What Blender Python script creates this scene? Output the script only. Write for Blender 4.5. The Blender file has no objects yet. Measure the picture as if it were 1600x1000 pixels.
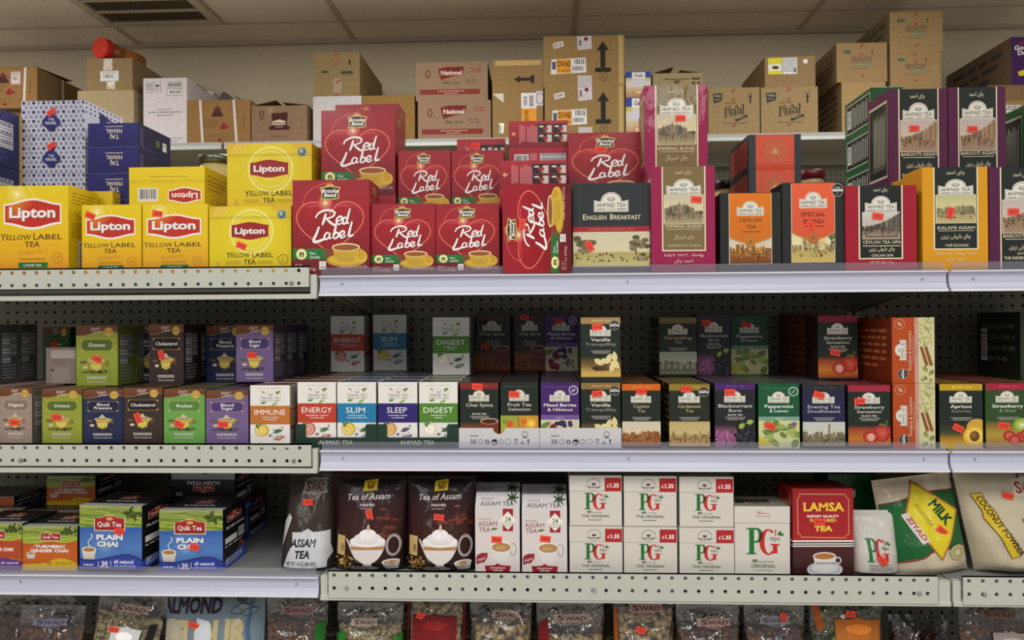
import bpy, bmesh, math, random
from mathutils import Matrix, Vector, noise
from mathutils.geometry import tessellate_polygon

# ------------------------------------------------------------------ camera, light, exposure
SC = bpy.context.scene
COL = SC.collection
ZC = 1.45                       # eye height above the shop floor
F = 1164.0
YAW, PITCH, ROLL = map(math.radians, (2.45, 0.25, -0.34))
cam_d = bpy.data.cameras.new('camera')
cam_d.sensor_width = 36.0
cam_d.lens = F / 1600 * 36.0
cam = bpy.data.objects.new('camera', cam_d)
COL.objects.link(cam)
CR = Matrix.Rotation(YAW, 3, 'Z') @ Matrix.Rotation(math.pi / 2 + PITCH, 3, 'X') @ Matrix.Rotation(ROLL, 3, 'Z')
cam.matrix_world = Matrix.Translation((0, 0, ZC)) @ CR.to_4x4()
cam_d.clip_start = 0.01
SC.camera = cam
SC.view_settings.view_transform = 'Standard'
SC.view_settings.look = 'None'
SC.view_settings.gamma = 1.0
SC.view_settings.use_curve_mapping = False
SC.view_settings.exposure = 0.0
w_ = bpy.data.worlds.new('shop_ambient')
SC.world = w_
w_.use_nodes = True
w_.node_tree.nodes['Background'].inputs[0].default_value = (1.0, 0.985, 0.97, 1)
w_.node_tree.nodes['Background'].inputs[1].default_value = 0.36

def area(name, loc, sx, sy, power, col=(1, 0.985, 0.97), rot=(0, 0, 0)):
    l = bpy.data.lights.new(name, 'AREA')
    l.shape = 'RECTANGLE'
    l.size, l.size_y, l.energy, l.color = sx, sy, power, col
    o = bpy.data.objects.new(name, l)
    o.location, o.rotation_euler = loc, rot
    COL.objects.link(o)
    return o
CEIL = ZC + 1.58
for lx in (-1.64, -0.42, 0.8, 2.0):                       # ceiling troffers over the aisle the photographer stands in
    area('aisle_lamp', (lx, -0.45, CEIL - 0.02), 0.6, 1.2, 20.5)
for lx in (-1.64, 0.8):                                   # the next row of troffers, farther up the shop
    area('shop_lamp', (lx, -2.1, CEIL - 0.02), 0.6, 1.2, 23)
for lx in (-2.6, -0.6, 1.4):                              # added fill over the aisle behind the gondola, brightening wall and boxes
    area('far_aisle_fill', (lx, 2.45, CEIL - 0.02), 0.6, 0.6, 25, (1, 0.95, 0.86))

# ------------------------------------------------------------------ measuring helpers
def ray(u, v):
    return CR @ Vector(((u - 800) / F, -(v - 500) / F, -1))
def at(u, v, Y):                # the point of the vertical plane at depth Y seen at (u, v); z relative to the eye
    d = ray(u, v)
    return d * (Y / d.y)

# ------------------------------------------------------------------ materials
def lin(c):
    return tuple(((x / 255) / 12.92 if x <= 10.3 else (((x / 255) + 0.055) / 1.055) ** 2.4) for x in c)
MATS = {}
def base_mat(name, rough=0.5, metal=0.0):
    m = bpy.data.materials.new(name)
    m.use_nodes = True
    b = m.node_tree.nodes['Principled BSDF']
    b.inputs['Roughness'].default_value = rough
    b.inputs['Metallic'].default_value = metal
    MATS[name] = m
    return m, m.node_tree, b
def node(nt, t, **kw):
    n = nt.nodes.new(t)
    for k, v in kw.items():
        setattr(n, k, v)
    return n
def print_mat(name, rough, coat=0.0, bump=0.0, scale=40.0, fleck=0.0, coat_rough=0.12, stretch=(1, 1, 1), spec=0.4):
    """printed board: the ink colour is the mesh's own attribute, the rest is procedural"""
    m, nt, b = base_mat(name, rough)
    b.inputs['Specular IOR Level'].default_value = spec
    a = node(nt, 'ShaderNodeAttribute', attribute_name='ink')
    tc = node(nt, 'ShaderNodeTexCoord')
    if fleck:
        n1 = node(nt, 'ShaderNodeTexNoise')
        n1.inputs['Scale'].default_value = 60
        n1.inputs['Detail'].default_value = 6
        nt.links.new(tc.outputs['Object'], n1.inputs['Vector'])
        mr = node(nt, 'ShaderNodeMapRange')
        mr.inputs[1].default_value, mr.inputs[2].default_value = 0.3, 0.7
        mr.inputs[3].default_value, mr.inputs[4].default_value = 1 - fleck, 1 + fleck
        nt.links.new(n1.outputs['Fac'], mr.inputs[0])
        mx = node(nt, 'ShaderNodeMix', data_type='RGBA', blend_type='MULTIPLY')
        mx.inputs[0].default_value = 1
        nt.links.new(a.outputs['Color'], mx.inputs[6])
        nt.links.new(mr.outputs[0], mx.inputs[7])
        nt.links.new(mx.outputs[2], b.inputs['Base Color'])
    else:
        nt.links.new(a.outputs['Color'], b.inputs['Base Color'])
    b.inputs['Coat Weight'].default_value = coat
    b.inputs['Coat Roughness'].default_value = coat_rough
    if bump:
        mp = node(nt, 'ShaderNodeMapping')
        mp.inputs['Scale'].default_value = stretch
        mp.inputs['Rotation'].default_value = (0.2, 0.5, 0.1)
        n2 = node(nt, 'ShaderNodeTexNoise')
        n2.inputs['Scale'].default_value = scale
        n2.inputs['Detail'].default_value = 3
        n2.inputs['Distortion'].default_value = 0.6
        nt.links.new(tc.outputs['Object'], mp.inputs['Vector'])
        nt.links.new(mp.outputs[0], n2.inputs['Vector'])
        bp = node(nt, 'ShaderNodeBump')
        bp.inputs['Strength'].default_value = bump
        bp.inputs['Distance'].default_value = 0.004
        nt.links.new(n2.outputs['Fac'], bp.inputs['Height'])
        nt.links.new(bp.outputs[0], b.inputs['Coat Normal' if coat else 'Normal'])
    return m
print_mat('printed_card', 0.45, 0.15, 0.15, 12)
print_mat('shrink_wrapped_card', 0.55, 0.3, 0.6, 30, 0, 0.08, (1, 1, 0.35), 0.24)
print_mat('corrugated_board', 0.85, 0, 0.12, 90, 0.09)
print_mat('pouch_film', 0.55, 0.25, 0.5, 30, 0, 0.12, (1, 1, 1), 0.15)
print_mat('paper_sticker', 0.6)

def plain(name, col, rough=0.5, metal=0.0, bump=0.0, scale=60.0, vary=0.0):
    m, nt, b = base_mat(name, rough, metal)
    b.inputs['Base Color'].default_value = (*lin(col), 1)
    if bump or vary:
        tc = node(nt, 'ShaderNodeTexCoord')
        n2 = node(nt, 'ShaderNodeTexNoise')
        n2.inputs['Scale'].default_value = scale
        n2.inputs['Detail'].default_value = 5
        nt.links.new(tc.outputs['Object'], n2.inputs['Vector'])
        if bump:
            bp = node(nt, 'ShaderNodeBump')
            bp.inputs['Strength'].default_value = bump
            bp.inputs['Distance'].default_value = 0.003
            nt.links.new(n2.outputs['Fac'], bp.inputs['Height'])
            nt.links.new(bp.outputs[0], b.inputs['Normal'])
        if vary:
            cr = node(nt, 'ShaderNodeValToRGB')
            cr.color_ramp.elements[0].position, cr.color_ramp.elements[1].position = 0.3, 0.7
            cr.color_ramp.elements[0].color = (*[x * (1 - vary) for x in lin(col)], 1)
            cr.color_ramp.elements[1].color = (*[min(1, x * (1 + vary)) for x in lin(col)], 1)
            nt.links.new(n2.outputs['Fac'], cr.inputs[0])
            nt.links.new(cr.outputs[0], b.inputs['Base Color'])
    return m
plain('ceiling_tile', (238, 226, 206), 0.95, 0, 0.5, 55, 0.05)
plain('painted_wall', (214, 204, 178), 0.9, 0, 0.08, 30, 0.03)
plain('floor_vinyl', (206, 200, 190), 0.4, 0, 0, 4, 0.08)
plain('shelf_enamel', (190, 193, 184), 0.45, 0, 0.03, 20, 0.02)
plain('gondola_enamel', (150, 145, 130), 0.5)
plain('ticket_rail_plastic', (188, 191, 212), 0.3)
plain('rail_trim_white', (226, 228, 236), 0.25)
plain('far_rail', (176, 180, 180), 0.4)
plain('ceiling_bar', (186, 174, 154), 0.6)
plain('vent_metal', (196, 184, 160), 0.6)
plain('hole_shade', (34, 30, 24), 0.8)  # dark colour standing for the shade inside the peg holes
plain('deck_enamel', (132, 135, 134), 0.45, 0, 0.03, 20, 0.02)
plain('vent_shadow', (120, 110, 88), 0.8)
plain('screw_steel', (180, 180, 180), 0.25, 1.0)
plain('strap_white', (205, 196, 190), 0.5)
plain('black_slot', (12, 12, 11), 0.8)

def pegboard_mat(name, col, pitch=0.0254, r=0.0036):
    m, nt, b = base_mat(name, 0.55)
    b.inputs['Base Color'].default_value = (*lin(col), 1)
    tc = node(nt, 'ShaderNodeTexCoord')
    sp = node(nt, 'ShaderNodeSeparateXYZ')
    nt.links.new(tc.outputs['Object'], sp.inputs[0])
    sq = []
    for ax in (0, 2):
        d = node(nt, 'ShaderNodeMath', operation='DIVIDE'); d.inputs[1].default_value = pitch
        f = node(nt, 'ShaderNodeMath', operation='FRACT')
        s = node(nt, 'ShaderNodeMath', operation='SUBTRACT'); s.inputs[1].default_value = 0.5
        p = node(nt, 'ShaderNodeMath', operation='POWER'); p.inputs[1].default_value = 2
        ab = node(nt, 'ShaderNodeMath', operation='ABSOLUTE')
        nt.links.new(sp.outputs[ax], d.inputs[0]); nt.links.new(d.outputs[0], f.inputs[0])
        nt.links.new(f.outputs[0], s.inputs[0]); nt.links.new(s.outputs[0], ab.inputs[0]); nt.links.new(ab.outputs[0], p.inputs[0])
        sq.append(p)
    ad = node(nt, 'ShaderNodeMath', operation='ADD')
    nt.links.new(sq[0].outputs[0], ad.inputs[0]); nt.links.new(sq[1].outputs[0], ad.inputs[1])
    lt = node(nt, 'ShaderNodeMath', operation='LESS_THAN'); lt.inputs[1].default_value = (r / pitch) ** 2
    nt.links.new(ad.outputs[0], lt.inputs[0])
    tr = node(nt, 'ShaderNodeBsdfTransparent')
    mx = node(nt, 'ShaderNodeMixShader')
    nt.links.new(lt.outputs[0], mx.inputs[0]); nt.links.new(b.outputs[0], mx.inputs[1]); nt.links.new(tr.outputs[0], mx.inputs[2])
    nt.links.new(mx.outputs[0], nt.nodes['Material Output'].inputs[0])
    return m
pegboard_mat('pegboard', (132, 126, 110))

def clear_mat(name, tint, glossy, rough=0.08):
    m, nt, b = base_mat(name)
    nt.nodes.remove(b)
    tr = node(nt, 'ShaderNodeBsdfTransparent'); tr.inputs[0].default_value = (*tint, 1)
    gl = node(nt, 'ShaderNodeBsdfGlossy'); gl.inputs['Roughness'].default_value = rough
    df = node(nt, 'ShaderNodeBsdfDiffuse'); df.inputs[0].default_value = (0.7, 0.7, 0.8, 1)
    m1 = node(nt, 'ShaderNodeMixShader'); m1.inputs[0].default_value = 0.5
    m2 = node(nt, 'ShaderNodeMixShader'); m2.inputs[0].default_value = glossy
    nt.links.new(gl.outputs[0], m1.inputs[1]); nt.links.new(df.outputs[0], m1.inputs[2])
    nt.links.new(tr.outputs[0], m2.inputs[1]); nt.links.new(m1.outputs[0], m2.inputs[2])
    nt.links.new(m2.outputs[0], nt.nodes['Material Output'].inputs[0])
    return m
clear_mat('clear_plastic', (0.92, 0.92, 0.97), 0.14)
def film_mat():
    m, nt, b = base_mat('clear_bag_film')
    nt.nodes.remove(b)
    tc = node(nt, 'ShaderNodeTexCoord')
    n2 = node(nt, 'ShaderNodeTexNoise'); n2.inputs['Scale'].default_value = 28; n2.inputs['Detail'].default_value = 2; n2.inputs['Distortion'].default_value = 1.2
    nt.links.new(tc.outputs['Object'], n2.inputs['Vector'])
    bp = node(nt, 'ShaderNodeBump'); bp.inputs['Strength'].default_value = 1.0; bp.inputs['Distance'].default_value = 0.007
    nt.links.new(n2.outputs['Fac'], bp.inputs['Height'])
    tr = node(nt, 'ShaderNodeBsdfTransparent'); tr.inputs[0].default_value = (0.88, 0.87, 0.85, 1)
    gl = node(nt, 'ShaderNodeBsdfGlossy'); gl.inputs['Roughness'].default_value = 0.1
    nt.links.new(bp.outputs[0], gl.inputs['Normal'])
    m2 = node(nt, 'ShaderNodeMixShader'); m2.inputs[0].default_value = 0.12
    nt.links.new(tr.outputs[0], m2.inputs[1]); nt.links.new(gl.outputs[0], m2.inputs[2])
    nt.links.new(m2.outputs[0], nt.nodes['Material Output'].inputs[0])
film_mat()
def nut_mat(name, c1, c2, dark, scale):
    m, nt, b = base_mat(name, 0.55)
    tc = node(nt, 'ShaderNodeTexCoord')
    nz = node(nt, 'ShaderNodeTexNoise'); nz.inputs['Scale'].default_value = 40
    nt.links.new(tc.outputs['Object'], nz.inputs['Vector'])
    vm = node(nt, 'ShaderNodeVectorMath', operation='MULTIPLY_ADD')
    vm.inputs[1].default_value = (0.012, 0.012, 0.012)
    nt.links.new(nz.outputs['Color'], vm.inputs[0]); nt.links.new(tc.outputs['Object'], vm.inputs[2])
    v = node(nt, 'ShaderNodeTexVoronoi'); v.inputs['Scale'].default_value = scale
    nt.links.new(vm.outputs[0], v.inputs['Vector'])
    cr = node(nt, 'ShaderNodeValToRGB')
    e = cr.color_ramp.elements
    e[0].position, e[0].color = 0.15, (*lin(c1), 1)
    e[1].position, e[1].color = 0.72, (*lin(dark), 1)
    k = e.new(0.45); k.color = (*lin(c2), 1)
    nt.links.new(v.outputs['Distance'], cr.inputs[0])
    nt.links.new(cr.outputs[0], b.inputs['Base Color'])
    bp = node(nt, 'ShaderNodeBump', invert=True); bp.inputs['Strength'].default_value = 1; bp.inputs['Distance'].default_value = 0.008
    nt.links.new(v.outputs['Distance'], bp.inputs['Height']); nt.links.new(bp.outputs[0], b.inputs['Normal'])
nut_mat('cashew_fill', (205, 186, 140), (170, 145, 95), (60, 45, 25), 85)
nut_mat('cardamom_fill', (120, 125, 60), (85, 90, 40), (25, 26, 12), 80)
nut_mat('brown_nut_fill', (140, 90, 50), (95, 55, 30), (25, 14, 8), 95)
nut_mat('shredded_fill', (200, 190, 140), (170, 155, 100), (80, 70, 35), 110)

# ------------------------------------------------------------------ object helpers
def tag(o, label=None, cat=None, group=None, kind=None):
    for k, v in (('label', label), ('category', cat), ('group', group), ('kind', kind)):
        if v:
            o[k] = v
    return o
def mesh_obj(name, me, parent=None, loc=(0, 0, 0)):
    o = bpy.data.objects.new(name, me)
    o.location = loc
    o.parent = parent
    COL.objects.link(o)
    return o
def empty(name, loc, rz=0.0):
    o = bpy.data.objects.new(name, None)
    o.empty_display_size = 0.02
    o.location = loc
    o.rotation_euler = (0, 0, rz)
    COL.objects.link(o)
    return o
class MB:
    """collects plain solids into ONE mesh"""
    def __init__(s):
        s.v, s.f = [], []
    def add(s, vs, fs):
        n = len(s.v)
        s.v += [tuple(p) for p in vs]
        s.f += [tuple(i + n for i in f) for f in fs]
    def box(s, x0, x1, y0, y1, z0, z1):
        s.add([(x0, y0, z0), (x1, y0, z0), (x1, y1, z0), (x0, y1, z0), (x0, y0, z1), (x1, y0, z1), (x1, y1, z1), (x0, y1, z1)],
              [(0, 3, 2, 1), (4, 5, 6, 7), (0, 1, 5, 4), (1, 2, 6, 5), (2, 3, 7, 6), (3, 0, 4, 7)])
    def extrude_x(s, prof, x0, x1):       # profile of (y, z) points, counter-clockwise seen from +X
        n = len(prof)
        s.add([(x0, y, z) for y, z in prof] + [(x1, y, z) for y, z in prof],
              [tuple(range(n))[::-1], tuple(range(n, 2 * n))] + [(i, (i + 1) % n, n + (i + 1) % n, n + i) for i in range(n)])
    def cyl(s, c, r, h, axis='z', n=16, r2=None):
        r2 = r if r2 is None else r2
        pt = {'z': lambda a, q, k: (c[0] + q * math.cos(a), c[1] + q * math.sin(a), c[2] + k), 'y': lambda a, q, k: (c[0] + q * math.cos(a), c[1] + k, c[2] + q * math.sin(a)),
              'x': lambda a, q, k: (c[0] + k, c[1] + q * math.cos(a), c[2] + q * math.sin(a))}[axis]
        A = [2 * math.pi * i / n for i in range(n)]
        s.add([pt(a, r, 0) for a in A] + [pt(a, r2, h) for a in A], [tuple(range(n))[::-1], tuple(range(n, 2 * n))] + [(i, (i + 1) % n, n + (i + 1) % n, n + i) for i in range(n)])
    def lathe(s, prof, n=28, c=(0, 0, 0)):
        m = len(prof)
        vs = [(c[0] + r * math.cos(2 * math.pi * i / n), c[1] + r * math.sin(2 * math.pi * i / n), c[2] + z) for r, z in prof for i in range(n)]
        s.add(vs, [(j * n + i, j * n + (i + 1) % n, (j + 1) * n + (i + 1) % n, (j + 1) * n + i) for j in range(m - 1) for i in range(n)])
    def mesh(s, name, mat, smooth=False):
        me = bpy.data.meshes.new(name)
        me.from_pydata(s.v, [], s.f)
        if mat:
            me.materials.append(MATS[mat])
        bm = bmesh.new(); bm.from_mesh(me)
        bmesh.ops.recalc_face_normals(bm, faces=bm.faces)
        bm.to_mesh(me); bm.free()
        if smooth:
            me.polygons.foreach_set('use_smooth', [True] * len(me.polygons))
        return me
    def build(s, name, mat, parent=None, loc=(0, 0, 0), smooth=False):
        return mesh_obj(name, s.mesh(name, mat, smooth), parent, loc)

# ------------------------------------------------------------------ the shop itself
b = MB(); b.box(-6, 6, -4, 6, -0.05, 0); tag(b.build('floor', 'floor_vinyl'), kind='structure')
b = MB(); b.box(-6, 6, -2.5, 4.2, CEIL, CEIL + 0.03); tag(b.build('ceiling', 'ceiling_tile'), kind='structure')
b = MB(); b.box(-6, 6, 4.10, 4.2, 0, CEIL); tag(b.build('wall_back', 'painted_wall'), kind='structure')
GRID_X = [-2.256 + 1.2135 * k for k in range(-2, 6)]
b = MB()
for gx in GRID_X:
    b.box(gx - 0.012, gx + 0.012, -2.5, 4.10, CEIL - 0.006, CEIL)
for k in range(0, 9):
    gy = 3.825 - 0.61 * k
    b.box(-6, 6, gy - 0.005, gy + 0.005, CEIL - 0.0065, CEIL)
b.box(-6, 6, 4.075, 4.10, CEIL - 0.02, CEIL)
tag(b.build('trim_1', 'ceiling_bar'), kind='structure')
# air vent set into one tile of the ceiling
vx0, vx1, vy0, vy1 = -2.262, -1.655, 3.19, 3.79
vent = tag(empty('ceiling_vent', ((vx0 + vx1) / 2, (vy0 + vy1) / 2, CEIL - 0.006)), 'square metal air vent with fine louvres set in the tiled ceiling', 'vent')
b = MB()
hw, hd = (vx1 - vx0) / 2, (vy1 - vy0) / 2
for x0, x1, y0, y1 in ((-hw, hw, -hd, -hd + 0.045), (-hw, hw, hd - 0.045, hd), (-hw, -hw + 0.045, -hd + 0.045, hd - 0.045), (hw - 0.045, hw, -hd + 0.045, hd - 0.045)):
    b.box(x0, x1, y0, y1, -0.018, 0)
for k in (1, 2, 3):
    yy = hd - 0.045 - k * 0.13
    b.box(-hw + 0.045, hw - 0.045, yy - 0.006, yy + 0.006, -0.017, -0.004)
b.build('vent_frame', 'vent_metal', vent)
b = MB(); b.box(-hw + 0.01, hw - 0.01, -hd + 0.01, hd - 0.01, -0.002, 0.002); b.build('vent_backing', 'vent_shadow', vent)
b = MB()
for k in range(34):
    x = -hw + 0.05 + k * (2 * hw - 0.1) / 33
    b.add([(x, -hd + 0.04, -0.003), (x + 0.008, -hd + 0.04, -0.013), (x + 0.008, hd - 0.04, -0.013), (x, hd - 0.04, -0.003)], [(0, 1, 2, 3)])
b.build('louvre_blades', 'vent_metal', vent)

# ------------------------------------------------------------------ the gondola in front
LIP, BACK = 1.457, 1.90
DECK = {'top': 0.098, 'middle': -0.247, 'bottom': -0.497, 'lowest': -0.80}
BAYX = {'west': (-1.667, -0.449), 'centre': (-0.444, 0.771), 'east': (0.776, 1.99)}
def rail(parent, x0, x1, z):
    b = MB()                                 # concave ticket moulding
    pr = [(0.012, z - 0.002), (0.0, z - 0.002), (0.0, z - 0.005), (0.004, z - 0.008), (0.0055, z - 0.014), (0.0045, z - 0.026), (0.001, z - 0.034), (-0.001, z - 0.037), (-0.001, z - 0.042), (0.012, z - 0.042)]
    b.extrude_x([(y + LIP, q) for y, q in pr], x0, x1)
    r = b.build('ticket_rail', 'ticket_rail_plastic', parent)
    b = MB(); b.box(x0, x1, LIP - 0.003, LIP - 0.0005, z - 0.0045, z - 0.002); b.box(x0, x1, LIP - 0.0035, LIP - 0.001, z - 0.042, z - 0.0375)
    b.build('rail_bead', 'rail_trim_white', r)
    b = MB(); b.box(x0 + 0.004, x1 - 0.004, LIP + 0.001, LIP + 0.0025, z - 0.002, z + 0.0145)
    b.build('clear_flange', 'clear_plastic', parent)
    for sx in (x0 + 0.045, (x0 + x1) / 2, x1 - 0.045):
        b = MB(); b.cyl((sx, LIP + 0.0055, z - 0.018), 0.0018, -0.003, 'y', 8); b.build('rail_rivet', 'gondola_enamel', r)
def fence(parent, x0, x1, z0, z1, rows, off, screws):
    """perforated strip: each cell is a square ring round a twelve-sided hole"""
    p, r, n = 0.0254, 0.0037, 12
    ca = math.atan2(0.009, p / 2)
    angs = sorted([ca, math.pi - ca, math.pi + ca, -ca] + [math.radians(q) for q in (0, 65, 90, 115, 180, 245, 270, 295)], key=lambda t: t % (2 * math.pi))
    b = MB()
    ys = (LIP - 0.004, LIP - 0.001)
    cells, x = [], x0 + off
    while x + p / 2 < x1 - 0.002:
        cells.append(x); x += p
    edges = sorted(rows)
    for y in ys:
        zprev = z0
        for zr in edges:
            lo, hi = zr - 0.009, zr + 0.009
            b.add([(x0, y, zprev), (x1, y, zprev), (x1, y, lo), (x0, y, lo)], [(0, 1, 2, 3)])
            zprev = hi
            b.add([(x0, y, lo), (cells[0] - p / 2, y, lo), (cells[0] - p / 2, y, hi), (x0, y, hi)], [(0, 1, 2, 3)])
            b.add([(cells[-1] + p / 2, y, lo), (x1, y, lo), (x1, y, hi), (cells[-1] + p / 2, y, hi)], [(0, 1, 2, 3)])
            for cx in cells:
                ring, sq = [], []
                for k in range(n):
                    c, s = math.cos(angs[k]), math.sin(angs[k])
                    ring.append((cx + r * c, y, zr + r * s))
                    q = 1 / max(abs(c) / (p / 2), abs(s) / 0.009)
                    sq.append((cx + q * c, y, zr + q * s))
                b.add(ring + sq, [(k, (k + 1) % n, n + (k + 1) % n, n + k) for k in range(n)])
        b.add([(x0, y, zprev), (x1, y, zprev), (x1, y, z1), (x0, y, z1)], [(0, 1, 2, 3)])
    b.box(x0, x1, ys[0], ys[1], z1 - 0.0006, z1); b.box(x0, x1, ys[0], ys[1], z0, z0 + 0.0006)
    b.box(x0, x0 + 0.0006, ys[0], ys[1], z0, z1); b.box(x1 - 0.0006, x1, ys[0], ys[1], z0, z1)
    me = bpy.data.meshes.new('perforated_fence'); me.from_pydata(b.v, [], b.f); me.materials.append(MATS['shelf_enamel'])
    fo = mesh_obj('perforated_fence', me, parent)
    for sx in screws:
        s = MB(); s.cyl((sx, LIP - 0.004, rows[0]), 0.0042, -0.002, 'y', 12); s.cyl((sx, LIP - 0.006, rows[0]), 0.0022, -0.0015, 'y', 8)
        s.build('screw', 'screw_steel', fo)
def shelf(level, bay, front, label):
    x0, x1 = BAYX[bay]
    z = ZC + DECK[level]
    g = tag(empty('gondola_shelf', (0, 0, 0)), label, 'shelf')
    b = MB()
    b.extrude_x([(LIP + 0.012, z), (BACK - 0.004, z), (BACK - 0.004, z - 0.003), (LIP + 0.06, z - 0.003), (LIP + 0.06, z - 0.03), (LIP + 0.055, z - 0.03), (LIP + 0.055, z - 0.003), (LIP + 0.012, z - 0.003)][::-1], x0, x1)
    b.build('deck', 'deck_enamel', g)
    for sx in (x0 + 0.006, x1 - 0.01):
        b = MB(); b.extrude_x([(BACK - 0.004, z - 0.003), (BACK - 0.004, z - 0.075), (LIP + 0.1, z - 0.03), (LIP + 0.07, z - 0.028), (LIP + 0.07, z - 0.003)][::-1], sx, sx + 0.003)
        b.build('bracket', 'gondola_enamel', g)
    if front[0] == 'rail':
        rail(g, x0, x1, z)
    else:
        b = MB(); b.extrude_x([(LIP + 0.012, z - 0.0375), (LIP + 0.0, z - 0.0375), (LIP - 0.003, z - 0.04), (LIP - 0.003, z - 0.047), (LIP + 0.012, z - 0.047)], x0, x1)
        for ex0, ex1 in ((x0, front[1] - 0.001), (front[2] + 0.001, x1)):
            if ex1 - ex0 > 0.003:
                b.box(ex0, ex1, LIP, LIP + 0.012, z - 0.0375, z + 0.001)
        b.build('shelf_nose', 'shelf_enamel', g)
        _, fx0, fx1, zt, zb, off, screws = front
        fence(g, fx0, fx1, ZC + zb, ZC + zt, [ZC + zt - 0.033, ZC + zt - 0.0076] if zt - zb > 0.045 else [ZC + zt - 0.032, ZC + zt - 0.0066], off, screws)
    return g
shelf('top', 'west', ('fence', -1.66, -0.4625, 0.1135, 0.0735, 0.008, [-0.498]), 'grey perforated strip fronted shelf under the yellow tea boxes')
shelf('top', 'centre', ('rail',), 'pale ticket rail shelf under the red heart boxes and tall tea cartons')
shelf('top', 'east', ('rail',), 'pale ticket rail shelf end under the purple and yellow tall cartons')
shelf('middle', 'west', ('fence', -1.66, -0.460, -0.2375, -0.281, 0.008, [-1.05, -0.495]), 'grey perforated strip shelf under the teapot picture tea boxes')
shelf('middle', 'centre', ('rail',), 'pale ticket rail shelf under the white trays of fruit teas')
shelf('middle', 'east', ('rail',), 'pale ticket rail shelf end under the apricot and kiwi tea boxes')
shelf('bottom', 'west', ('rail',), 'pale ticket rail shelf under the blue plain chai boxes')
shelf('bottom', 'centre', ('fence', -0.428, 0.747, -0.4865, -0.540, 0.012, [-0.391, 0.094, 0.711]), 'grey perforated strip shelf under the white red cornered boxes and black tea pouches')
shelf('bottom', 'east', ('fence', 0.792, 1.98, -0.487, -0.541, 0.012, [0.832]), 'grey perforated strip shelf end under the coconut powder pouch')
shelf('lowest', 'west', ('rail',), 'low shelf carrying the almond flour and clear nut bags')
shelf('lowest', 'centre', ('rail',), 'low shelf carrying the row of clear cashew bags')
shelf('lowest', 'east', ('rail',), 'low shelf end carrying dark dried fruit bags')
for bay, lab in (('west', 'perforated back panel behind the teapot picture tea boxes'), ('centre', 'perforated back panel behind the fruit tea boxes'), ('east', 'perforated back panel behind the apricot tea boxes')):
    x0, x1 = BAYX[bay]
    g = tag(empty('pegboard_panel', (x0 + 0.018, BACK, 0)), lab, 'panel')
    b = MB(); b.box(0, x1 - x0 - 0.036, 0, 0.0015, 0.3, ZC + 0.16); b.build('perforated_sheet', 'pegboard', g)
    b = MB(); b.box(0, x1 - x0 - 0.036, 0.012, 0.02, 0.3, ZC + 0.16); b.build('hole_shade_sheet', 'hole_shade', g)  # added dark sheet, so the holes read as shaded hollow
for x, lab in ((-0.4465, 'slotted steel upright behind the white energy and slim tea boxes'), (0.7735, 'slotted steel upright behind the strawberry and rooibos tea boxes')):
    g = tag(empty('shelving_upright', (x, BACK, 0)), lab, 'upright')
    b = MB(); b.box(-0.018, -0.004, -0.004, 0.025, 0.0, ZC + 0.17); b.box(0.004, 0.018, -0.004, 0.025, 0.0, ZC + 0.17); b.build('post', 'gondola_enamel', g)
    b = MB(); b.box(-0.004, 0.004, 0.004, 0.02, 0.0, ZC + 0.17); b.build('slot_channel', 'black_slot', g)

# ------------------------------------------------------------------ the wall shelving beyond
FY, FB = 3.5, 3.86
FZ = ZC + 0.872
for x0, x1, lab in ((-3.4, -1.54, 'far wall shelf end under the white carton and strapped box'), (-1.525, 2.9, 'long far wall shelf under the corrugated shipping boxes')):
    g = tag(empty('wall_shelf', (x0, FY, FZ)), lab, 'shelf')
    L = x1 - x0
    b = MB(); b.box(0, L, 0.01, 0.56, -0.02, 0); b.build('deck', 'gondola_enamel', g)
    b = MB(); b.extrude_x([(0.012, 0.003), (0.0, 0.003), (0.004, -0.012), (-0.002, -0.03), (0.012, -0.03)], 0, L); b.build('ticket_rail', 'far_rail', g)
    b = MB(); b.box(0, L, 0.3, 0.315, -0.085, -0.02); b.build('under_rail', 'gondola_enamel', g)
g = tag(empty('pegboard_panel', (-3.4, FB, 0)), 'far wall pegboard below the shipping boxes', 'panel')
b = MB(); b.box(0, 6.3, 0, 0.0015, 0.0, FZ - 0.02); b.build('perforated_sheet', 'pegboard', g)
b = MB(); b.box(0, 6.3, 0.012, 0.02, 0.0, FZ - 0.02); b.build('hole_shade_sheet', 'hole_shade', g)  # same added dark sheet, giving the far holes their shade

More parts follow.
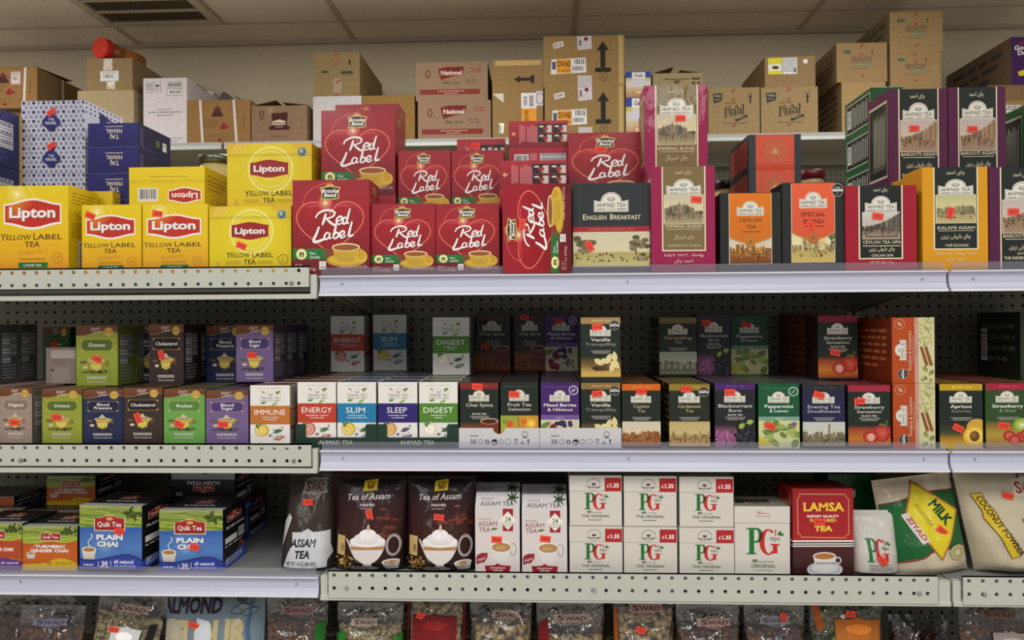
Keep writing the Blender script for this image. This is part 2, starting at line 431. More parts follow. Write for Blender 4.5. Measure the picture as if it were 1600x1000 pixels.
# ------------------------------------------------------------------ printed artwork: flat ink shapes lying on a face
GL = {}
def glyph(c, bold):
    k = (c, bold)
    if k in GL:
        return GL[k]
    def get(body):
        cu = bpy.data.curves.new('g', 'FONT')
        cu.body, cu.size, cu.resolution_u, cu.offset = body, 1, 2, bold
        o = bpy.data.objects.new('g', cu)
        me = o.to_mesh()
        vs = [(v.co.x, v.co.y) for v in me.vertices]
        fs = [tuple(p.vertices) for p in me.polygons]
        o.to_mesh_clear(); bpy.data.objects.remove(o); bpy.data.curves.remove(cu)
        return vs, fs
    if ('|', bold) not in GL and c != '|':
        glyph('|', bold)
    vs, fs = get(c) if c != ' ' else ([], [])
    if c == 'M' and bold > 0:               # a slightly thickened M fills badly: take the plain one, stretched to the same height
        v0, fs, *_ = glyph('M', 0.0)
        vs = [(x, y * (0.682 + 2 * bold) / 0.682 - bold) for x, y in v0]
    v2, _ = get(c + '|') if c != '|' else (vs, fs)
    adv = max(x for x, y in v2) - (GL[('|', bold)][3] if c != '|' else 0)
    cnt = {}
    for f in fs:
        for i in range(len(f)):
            e = (f[i], f[(i + 1) % len(f)]); q = (min(e), max(e)); cnt[q] = cnt.get(q, 0) + 1
    top = max((y for x, y in vs), default=0)
    flats = []
    for (i, j), n in cnt.items():
        if n == 1 and abs(vs[i][1] - vs[j][1]) < 1e-4 and 0.03 < abs(vs[i][0] - vs[j][0]) < 0.24:
            y = vs[i][1]
            if abs(y + bold) < 0.02 or abs(y - top) < 0.02 or abs(y - 0.449 - bold) < 0.03:
                flats.append((min(vs[i][0], vs[j][0]), max(vs[i][0], vs[j][0]), y, y < 0.1))
    GL[k] = (vs, fs, adv, max((x for x, y in vs), default=0), flats)
    return GL[k]

def clip(pts, cols, W, H):
    """keep a shape inside its face"""
    for ax, lim, sg in ((0, 0, 1), (0, W, -1), (1, 0, 1), (1, H, -1)):
        if all((p[ax] - lim) * sg >= 0 for p in pts):
            continue
        np_, nc = [], []
        for i in range(len(pts)):
            p, q = pts[i - 1], pts[i]
            dp, dq = (p[ax] - lim) * sg, (q[ax] - lim) * sg
            if (dp >= 0) != (dq >= 0):
                t = dp / (dp - dq)
                np_.append((p[0] + t * (q[0] - p[0]), p[1] + t * (q[1] - p[1])))
                nc.append(tuple(a + t * (b_ - a) for a, b_ in zip(cols[i - 1], cols[i])))
            if dq >= 0:
                np_.append(q); nc.append(cols[i])
        pts, cols = np_, nc
        if len(pts) < 3:
            return None, None
    return pts, cols
def spline(pts, n=6):
    out = []
    for i in range(len(pts) - 1):
        p0, p1, p2, p3 = pts[max(i - 1, 0)], pts[i], pts[i + 1], pts[min(i + 2, len(pts) - 1)]
        for k in range(n):
            t = k / n
            out.append(tuple(0.5 * (2 * b_ + (c - a) * t + (2 * a - 5 * b_ + 4 * c - d) * t * t + (3 * b_ - a - 3 * c + d) * t ** 3) for a, b_, c, d in zip(p0, p1, p2, p3)))
    return out + [tuple(pts[-1])]
class Art:
    """a face's print in its own units, x to the right, y down"""
    def __init__(s, W, H, bg=None, x0=0, y0=0):
        s.W, s.H, s.x0, s.y0, s.P, s.n = W, H, x0, y0, [], 0
        if bg:
            s.rect(x0, y0, x0 + W, y0 + H, bg)
    def raw(s, pts, cols, dn=0.0):
        pts = [(x - s.x0, y - s.y0) for x, y in pts]
        pts, cols = clip(pts, cols, s.W, s.H)
        if pts:
            s.P.append((pts, cols, s.n + dn))
    def poly(s, pts, col):
        s.n += 1
        cols = [lin(c) for c in col] if isinstance(col, list) else [lin(col)] * len(pts)
        s.raw(pts, cols)
    def rect(s, x0, y0, x1, y1, col):
        s.poly([(x0, y0), (x1, y0), (x1, y1), (x0, y1)], col)
    def grad(s, x0, y0, x1, y1, stops):
        s.n += 1
        for (t0, c0), (t1, c1) in zip(stops, stops[1:]):
            a, b_ = y0 + t0 * (y1 - y0), y0 + t1 * (y1 - y0)
            s.raw([(x0, a), (x1, a), (x1, b_), (x0, b_)], [lin(c0)] * 2 + [lin(c1)] * 2)
    def ell(s, cx, cy, rx, ry, col, n=22, a0=0, a1=360):
        s.poly([(cx + rx * math.cos(math.radians(a0 + (a1 - a0) * k / n)), cy + ry * math.sin(math.radians(a0 + (a1 - a0) * k / n))) for k in range(n + (a1 - a0 < 360))], col)
    def glow(s, cx, cy, r, ci, co, n=20):
        s.n += 1
        P = [(cx + r * math.cos(2 * math.pi * k / n), cy + r * math.sin(2 * math.pi * k / n)) for k in range(n)]
        a, z = lin(ci), lin(co); m = tuple(q + 0.22 * (p - q) for p, q in zip(a, z))
        for k in range(n):
            p, q = P[k], P[(k + 1) % n]
            h = lambda t, f: (cx + (t[0] - cx) * f, cy + (t[1] - cy) * f)
            s.raw([(cx, cy), h(p, .4), h(q, .4)], [a, m, m]); s.raw([h(p, .4), p, q, h(q, .4)], [m, z, z, m])
    def line(s, pts, w, col, closed=False):
        s.n += 1
        if closed:
            pts = list(pts) + [pts[0]]
        ws = w if isinstance(w, list) else [w] * len(pts)
        L, R = [], []
        for i in range(len(pts)):
            a, c = pts[max(i - 1, 0)], pts[min(i + 1, len(pts) - 1)]
            if closed and i in (0, len(pts) - 1): a, c = pts[-2], pts[1]
            dx, dy = c[0] - a[0], c[1] - a[1]
            l = math.hypot(dx, dy) or 1
            L.append((pts[i][0] - dy / l * ws[i] / 2, pts[i][1] + dx / l * ws[i] / 2))
            R.append((pts[i][0] + dy / l * ws[i] / 2, pts[i][1] - dx / l * ws[i] / 2))
        for i in range(len(pts) - 1):
            s.raw([L[i], L[i + 1], R[i + 1], R[i]], [lin(col)] * 4, 0.04 * (i % 12))
    def ring(s, cx, cy, rx, ry, w, col, n=28):
        s.line([(cx + rx * math.cos(2 * math.pi * k / n), cy + ry * math.sin(2 * math.pi * k / n)) for k in range(n)], w, col, True)
    def text(s, t, x0, x1, y, h, col, bold=0.0, serif=0.0, shear=0.0, rot=0.0, fit=True, sp=0.0, arc=0.0):
        """text whose left and right ends are x0 and x1, its baseline y, its capitals h high"""
        s.n += 1
        pen, ps = 0.0, []
        for c in t:
            g = glyph(c, bold)
            ps.append((pen, g))
            if c == 'M' and bold > 0.008: ps += [(pen - 0.7 * bold, g), (pen + 0.7 * bold, g)]
            pen += g[2] + sp
        if not ps:
            return
        k = h / (0.682 + 2 * bold)
        total = (pen - sp) * k
        kx = k * ((x1 - x0) / total if fit and total else 1)
        ox = x0 if fit else (x0 + x1) / 2 - total / 2
        ca, sa = math.cos(math.radians(rot)), math.sin(math.radians(rot))
        mid = (x0 + x1) / 2
        def M(x, yy):
            yy += bold
            X, Y = ox + (x * kx + shear * yy * k), y - yy * k
            if arc:
                q = (X - mid) / ((x1 - x0) / 2); Y += arc * q * q
            X, Y = X - mid, Y - y
            return (mid + X * ca - Y * sa, y + X * sa + Y * ca)
        L = lin(col)
        for kk, (px, (vs, fs, adv, mx, flats)) in enumerate(ps):
            for f in fs:
                s.raw([M(px + vs[i][0], vs[i][1]) for i in f], [L] * len(f), 0.1 * (kk % 4))
            if serif:
                for a, c, yy, low in flats:
                    e, t_ = serif, 0.05
                    q = [(px + a - e, yy), (px + c + e, yy), (px + c + e, yy + (t_ if low else -t_)), (px + a - e, yy + (t_ if low else -t_))]
                    s.raw([M(*p) for p in q], [L] * 4, 0.5)
    def fine(s, x0, x1, y, h, col, seed=0, rot=0):
        """a line of print too small to read"""
        s.n += 1
        r = random.Random(seed + int(x0 * 7 + y * 13)); x = x0
        while x < x1:
            w = r.uniform(1.2, 4.0) * h
            s.raw([(x, y), (min(x + w, x1), y), (min(x + w, x1), y + h), (x, y + h)], [lin(col)] * 4)
            x += w + 0.7 * h
    def para(s, x0, y0, x1, y1, n, col, fill=0.45, seed=0):
        for k in range(n):
            s.fine(x0, x1 - (0.2 * (x1 - x0) if k == n - 1 else 0), y0 + (y1 - y0) * k / n, (y1 - y0) / n * fill, col, seed + k)
    def barcode(s, x0, y0, x1, y1, vert=True, col=(30, 30, 35)):
        s.rect(x0, y0, x1, y1, (225, 225, 225)); s.n += 1
        r = random.Random(int(x0 + y0)); m = 0.08
        a, b_ = (x0, x1) if vert else (y0, y1)
        p = a + m * (b_ - a)
        while p < b_ - m * (b_ - a):
            w = r.choice((1, 1, 2, 3)) * (b_ - a) / 70
            yy0, yy1 = (y0 + 0.1 * (y1 - y0), y0 + 0.82 * (y1 - y0)) if vert else (x0 + 0.1 * (x1 - x0), x0 + 0.82 * (x1 - x0))
            s.raw([(p, yy0), (p + w, yy0), (p + w, yy1), (p, yy1)] if vert else [(yy0, p), (yy1, p), (yy1, p + w), (yy0, p + w)], [lin(col)] * 4)
            p += w + r.choice((1, 2, 2)) * (b_ - a) / 70
    def facts(s, x0, y0, x1, y1, bg=(205, 208, 212), ink=(40, 42, 50)):
        s.rect(x0, y0, x1, y1, bg)
        n = 9
        for k in range(n):
            y = y0 + (k + 0.3) * (y1 - y0) / n
            s.fine(x0 + 0.06 * (x1 - x0), x1 - 0.06 * (x1 - x0), y, (y1 - y0) / n * (0.45 if k in (0, 3, 6) else 0.28), ink, k)
        for k in (1, 4, 7):
            y = y0 + k * (y1 - y0) / n
            s.rect(x0, y, x1, y + (y1 - y0) * 0.022, ink)
    def put(s, A, x0, y0, x1, y1):
        kx, ky = (x1 - x0) / A.W, (y1 - y0) / A.H
        base = s.n
        for pts, cols, n in A.P:
            s.n = base + n
            s.raw([(x0 + x * kx, y0 + y * ky) for x, y in pts], cols)
        s.n = base + A.n
    def turned(s, q):
        """the same print turned clockwise by q quarter turns"""
        A = Art(s.W, s.H); A.P, A.n = list(s.P), s.n
        for _ in range(q % 4):
            B = Art(A.H, A.W); B.n = A.n
            B.P = [([(A.H - y, x) for x, y in pts], cols, n) for pts, cols, n in A.P]
            A = B
        return A

# ------------------------------------------------------------------ meshes that carry print
EPS0, EPS = 0.00012, 0.000008
class Ink:
    def __init__(s):
        s.v, s.f, s.c = [], [], []
    def poly(s, pts, cols):
        n = len(s.v)
        s.v += [tuple(p) for p in pts]
        s.f.append(tuple(range(n, n + len(pts))))
        s.c += [(*c[:3], 1.0) for c in cols]
    def flat(s, art, O, U, V, N):
        for pts, cols, n in art.P:
            z = EPS0 + EPS * n
            s.poly([O + U * (x / art.W) + V * (y / art.H) + N * z for x, y in pts], cols)
    def mesh(s, name, mat, smooth_below=0):
        me = bpy.data.meshes.new(name)
        me.from_pydata(s.v, [], s.f)
        at_ = me.color_attributes.new('ink', 'FLOAT_COLOR', 'CORNER')
        at_.data.foreach_set('color', [x for c in s.c for x in c])
        me.materials.append(MATS[mat])
        if smooth_below:
            me.polygons.foreach_set('use_smooth', [i < smooth_below for i in range(len(me.polygons))])
        return me
V3 = Vector
def solid_box(I, w, d, y0, z0, z1, cols, c=0.0012):
    """a box with blunted edges; cols: front, right, left, top, back, bottom, edge (0-255)"""
    x0, x1, ya, yb = -w / 2, w / 2, y0, y0 + d
    xs, ys, zs = (x0, x1), (ya, yb), (z0, z1)
    def P(i, j, k, ax):
        q = [xs[i], ys[j], zs[k]]
        for a, n in enumerate((i, j, k)):
            if a != ax:
                q[a] += c if n == 0 else -c
        return tuple(q)
    ls = [lin(x) for x in cols]
    F_ = lambda pts, l: I.poly(pts, [l] * len(pts))
    F_([P(0, 0, 0, 1), P(1, 0, 0, 1), P(1, 0, 1, 1), P(0, 0, 1, 1)], ls[0])
    F_([P(1, 0, 0, 0), P(1, 1, 0, 0), P(1, 1, 1, 0), P(1, 0, 1, 0)], ls[1])
    F_([P(0, 1, 0, 0), P(0, 0, 0, 0), P(0, 0, 1, 0), P(0, 1, 1, 0)], ls[2])
    F_([P(0, 0, 1, 2), P(1, 0, 1, 2), P(1, 1, 1, 2), P(0, 1, 1, 2)], ls[3])
    F_([P(1, 1, 0, 1), P(0, 1, 0, 1), P(0, 1, 1, 1), P(1, 1, 1, 1)], ls[4])
    F_([P(0, 1, 0, 2), P(1, 1, 0, 2), P(1, 0, 0, 2), P(0, 0, 0, 2)], ls[5])
    e = ls[6]
    for k in (0, 1):
        for j in (0, 1):
            q = [P(0, j, k, 1), P(1, j, k, 1), P(1, j, k, 2), P(0, j, k, 2)]; F_(q if (j == 0) == (k == 1) else q[::-1], e)
        for i in (0, 1):
            q = [P(i, 0, k, 0), P(i, 1, k, 0), P(i, 1, k, 2), P(i, 0, k, 2)]; F_(q if (i == 1) == (k == 1) else q[::-1], e)
    for i in (0, 1):
        for j in (0, 1):
            q = [P(i, j, 0, 0), P(i, j, 1, 0), P(i, j, 1, 1), P(i, j, 0, 1)]; F_(q if (i == 0) == (j == 0) else q[::-1], e)
            for k in (0, 1):
                q = [P(i, j, k, 0), P(i, j, k, 1), P(i, j, k, 2)]; F_(q if (i + j + k) % 2 else q[::-1], e)
def print_faces(I, w, d, y0, z0, z1, front=None, right=None, left=None, top=None):
    h = z1 - z0
    if front: I.flat(front, V3((-w / 2, y0, z1)), V3((w, 0, 0)), V3((0, 0, -h)), V3((0, -1, 0)))
    if right: I.flat(right, V3((w / 2, y0, z1)), V3((0, d, 0)), V3((0, 0, -h)), V3((1, 0, 0)))
    if left: I.flat(left, V3((-w / 2, y0 + d, z1)), V3((0, -d, 0)), V3((0, 0, -h)), V3((-1, 0, 0)))
    if top: I.flat(top, V3((-w / 2, y0 + d, z1)), V3((w, 0, 0)), V3((0, -d, 0)), V3((0, 0, 1)))
def part_art(A, y0, y1):
    """the strip of a print between two heights, for a lid and the body under it"""
    B = Art(A.W, y1 - y0); B.n = A.n
    for pts, cols, n in A.P:
        p, c = clip([(x, y - y0) for x, y in pts], cols, A.W, y1 - y0)
        if p: B.P.append((p, c, n))
    return B
STK = {}
def sticker(parent, x, y, z, rot=0.0, w=0.021, h=0.0125, normal='front', seed=0):
    """a small fluorescent price sticker on a front face"""
    k = (seed % 4,)
    if k not in STK:
        I = Ink(); c = lin((246, 74, 52))
        r = random.Random(seed % 4)
        jag = [(-w / 2, -h / 2), (w / 2, -h / 2), (w / 2 * .97, 0), (w / 2, h / 2), (-w / 2, h / 2), (-w / 2 * .97, 0)]
        I.poly([(a, -0.0006, b_) for a, b_ in jag], [c] * 6)
        for i in range(6):
            a, b_ = jag[i], jag[(i + 1) % 6]
            I.poly([(a[0], -0.0006, a[1]), (a[0], 0, a[1]), (b_[0], 0, b_[1]), (b_[0], -0.0006, b_[1])], [c] * 4)
        for q in range(4):
            xx = -w * 0.3 + q * w * 0.2; hh = h * r.uniform(.2, .3)
            I.poly([(xx, -0.00075, -hh), (xx + w * 0.09, -0.00075, -hh), (xx + w * 0.09, -0.00075, hh), (xx, -0.00075, hh)], [lin((150, 40, 40))] * 4)
        STK[k] = I.mesh('price_sticker', 'paper_sticker')
    o = mesh_obj('price_sticker', STK[k], parent, (x, y, z))
    o.rotation_euler = (0, math.radians(rot), 0)
    o['label'] = 'orange price sticker'
    return o

BOXES = {}
def make_box(name, label, cat, w, d, h, loc, front=None, right=None, left=None, top=None, cols=None, mat='printed_card', stick=(), yaw=0.0, group=None, lid=None, chamfer=0.0012):
    """loc: the world point at the middle of the front bottom edge. lid: the share of the height that is a separate lid.
    stick: (x, z, turn) on the front face, metres from its middle bottom"""
    cols = cols or [(200, 200, 200)] * 7
    parts = bool(stick) or lid
    if parts:
        root = empty(name, loc, math.radians(yaw))
    if not lid:
        I = Ink(); solid_box(I, w, d, 0, 0, h, cols, chamfer)
        mx = max([a.n for a in (front, right, left, top) if a] + [0])
        print_faces(I, w, d, 0, 0, h, front, right, left, top)
        me = I.mesh('carton' if parts else name, mat)
        if parts:
            mesh_obj('carton', me, root)
        else:
            root = mesh_obj(name, me, None, loc); root.rotation_euler = (0, 0, math.radians(yaw))
    else:
        zl = h * (1 - lid)
        for nm, z0, z1, grow in (('carton', 0, zl - 0.0006, 0), ('lid', zl, h, 0.0006)):
            I = Ink(); solid_box(I, w + grow, d + grow, -grow / 2, z0, z1, cols, 0.0008)
            A = {k: part_art(v, v.H * (1 - z1 / h), v.H * (1 - z0 / h)) for k, v in (('front', front), ('right', right), ('left', left)) if v}
            print_faces(I, w + grow, d + grow, -grow / 2, z0, z1, top=top if nm == 'lid' else None, **A)
            mesh_obj(nm, I.mesh(nm, mat), root)
    for i, (sx, sz, sr) in enumerate(stick):
        dep = EPS0 + EPS * ((front.n if front else 0) + 2)
        sticker(root, sx, -dep, sz, sr, seed=int(loc[0] * 1000) + i)
    tag(root, label, cat, group)
    return root
def place(name, label, cat, u0, u1, vt, Y, d, zb, stick=(), h=None, **kw):
    """a box whose front face spans u0..u1 at depth Y, its top seen at vt, standing at height zb above the eye; stickers in photo pixels (u, v, turn)"""
    um = (u0 + u1) / 2
    zt = zb + h if h else at(um, vt, Y).z
    vm = vt + 30
    x0, x1 = at(u0, vm, Y).x, at(u1, vm, Y).x
    xm = (x0 + x1) / 2
    st = []
    for su, sv, sr in stick:
        p = at(su, sv, Y); st.append((p.x - xm, p.z - zb, sr))
    return make_box(name, label, cat, x1 - x0, d, zt - zb, (xm, Y, ZC + zb), stick=st, **kw)
def span(u0, u1, v, Y):
    return at(u1, v, Y).x - at(u0, v, Y).x
def clone(root, loc, label, group=None):
    c = root.copy(); COL.objects.link(c); c.location = loc
    for ch in root.children:
        if ch.name.startswith('price_sticker'):
            continue
        k = ch.copy(); COL.objects.link(k); k.parent = c
    c['label'] = label
    if group: c['group'] = group
    return c

# ------------------------------------------------------------------ the printed designs
WHITE, BLACK, CREAM, GOLD = (238, 236, 232), (24, 24, 26), (232, 222, 190), (206, 170, 84)
def bump_panel(x0, x1, y0, y1, b, n=14):
    """a banner whose top and bottom swell in the middle"""
    f = lambda t: 0.5 - 0.5 * math.cos(2 * math.pi * t)
    top = [(x0 + (x1 - x0) * k / n, y0 + b * (1 - f(k / n))) for k in range(n + 1)]
    bot = [(x1 - (x1 - x0) * k / n, y1 - b * (1 - f(k / n))) for k in range(n + 1)]
    return top + bot
def lipton_loose():
    A = Art(430, 540)
    A.grad(0, 0, 430, 540, [(0, (226, 200, 22)), (0.45, (230, 192, 16)), (0.75, (226, 170, 18)), (1, (222, 138, 18))])
    A.glow(110, 50, 70, (250, 246, 190), (227, 198, 20))
    for k in range(3):
        A.line(spline([(60 + 60 * k, 0), (95 + 60 * k, 60), (115 + 62 * k, 120)]), 7, (238, 218, 90))
    A.poly(bump_panel(28, 385, 74, 258, 32), WHITE)
    A.poly(bump_panel(36, 377, 86, 244, 30), [((216, 120, 30) if 2 <= k <= 5 else (206, 80, 28) if k in (1, 6, 7) else (190, 40, 26)) for k in range(30)])
    A.text('Lipton', 60, 356, 192, 64, (70, 18, 14), 0.035)
    A.text('Lipton', 57, 352, 189, 64, WHITE, 0.035)
    ink = (58, 34, 20)
    A.text('Y', 8, 40, 320, 38, ink, 0.005, 0.04); A.text('ELLOW', 40, 196, 318, 30, ink, 0.008, 0.04)
    A.text('L', 208, 236, 318, 38, ink, 0.005, 0.04); A.text('ABEL', 236, 392, 316, 30, ink, 0.008, 0.04)
    A.text('TEA', 158, 250, 360, 32, ink, 0.01, 0.04)
    A.line([(55, 347), (145, 347)], 2, (200, 150, 60)); A.line([(270, 347), (370, 347)], 2, (200, 150, 60))
    A.text('Quality No.1', 112, 300, 400, 24, (196, 120, 34), -0.005, 0, 0.35, -4)
    A.text('ORANGE PEKOE', 126, 284, 436, 10, (120, 60, 24), 0.01)
    A.rect(118, 450, 300, 482, (24, 112, 54)); A.text('LOOSE TEA', 150, 262, 473, 12, WHITE, 0.02)
    A.ring(360, 424, 32, 32, 3, (190, 124, 30)); A.text('100', 340, 380, 432, 16, (190, 124, 30)); A.ring(360, 424, 25, 25, 1.5, (190, 124, 30))
    return A
def lipton_bags():
    A = Art(495, 412, (222, 200, 12), 290, 470)
    A.grad(290, 470, 785, 882, [(0, (216, 176, 30)), (0.25, (222, 200, 20)), (0.8, (222, 200, 10)), (1, (220, 160, 30))])
    A.glow(540, 620, 190, (246, 240, 90), (222, 200, 14))
    for r, w in ((128, 12), (104, 5)):
        A.ring(545, 620, r, r * 1.0, w, (236, 230, 130))
    for k in range(5):
        A.line([(345 + 16 * k, 472), (310 + 16 * k, 530)], 5, (240, 214, 110))
    A.line([(290, 532), (785, 532)], 1.6, (150, 130, 30))
    A.poly(bump_panel(425, 648, 564, 668, 17), (150, 24, 34))
    A.text('Lipton', 440, 630, 636, 38, (90, 10, 18), 0.035); A.text('Lipton', 442, 628, 634, 38, WHITE, 0.035)
    ink = (50, 34, 16)
    A.text('Y', 394, 420, 774, 32, ink, 0.01, 0.04); A.text('ELLOW', 420, 534, 772, 27, ink, 0.012, 0.04)
    A.text('L', 548, 566, 774, 32, ink, 0.01, 0.04); A.text('ABEL', 566, 676, 772, 27, ink, 0.012, 0.04)
    A.text('TEA', 498, 570, 812, 28, ink, 0.014, 0.04)
    for x in (390, 580):
        A.rect(x, 792, x + 92, 794, (150, 120, 20)); A.fine(x, x + 92, 798, 7, (190, 160, 30)); A.rect(x, 808, x + 92, 810, (150, 120, 20))
    A.text('Quality No.1', 480, 580, 838, 16, (190, 140, 40), -0.005, 0, 0.35)
    A.ell(729, 522, 30, 30, (178, 178, 150)); A.ell(729, 522, 24, 24, (84, 110, 104)); A.ell(724, 516, 10, 13, (180, 190, 170))
    A.ring(735, 785, 30, 28, 3.5, (90, 74, 18)); A.line([(725, 800), (735, 765), (748, 800), (722, 795)], 3, (90, 74, 18))
    A.rect(328, 788, 356, 828, (226, 190, 60)); A.text('0', 335, 350, 812, 16, (140, 90, 20)); A.fine(331, 353, 818, 5, (150, 100, 20))
    A.text('100', 430 - 108, 470 - 100, 838, 8, (150, 60, 24), 0.02)
    return A
def lipton_upside():
    A = Art(320, 470, (228, 200, 18))
    A.grad(0, 0, 320, 470, [(0, (232, 206, 24)), (0.6, (228, 198, 16)), (1, (226, 192, 16))])
    A.line([(0, 66), (320, 66)], 2, (200, 172, 20)); A.fine(90, 250, 38, 4, (170, 140, 30))
    A.barcode(36, 86, 122, 142)
    B = Art(140, 66); B.poly(bump_panel(0, 140, 0, 66, 12), WHITE); B.poly(bump_panel(4, 136, 5, 61, 11), (184, 40, 34)); B.text('Lipton', 14, 126, 42, 24, WHITE, 0.03)
    A.put(B.turned(2), 164, 84, 306, 152)
    return A
def lipton_side(seed=0):
    A = Art(100, 280, (214, 186, 14))
    A.para(12, 18, 90, 60, 4, (160, 120, 20), 0.4, seed); A.text('600', 20, 90, 100, 26, (190, 150, 20))
    A.para(10, 110, 90, 160, 7, (140, 110, 20), 0.4, seed + 3)
    A.barcode(30, 165, 84, 262, False, (60, 50, 14))
    return A
RL = [  # the brushed script on the red heart boxes
    ([(203, 628), (196, 655), (183, 690)], 12), ([(148, 652), (160, 630), (190, 614), (226, 612), (250, 624), (240, 645), (206, 656)], 10), ([(206, 656), (222, 672), (247, 690), (258, 684)], 11),
    ([(262, 673), (284, 663), (290, 650), (278, 645), (263, 658), (260, 676), (272, 687), (294, 678)], 9),
    ([(320, 656), (304, 651), (294, 668), (299, 685), (313, 676), (321, 650)], 9), ([(334, 604), (322, 645), (316, 676), (328, 682)], 10),
    ([(166, 698), (152, 735), (136, 770), (150, 779), (188, 766), (200, 757)], 13),
    ([(223, 736), (208, 731), (195, 748), (199, 765), (213, 761), (224, 740)], 9), ([(226, 732), (220, 757), (233, 760)], 9),
    ([(259, 688), (249, 728), (241, 758)], 11), ([(243, 748), (257, 731), (270, 735), (267, 752), (252, 762), (241, 757)], 9),
    ([(281, 749), (299, 739), (302, 727), (290, 723), (278, 738), (281, 755), (294, 758), (311, 746)], 9),
    ([(344, 672), (335, 705), (326, 744), (336, 750), (349, 740)], 11)]
def tea_cup(A, cx, cy, s, cup=(212, 172, 52), tea=(150, 84, 44), saucer=True, rim=(240, 224, 170)):
    if saucer:
        A.ell(cx, cy + 40 * s, 105 * s, 36 * s, tuple(int(c * .86) for c in cup)); A.ell(cx, cy + 34 * s, 96 * s, 30 * s, cup)
    A.ring(cx + 70 * s, cy + 2 * s, 22 * s, 20 * s, 8 * s, cup)
    A.poly([(cx - 75 * s, cy - 30 * s), (cx + 75 * s, cy - 30 * s), (cx + 60 * s, cy + 20 * s), (cx + 34 * s, cy + 48 * s), (cx - 34 * s, cy + 48 * s), (cx - 60 * s, cy + 20 * s)], [cup] * 3 + [tuple(int(c * .9) for c in cup)] * 3)
    A.ell(cx, cy - 30 * s, 76 * s, 21 * s, rim); A.ell(cx, cy - 28 * s, 68 * s, 16 * s, tea)
def red_label(H=505, foot='LOOSE LEAF BLACK TEA'):
    A = Art(415, H, None, 22, 450)
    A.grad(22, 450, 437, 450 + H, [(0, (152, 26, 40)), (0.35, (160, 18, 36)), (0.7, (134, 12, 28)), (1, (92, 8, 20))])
    for r_, y_ in ((168, 30),):
        A.line(spline([(75, 590), (100, 520), (165, 478), (240, 462)]), 5, (212, 90, 80))
    heart = lambda k: [(225 + k * 11.6 * 16 * math.sin(t) ** 3 * 0.98, 690 - k * 10.4 * (13 * math.cos(t) - 5 * math.cos(2 * t) - 2 * math.cos(3 * t) - math.cos(4 * t))) for t in [2 * math.pi * q / 40 for q in range(40)]]
    A.poly(heart(1.0), [((172, 26, 44) if y < 640 else (144, 10, 26)) for x, y in heart(1.0)])
    A.line(heart(1.0), 6, (226, 120, 96), True)
    A.poly(heart(0.9), [((194, 62, 76) if y < 600 else (152, 10, 26)) for x, y in heart(0.9)])
    A.poly(heart(0.8), [((168, 18, 36) if y < 640 else (150, 10, 26)) for x, y in heart(0.8)])
    A.glow(200, 572, 40, (255, 248, 190), (196, 46, 58))
    A.ell(225, 486, 24, 16, GOLD)
    A.poly([(168, 490), (200, 484), (225, 480), (250, 484), (283, 490), (272, 520), (276, 550), (225, 558), (174, 550), (180, 520)], (210, 180, 90))
    A.poly([(174, 495), (225, 487), (276, 495), (266, 520), (270, 546), (225, 552), (180, 546), (186, 520)], (60, 34, 24))
    A.rect(186, 530, 264, 548, (70, 100, 40))
    A.text('Brooke', 178, 272, 519, 22, WHITE, 0.03, 0, 0.15); A.text('Bond', 192, 258, 541, 21, WHITE, 0.03, 0, 0.15)
    for pts, w in RL:
        A.line(spline([(x + 4, y + 4) for x, y in pts]), w + 2, (110, 8, 22))
    A.n += 1
    for pts, w in RL:
        q = spline(pts); A.line(q, [w * (0.75 + 0.45 * math.sin(math.pi * k / (len(q) - 1))) for k in range(len(q))], (244, 240, 238))
    A.ell(352, 750, 2.5, 2.5, WHITE)
    A.grad(22, 815, 240, 872, [(0, (30, 120, 50)), (1, (24, 104, 42))])
    A.poly([(170, 814), (241, 814), (241, 873), (200, 873)], [(26, 110, 46), (150, 20, 34), (150, 20, 34), (26, 110, 46)])
    A.ell(70, 844, 29, 29, (222, 222, 120)); A.ell(70, 844, 24, 24, (240, 238, 190)); A.ell(62, 846, 5, 15, (70, 120, 30)); A.ell(79, 846, 5, 15, (70, 120, 30)); A.ell(70, 838, 5, 8, (190, 60, 40)); A.line([(70, 866), (70, 846)], 3, (70, 120, 30))
    A.text('Fine', 112, 146, 846, 14, WHITE, 0.005, 0, 0.2); A.text('Quality', 112, 170, 866, 14, WHITE, 0.005, 0, 0.2)
    tea_cup(A, 310, 838, 1.0)
    A.ell(395, 860, 30, 34, (216, 178, 60)); A.ell(392, 852, 20, 22, (200, 156, 40))
    if H > 470:
        A.text(foot, 268, 424, 920, 15, (226, 190, 190)); A.text('NET WT', 34, 75, 908, 12, (226, 190, 190)); A.text('31.7 oz (900g)', 34, 148, 930, 15, (226, 190, 190))
        A.rect(166, 882, 202, 925, (230, 225, 225)); A.text('0', 178, 190, 902, 14, BLACK); A.fine(170, 198, 910, 5, BLACK)
    return A
def red_back(W=300, H=145):
    A = Art(W, H, (158, 18, 38))
    A.grad(0, 0, W, H, [(0, (170, 40, 54)), (0.3, (164, 20, 40)), (1, (130, 12, 30))])
    for k in range(11):
        x = 55 + k * 8 if k < 4 else 62 + k * 8
        A.rect(x, 20 + (k * 37) % 17, x + 3.2, H - 18 - (k * 29) % 15, (222, 150, 155))
    A.text('tips', 14, 34, 78, 20, (240, 210, 120), 0.02, 0, 0.2)
    for i in range(2):
        for j in range(2):
            x, y = 146 + 78 * i, 18 + 52 * j
            A.rect(x, y, x + 72, y + 48, (26, 20, 24)); A.rect(x + 48, y + 8, x + 72, y + 48, (206, 200, 196)); A.ell(x + 40, y + 26, 14, 10, (150, 40, 40)); A.ell(x + 20, y + 14, 12, 5, (226, 214, 190)); A.ell(x + 48, y + 40, 9, 5, (200, 150, 60))
    return A
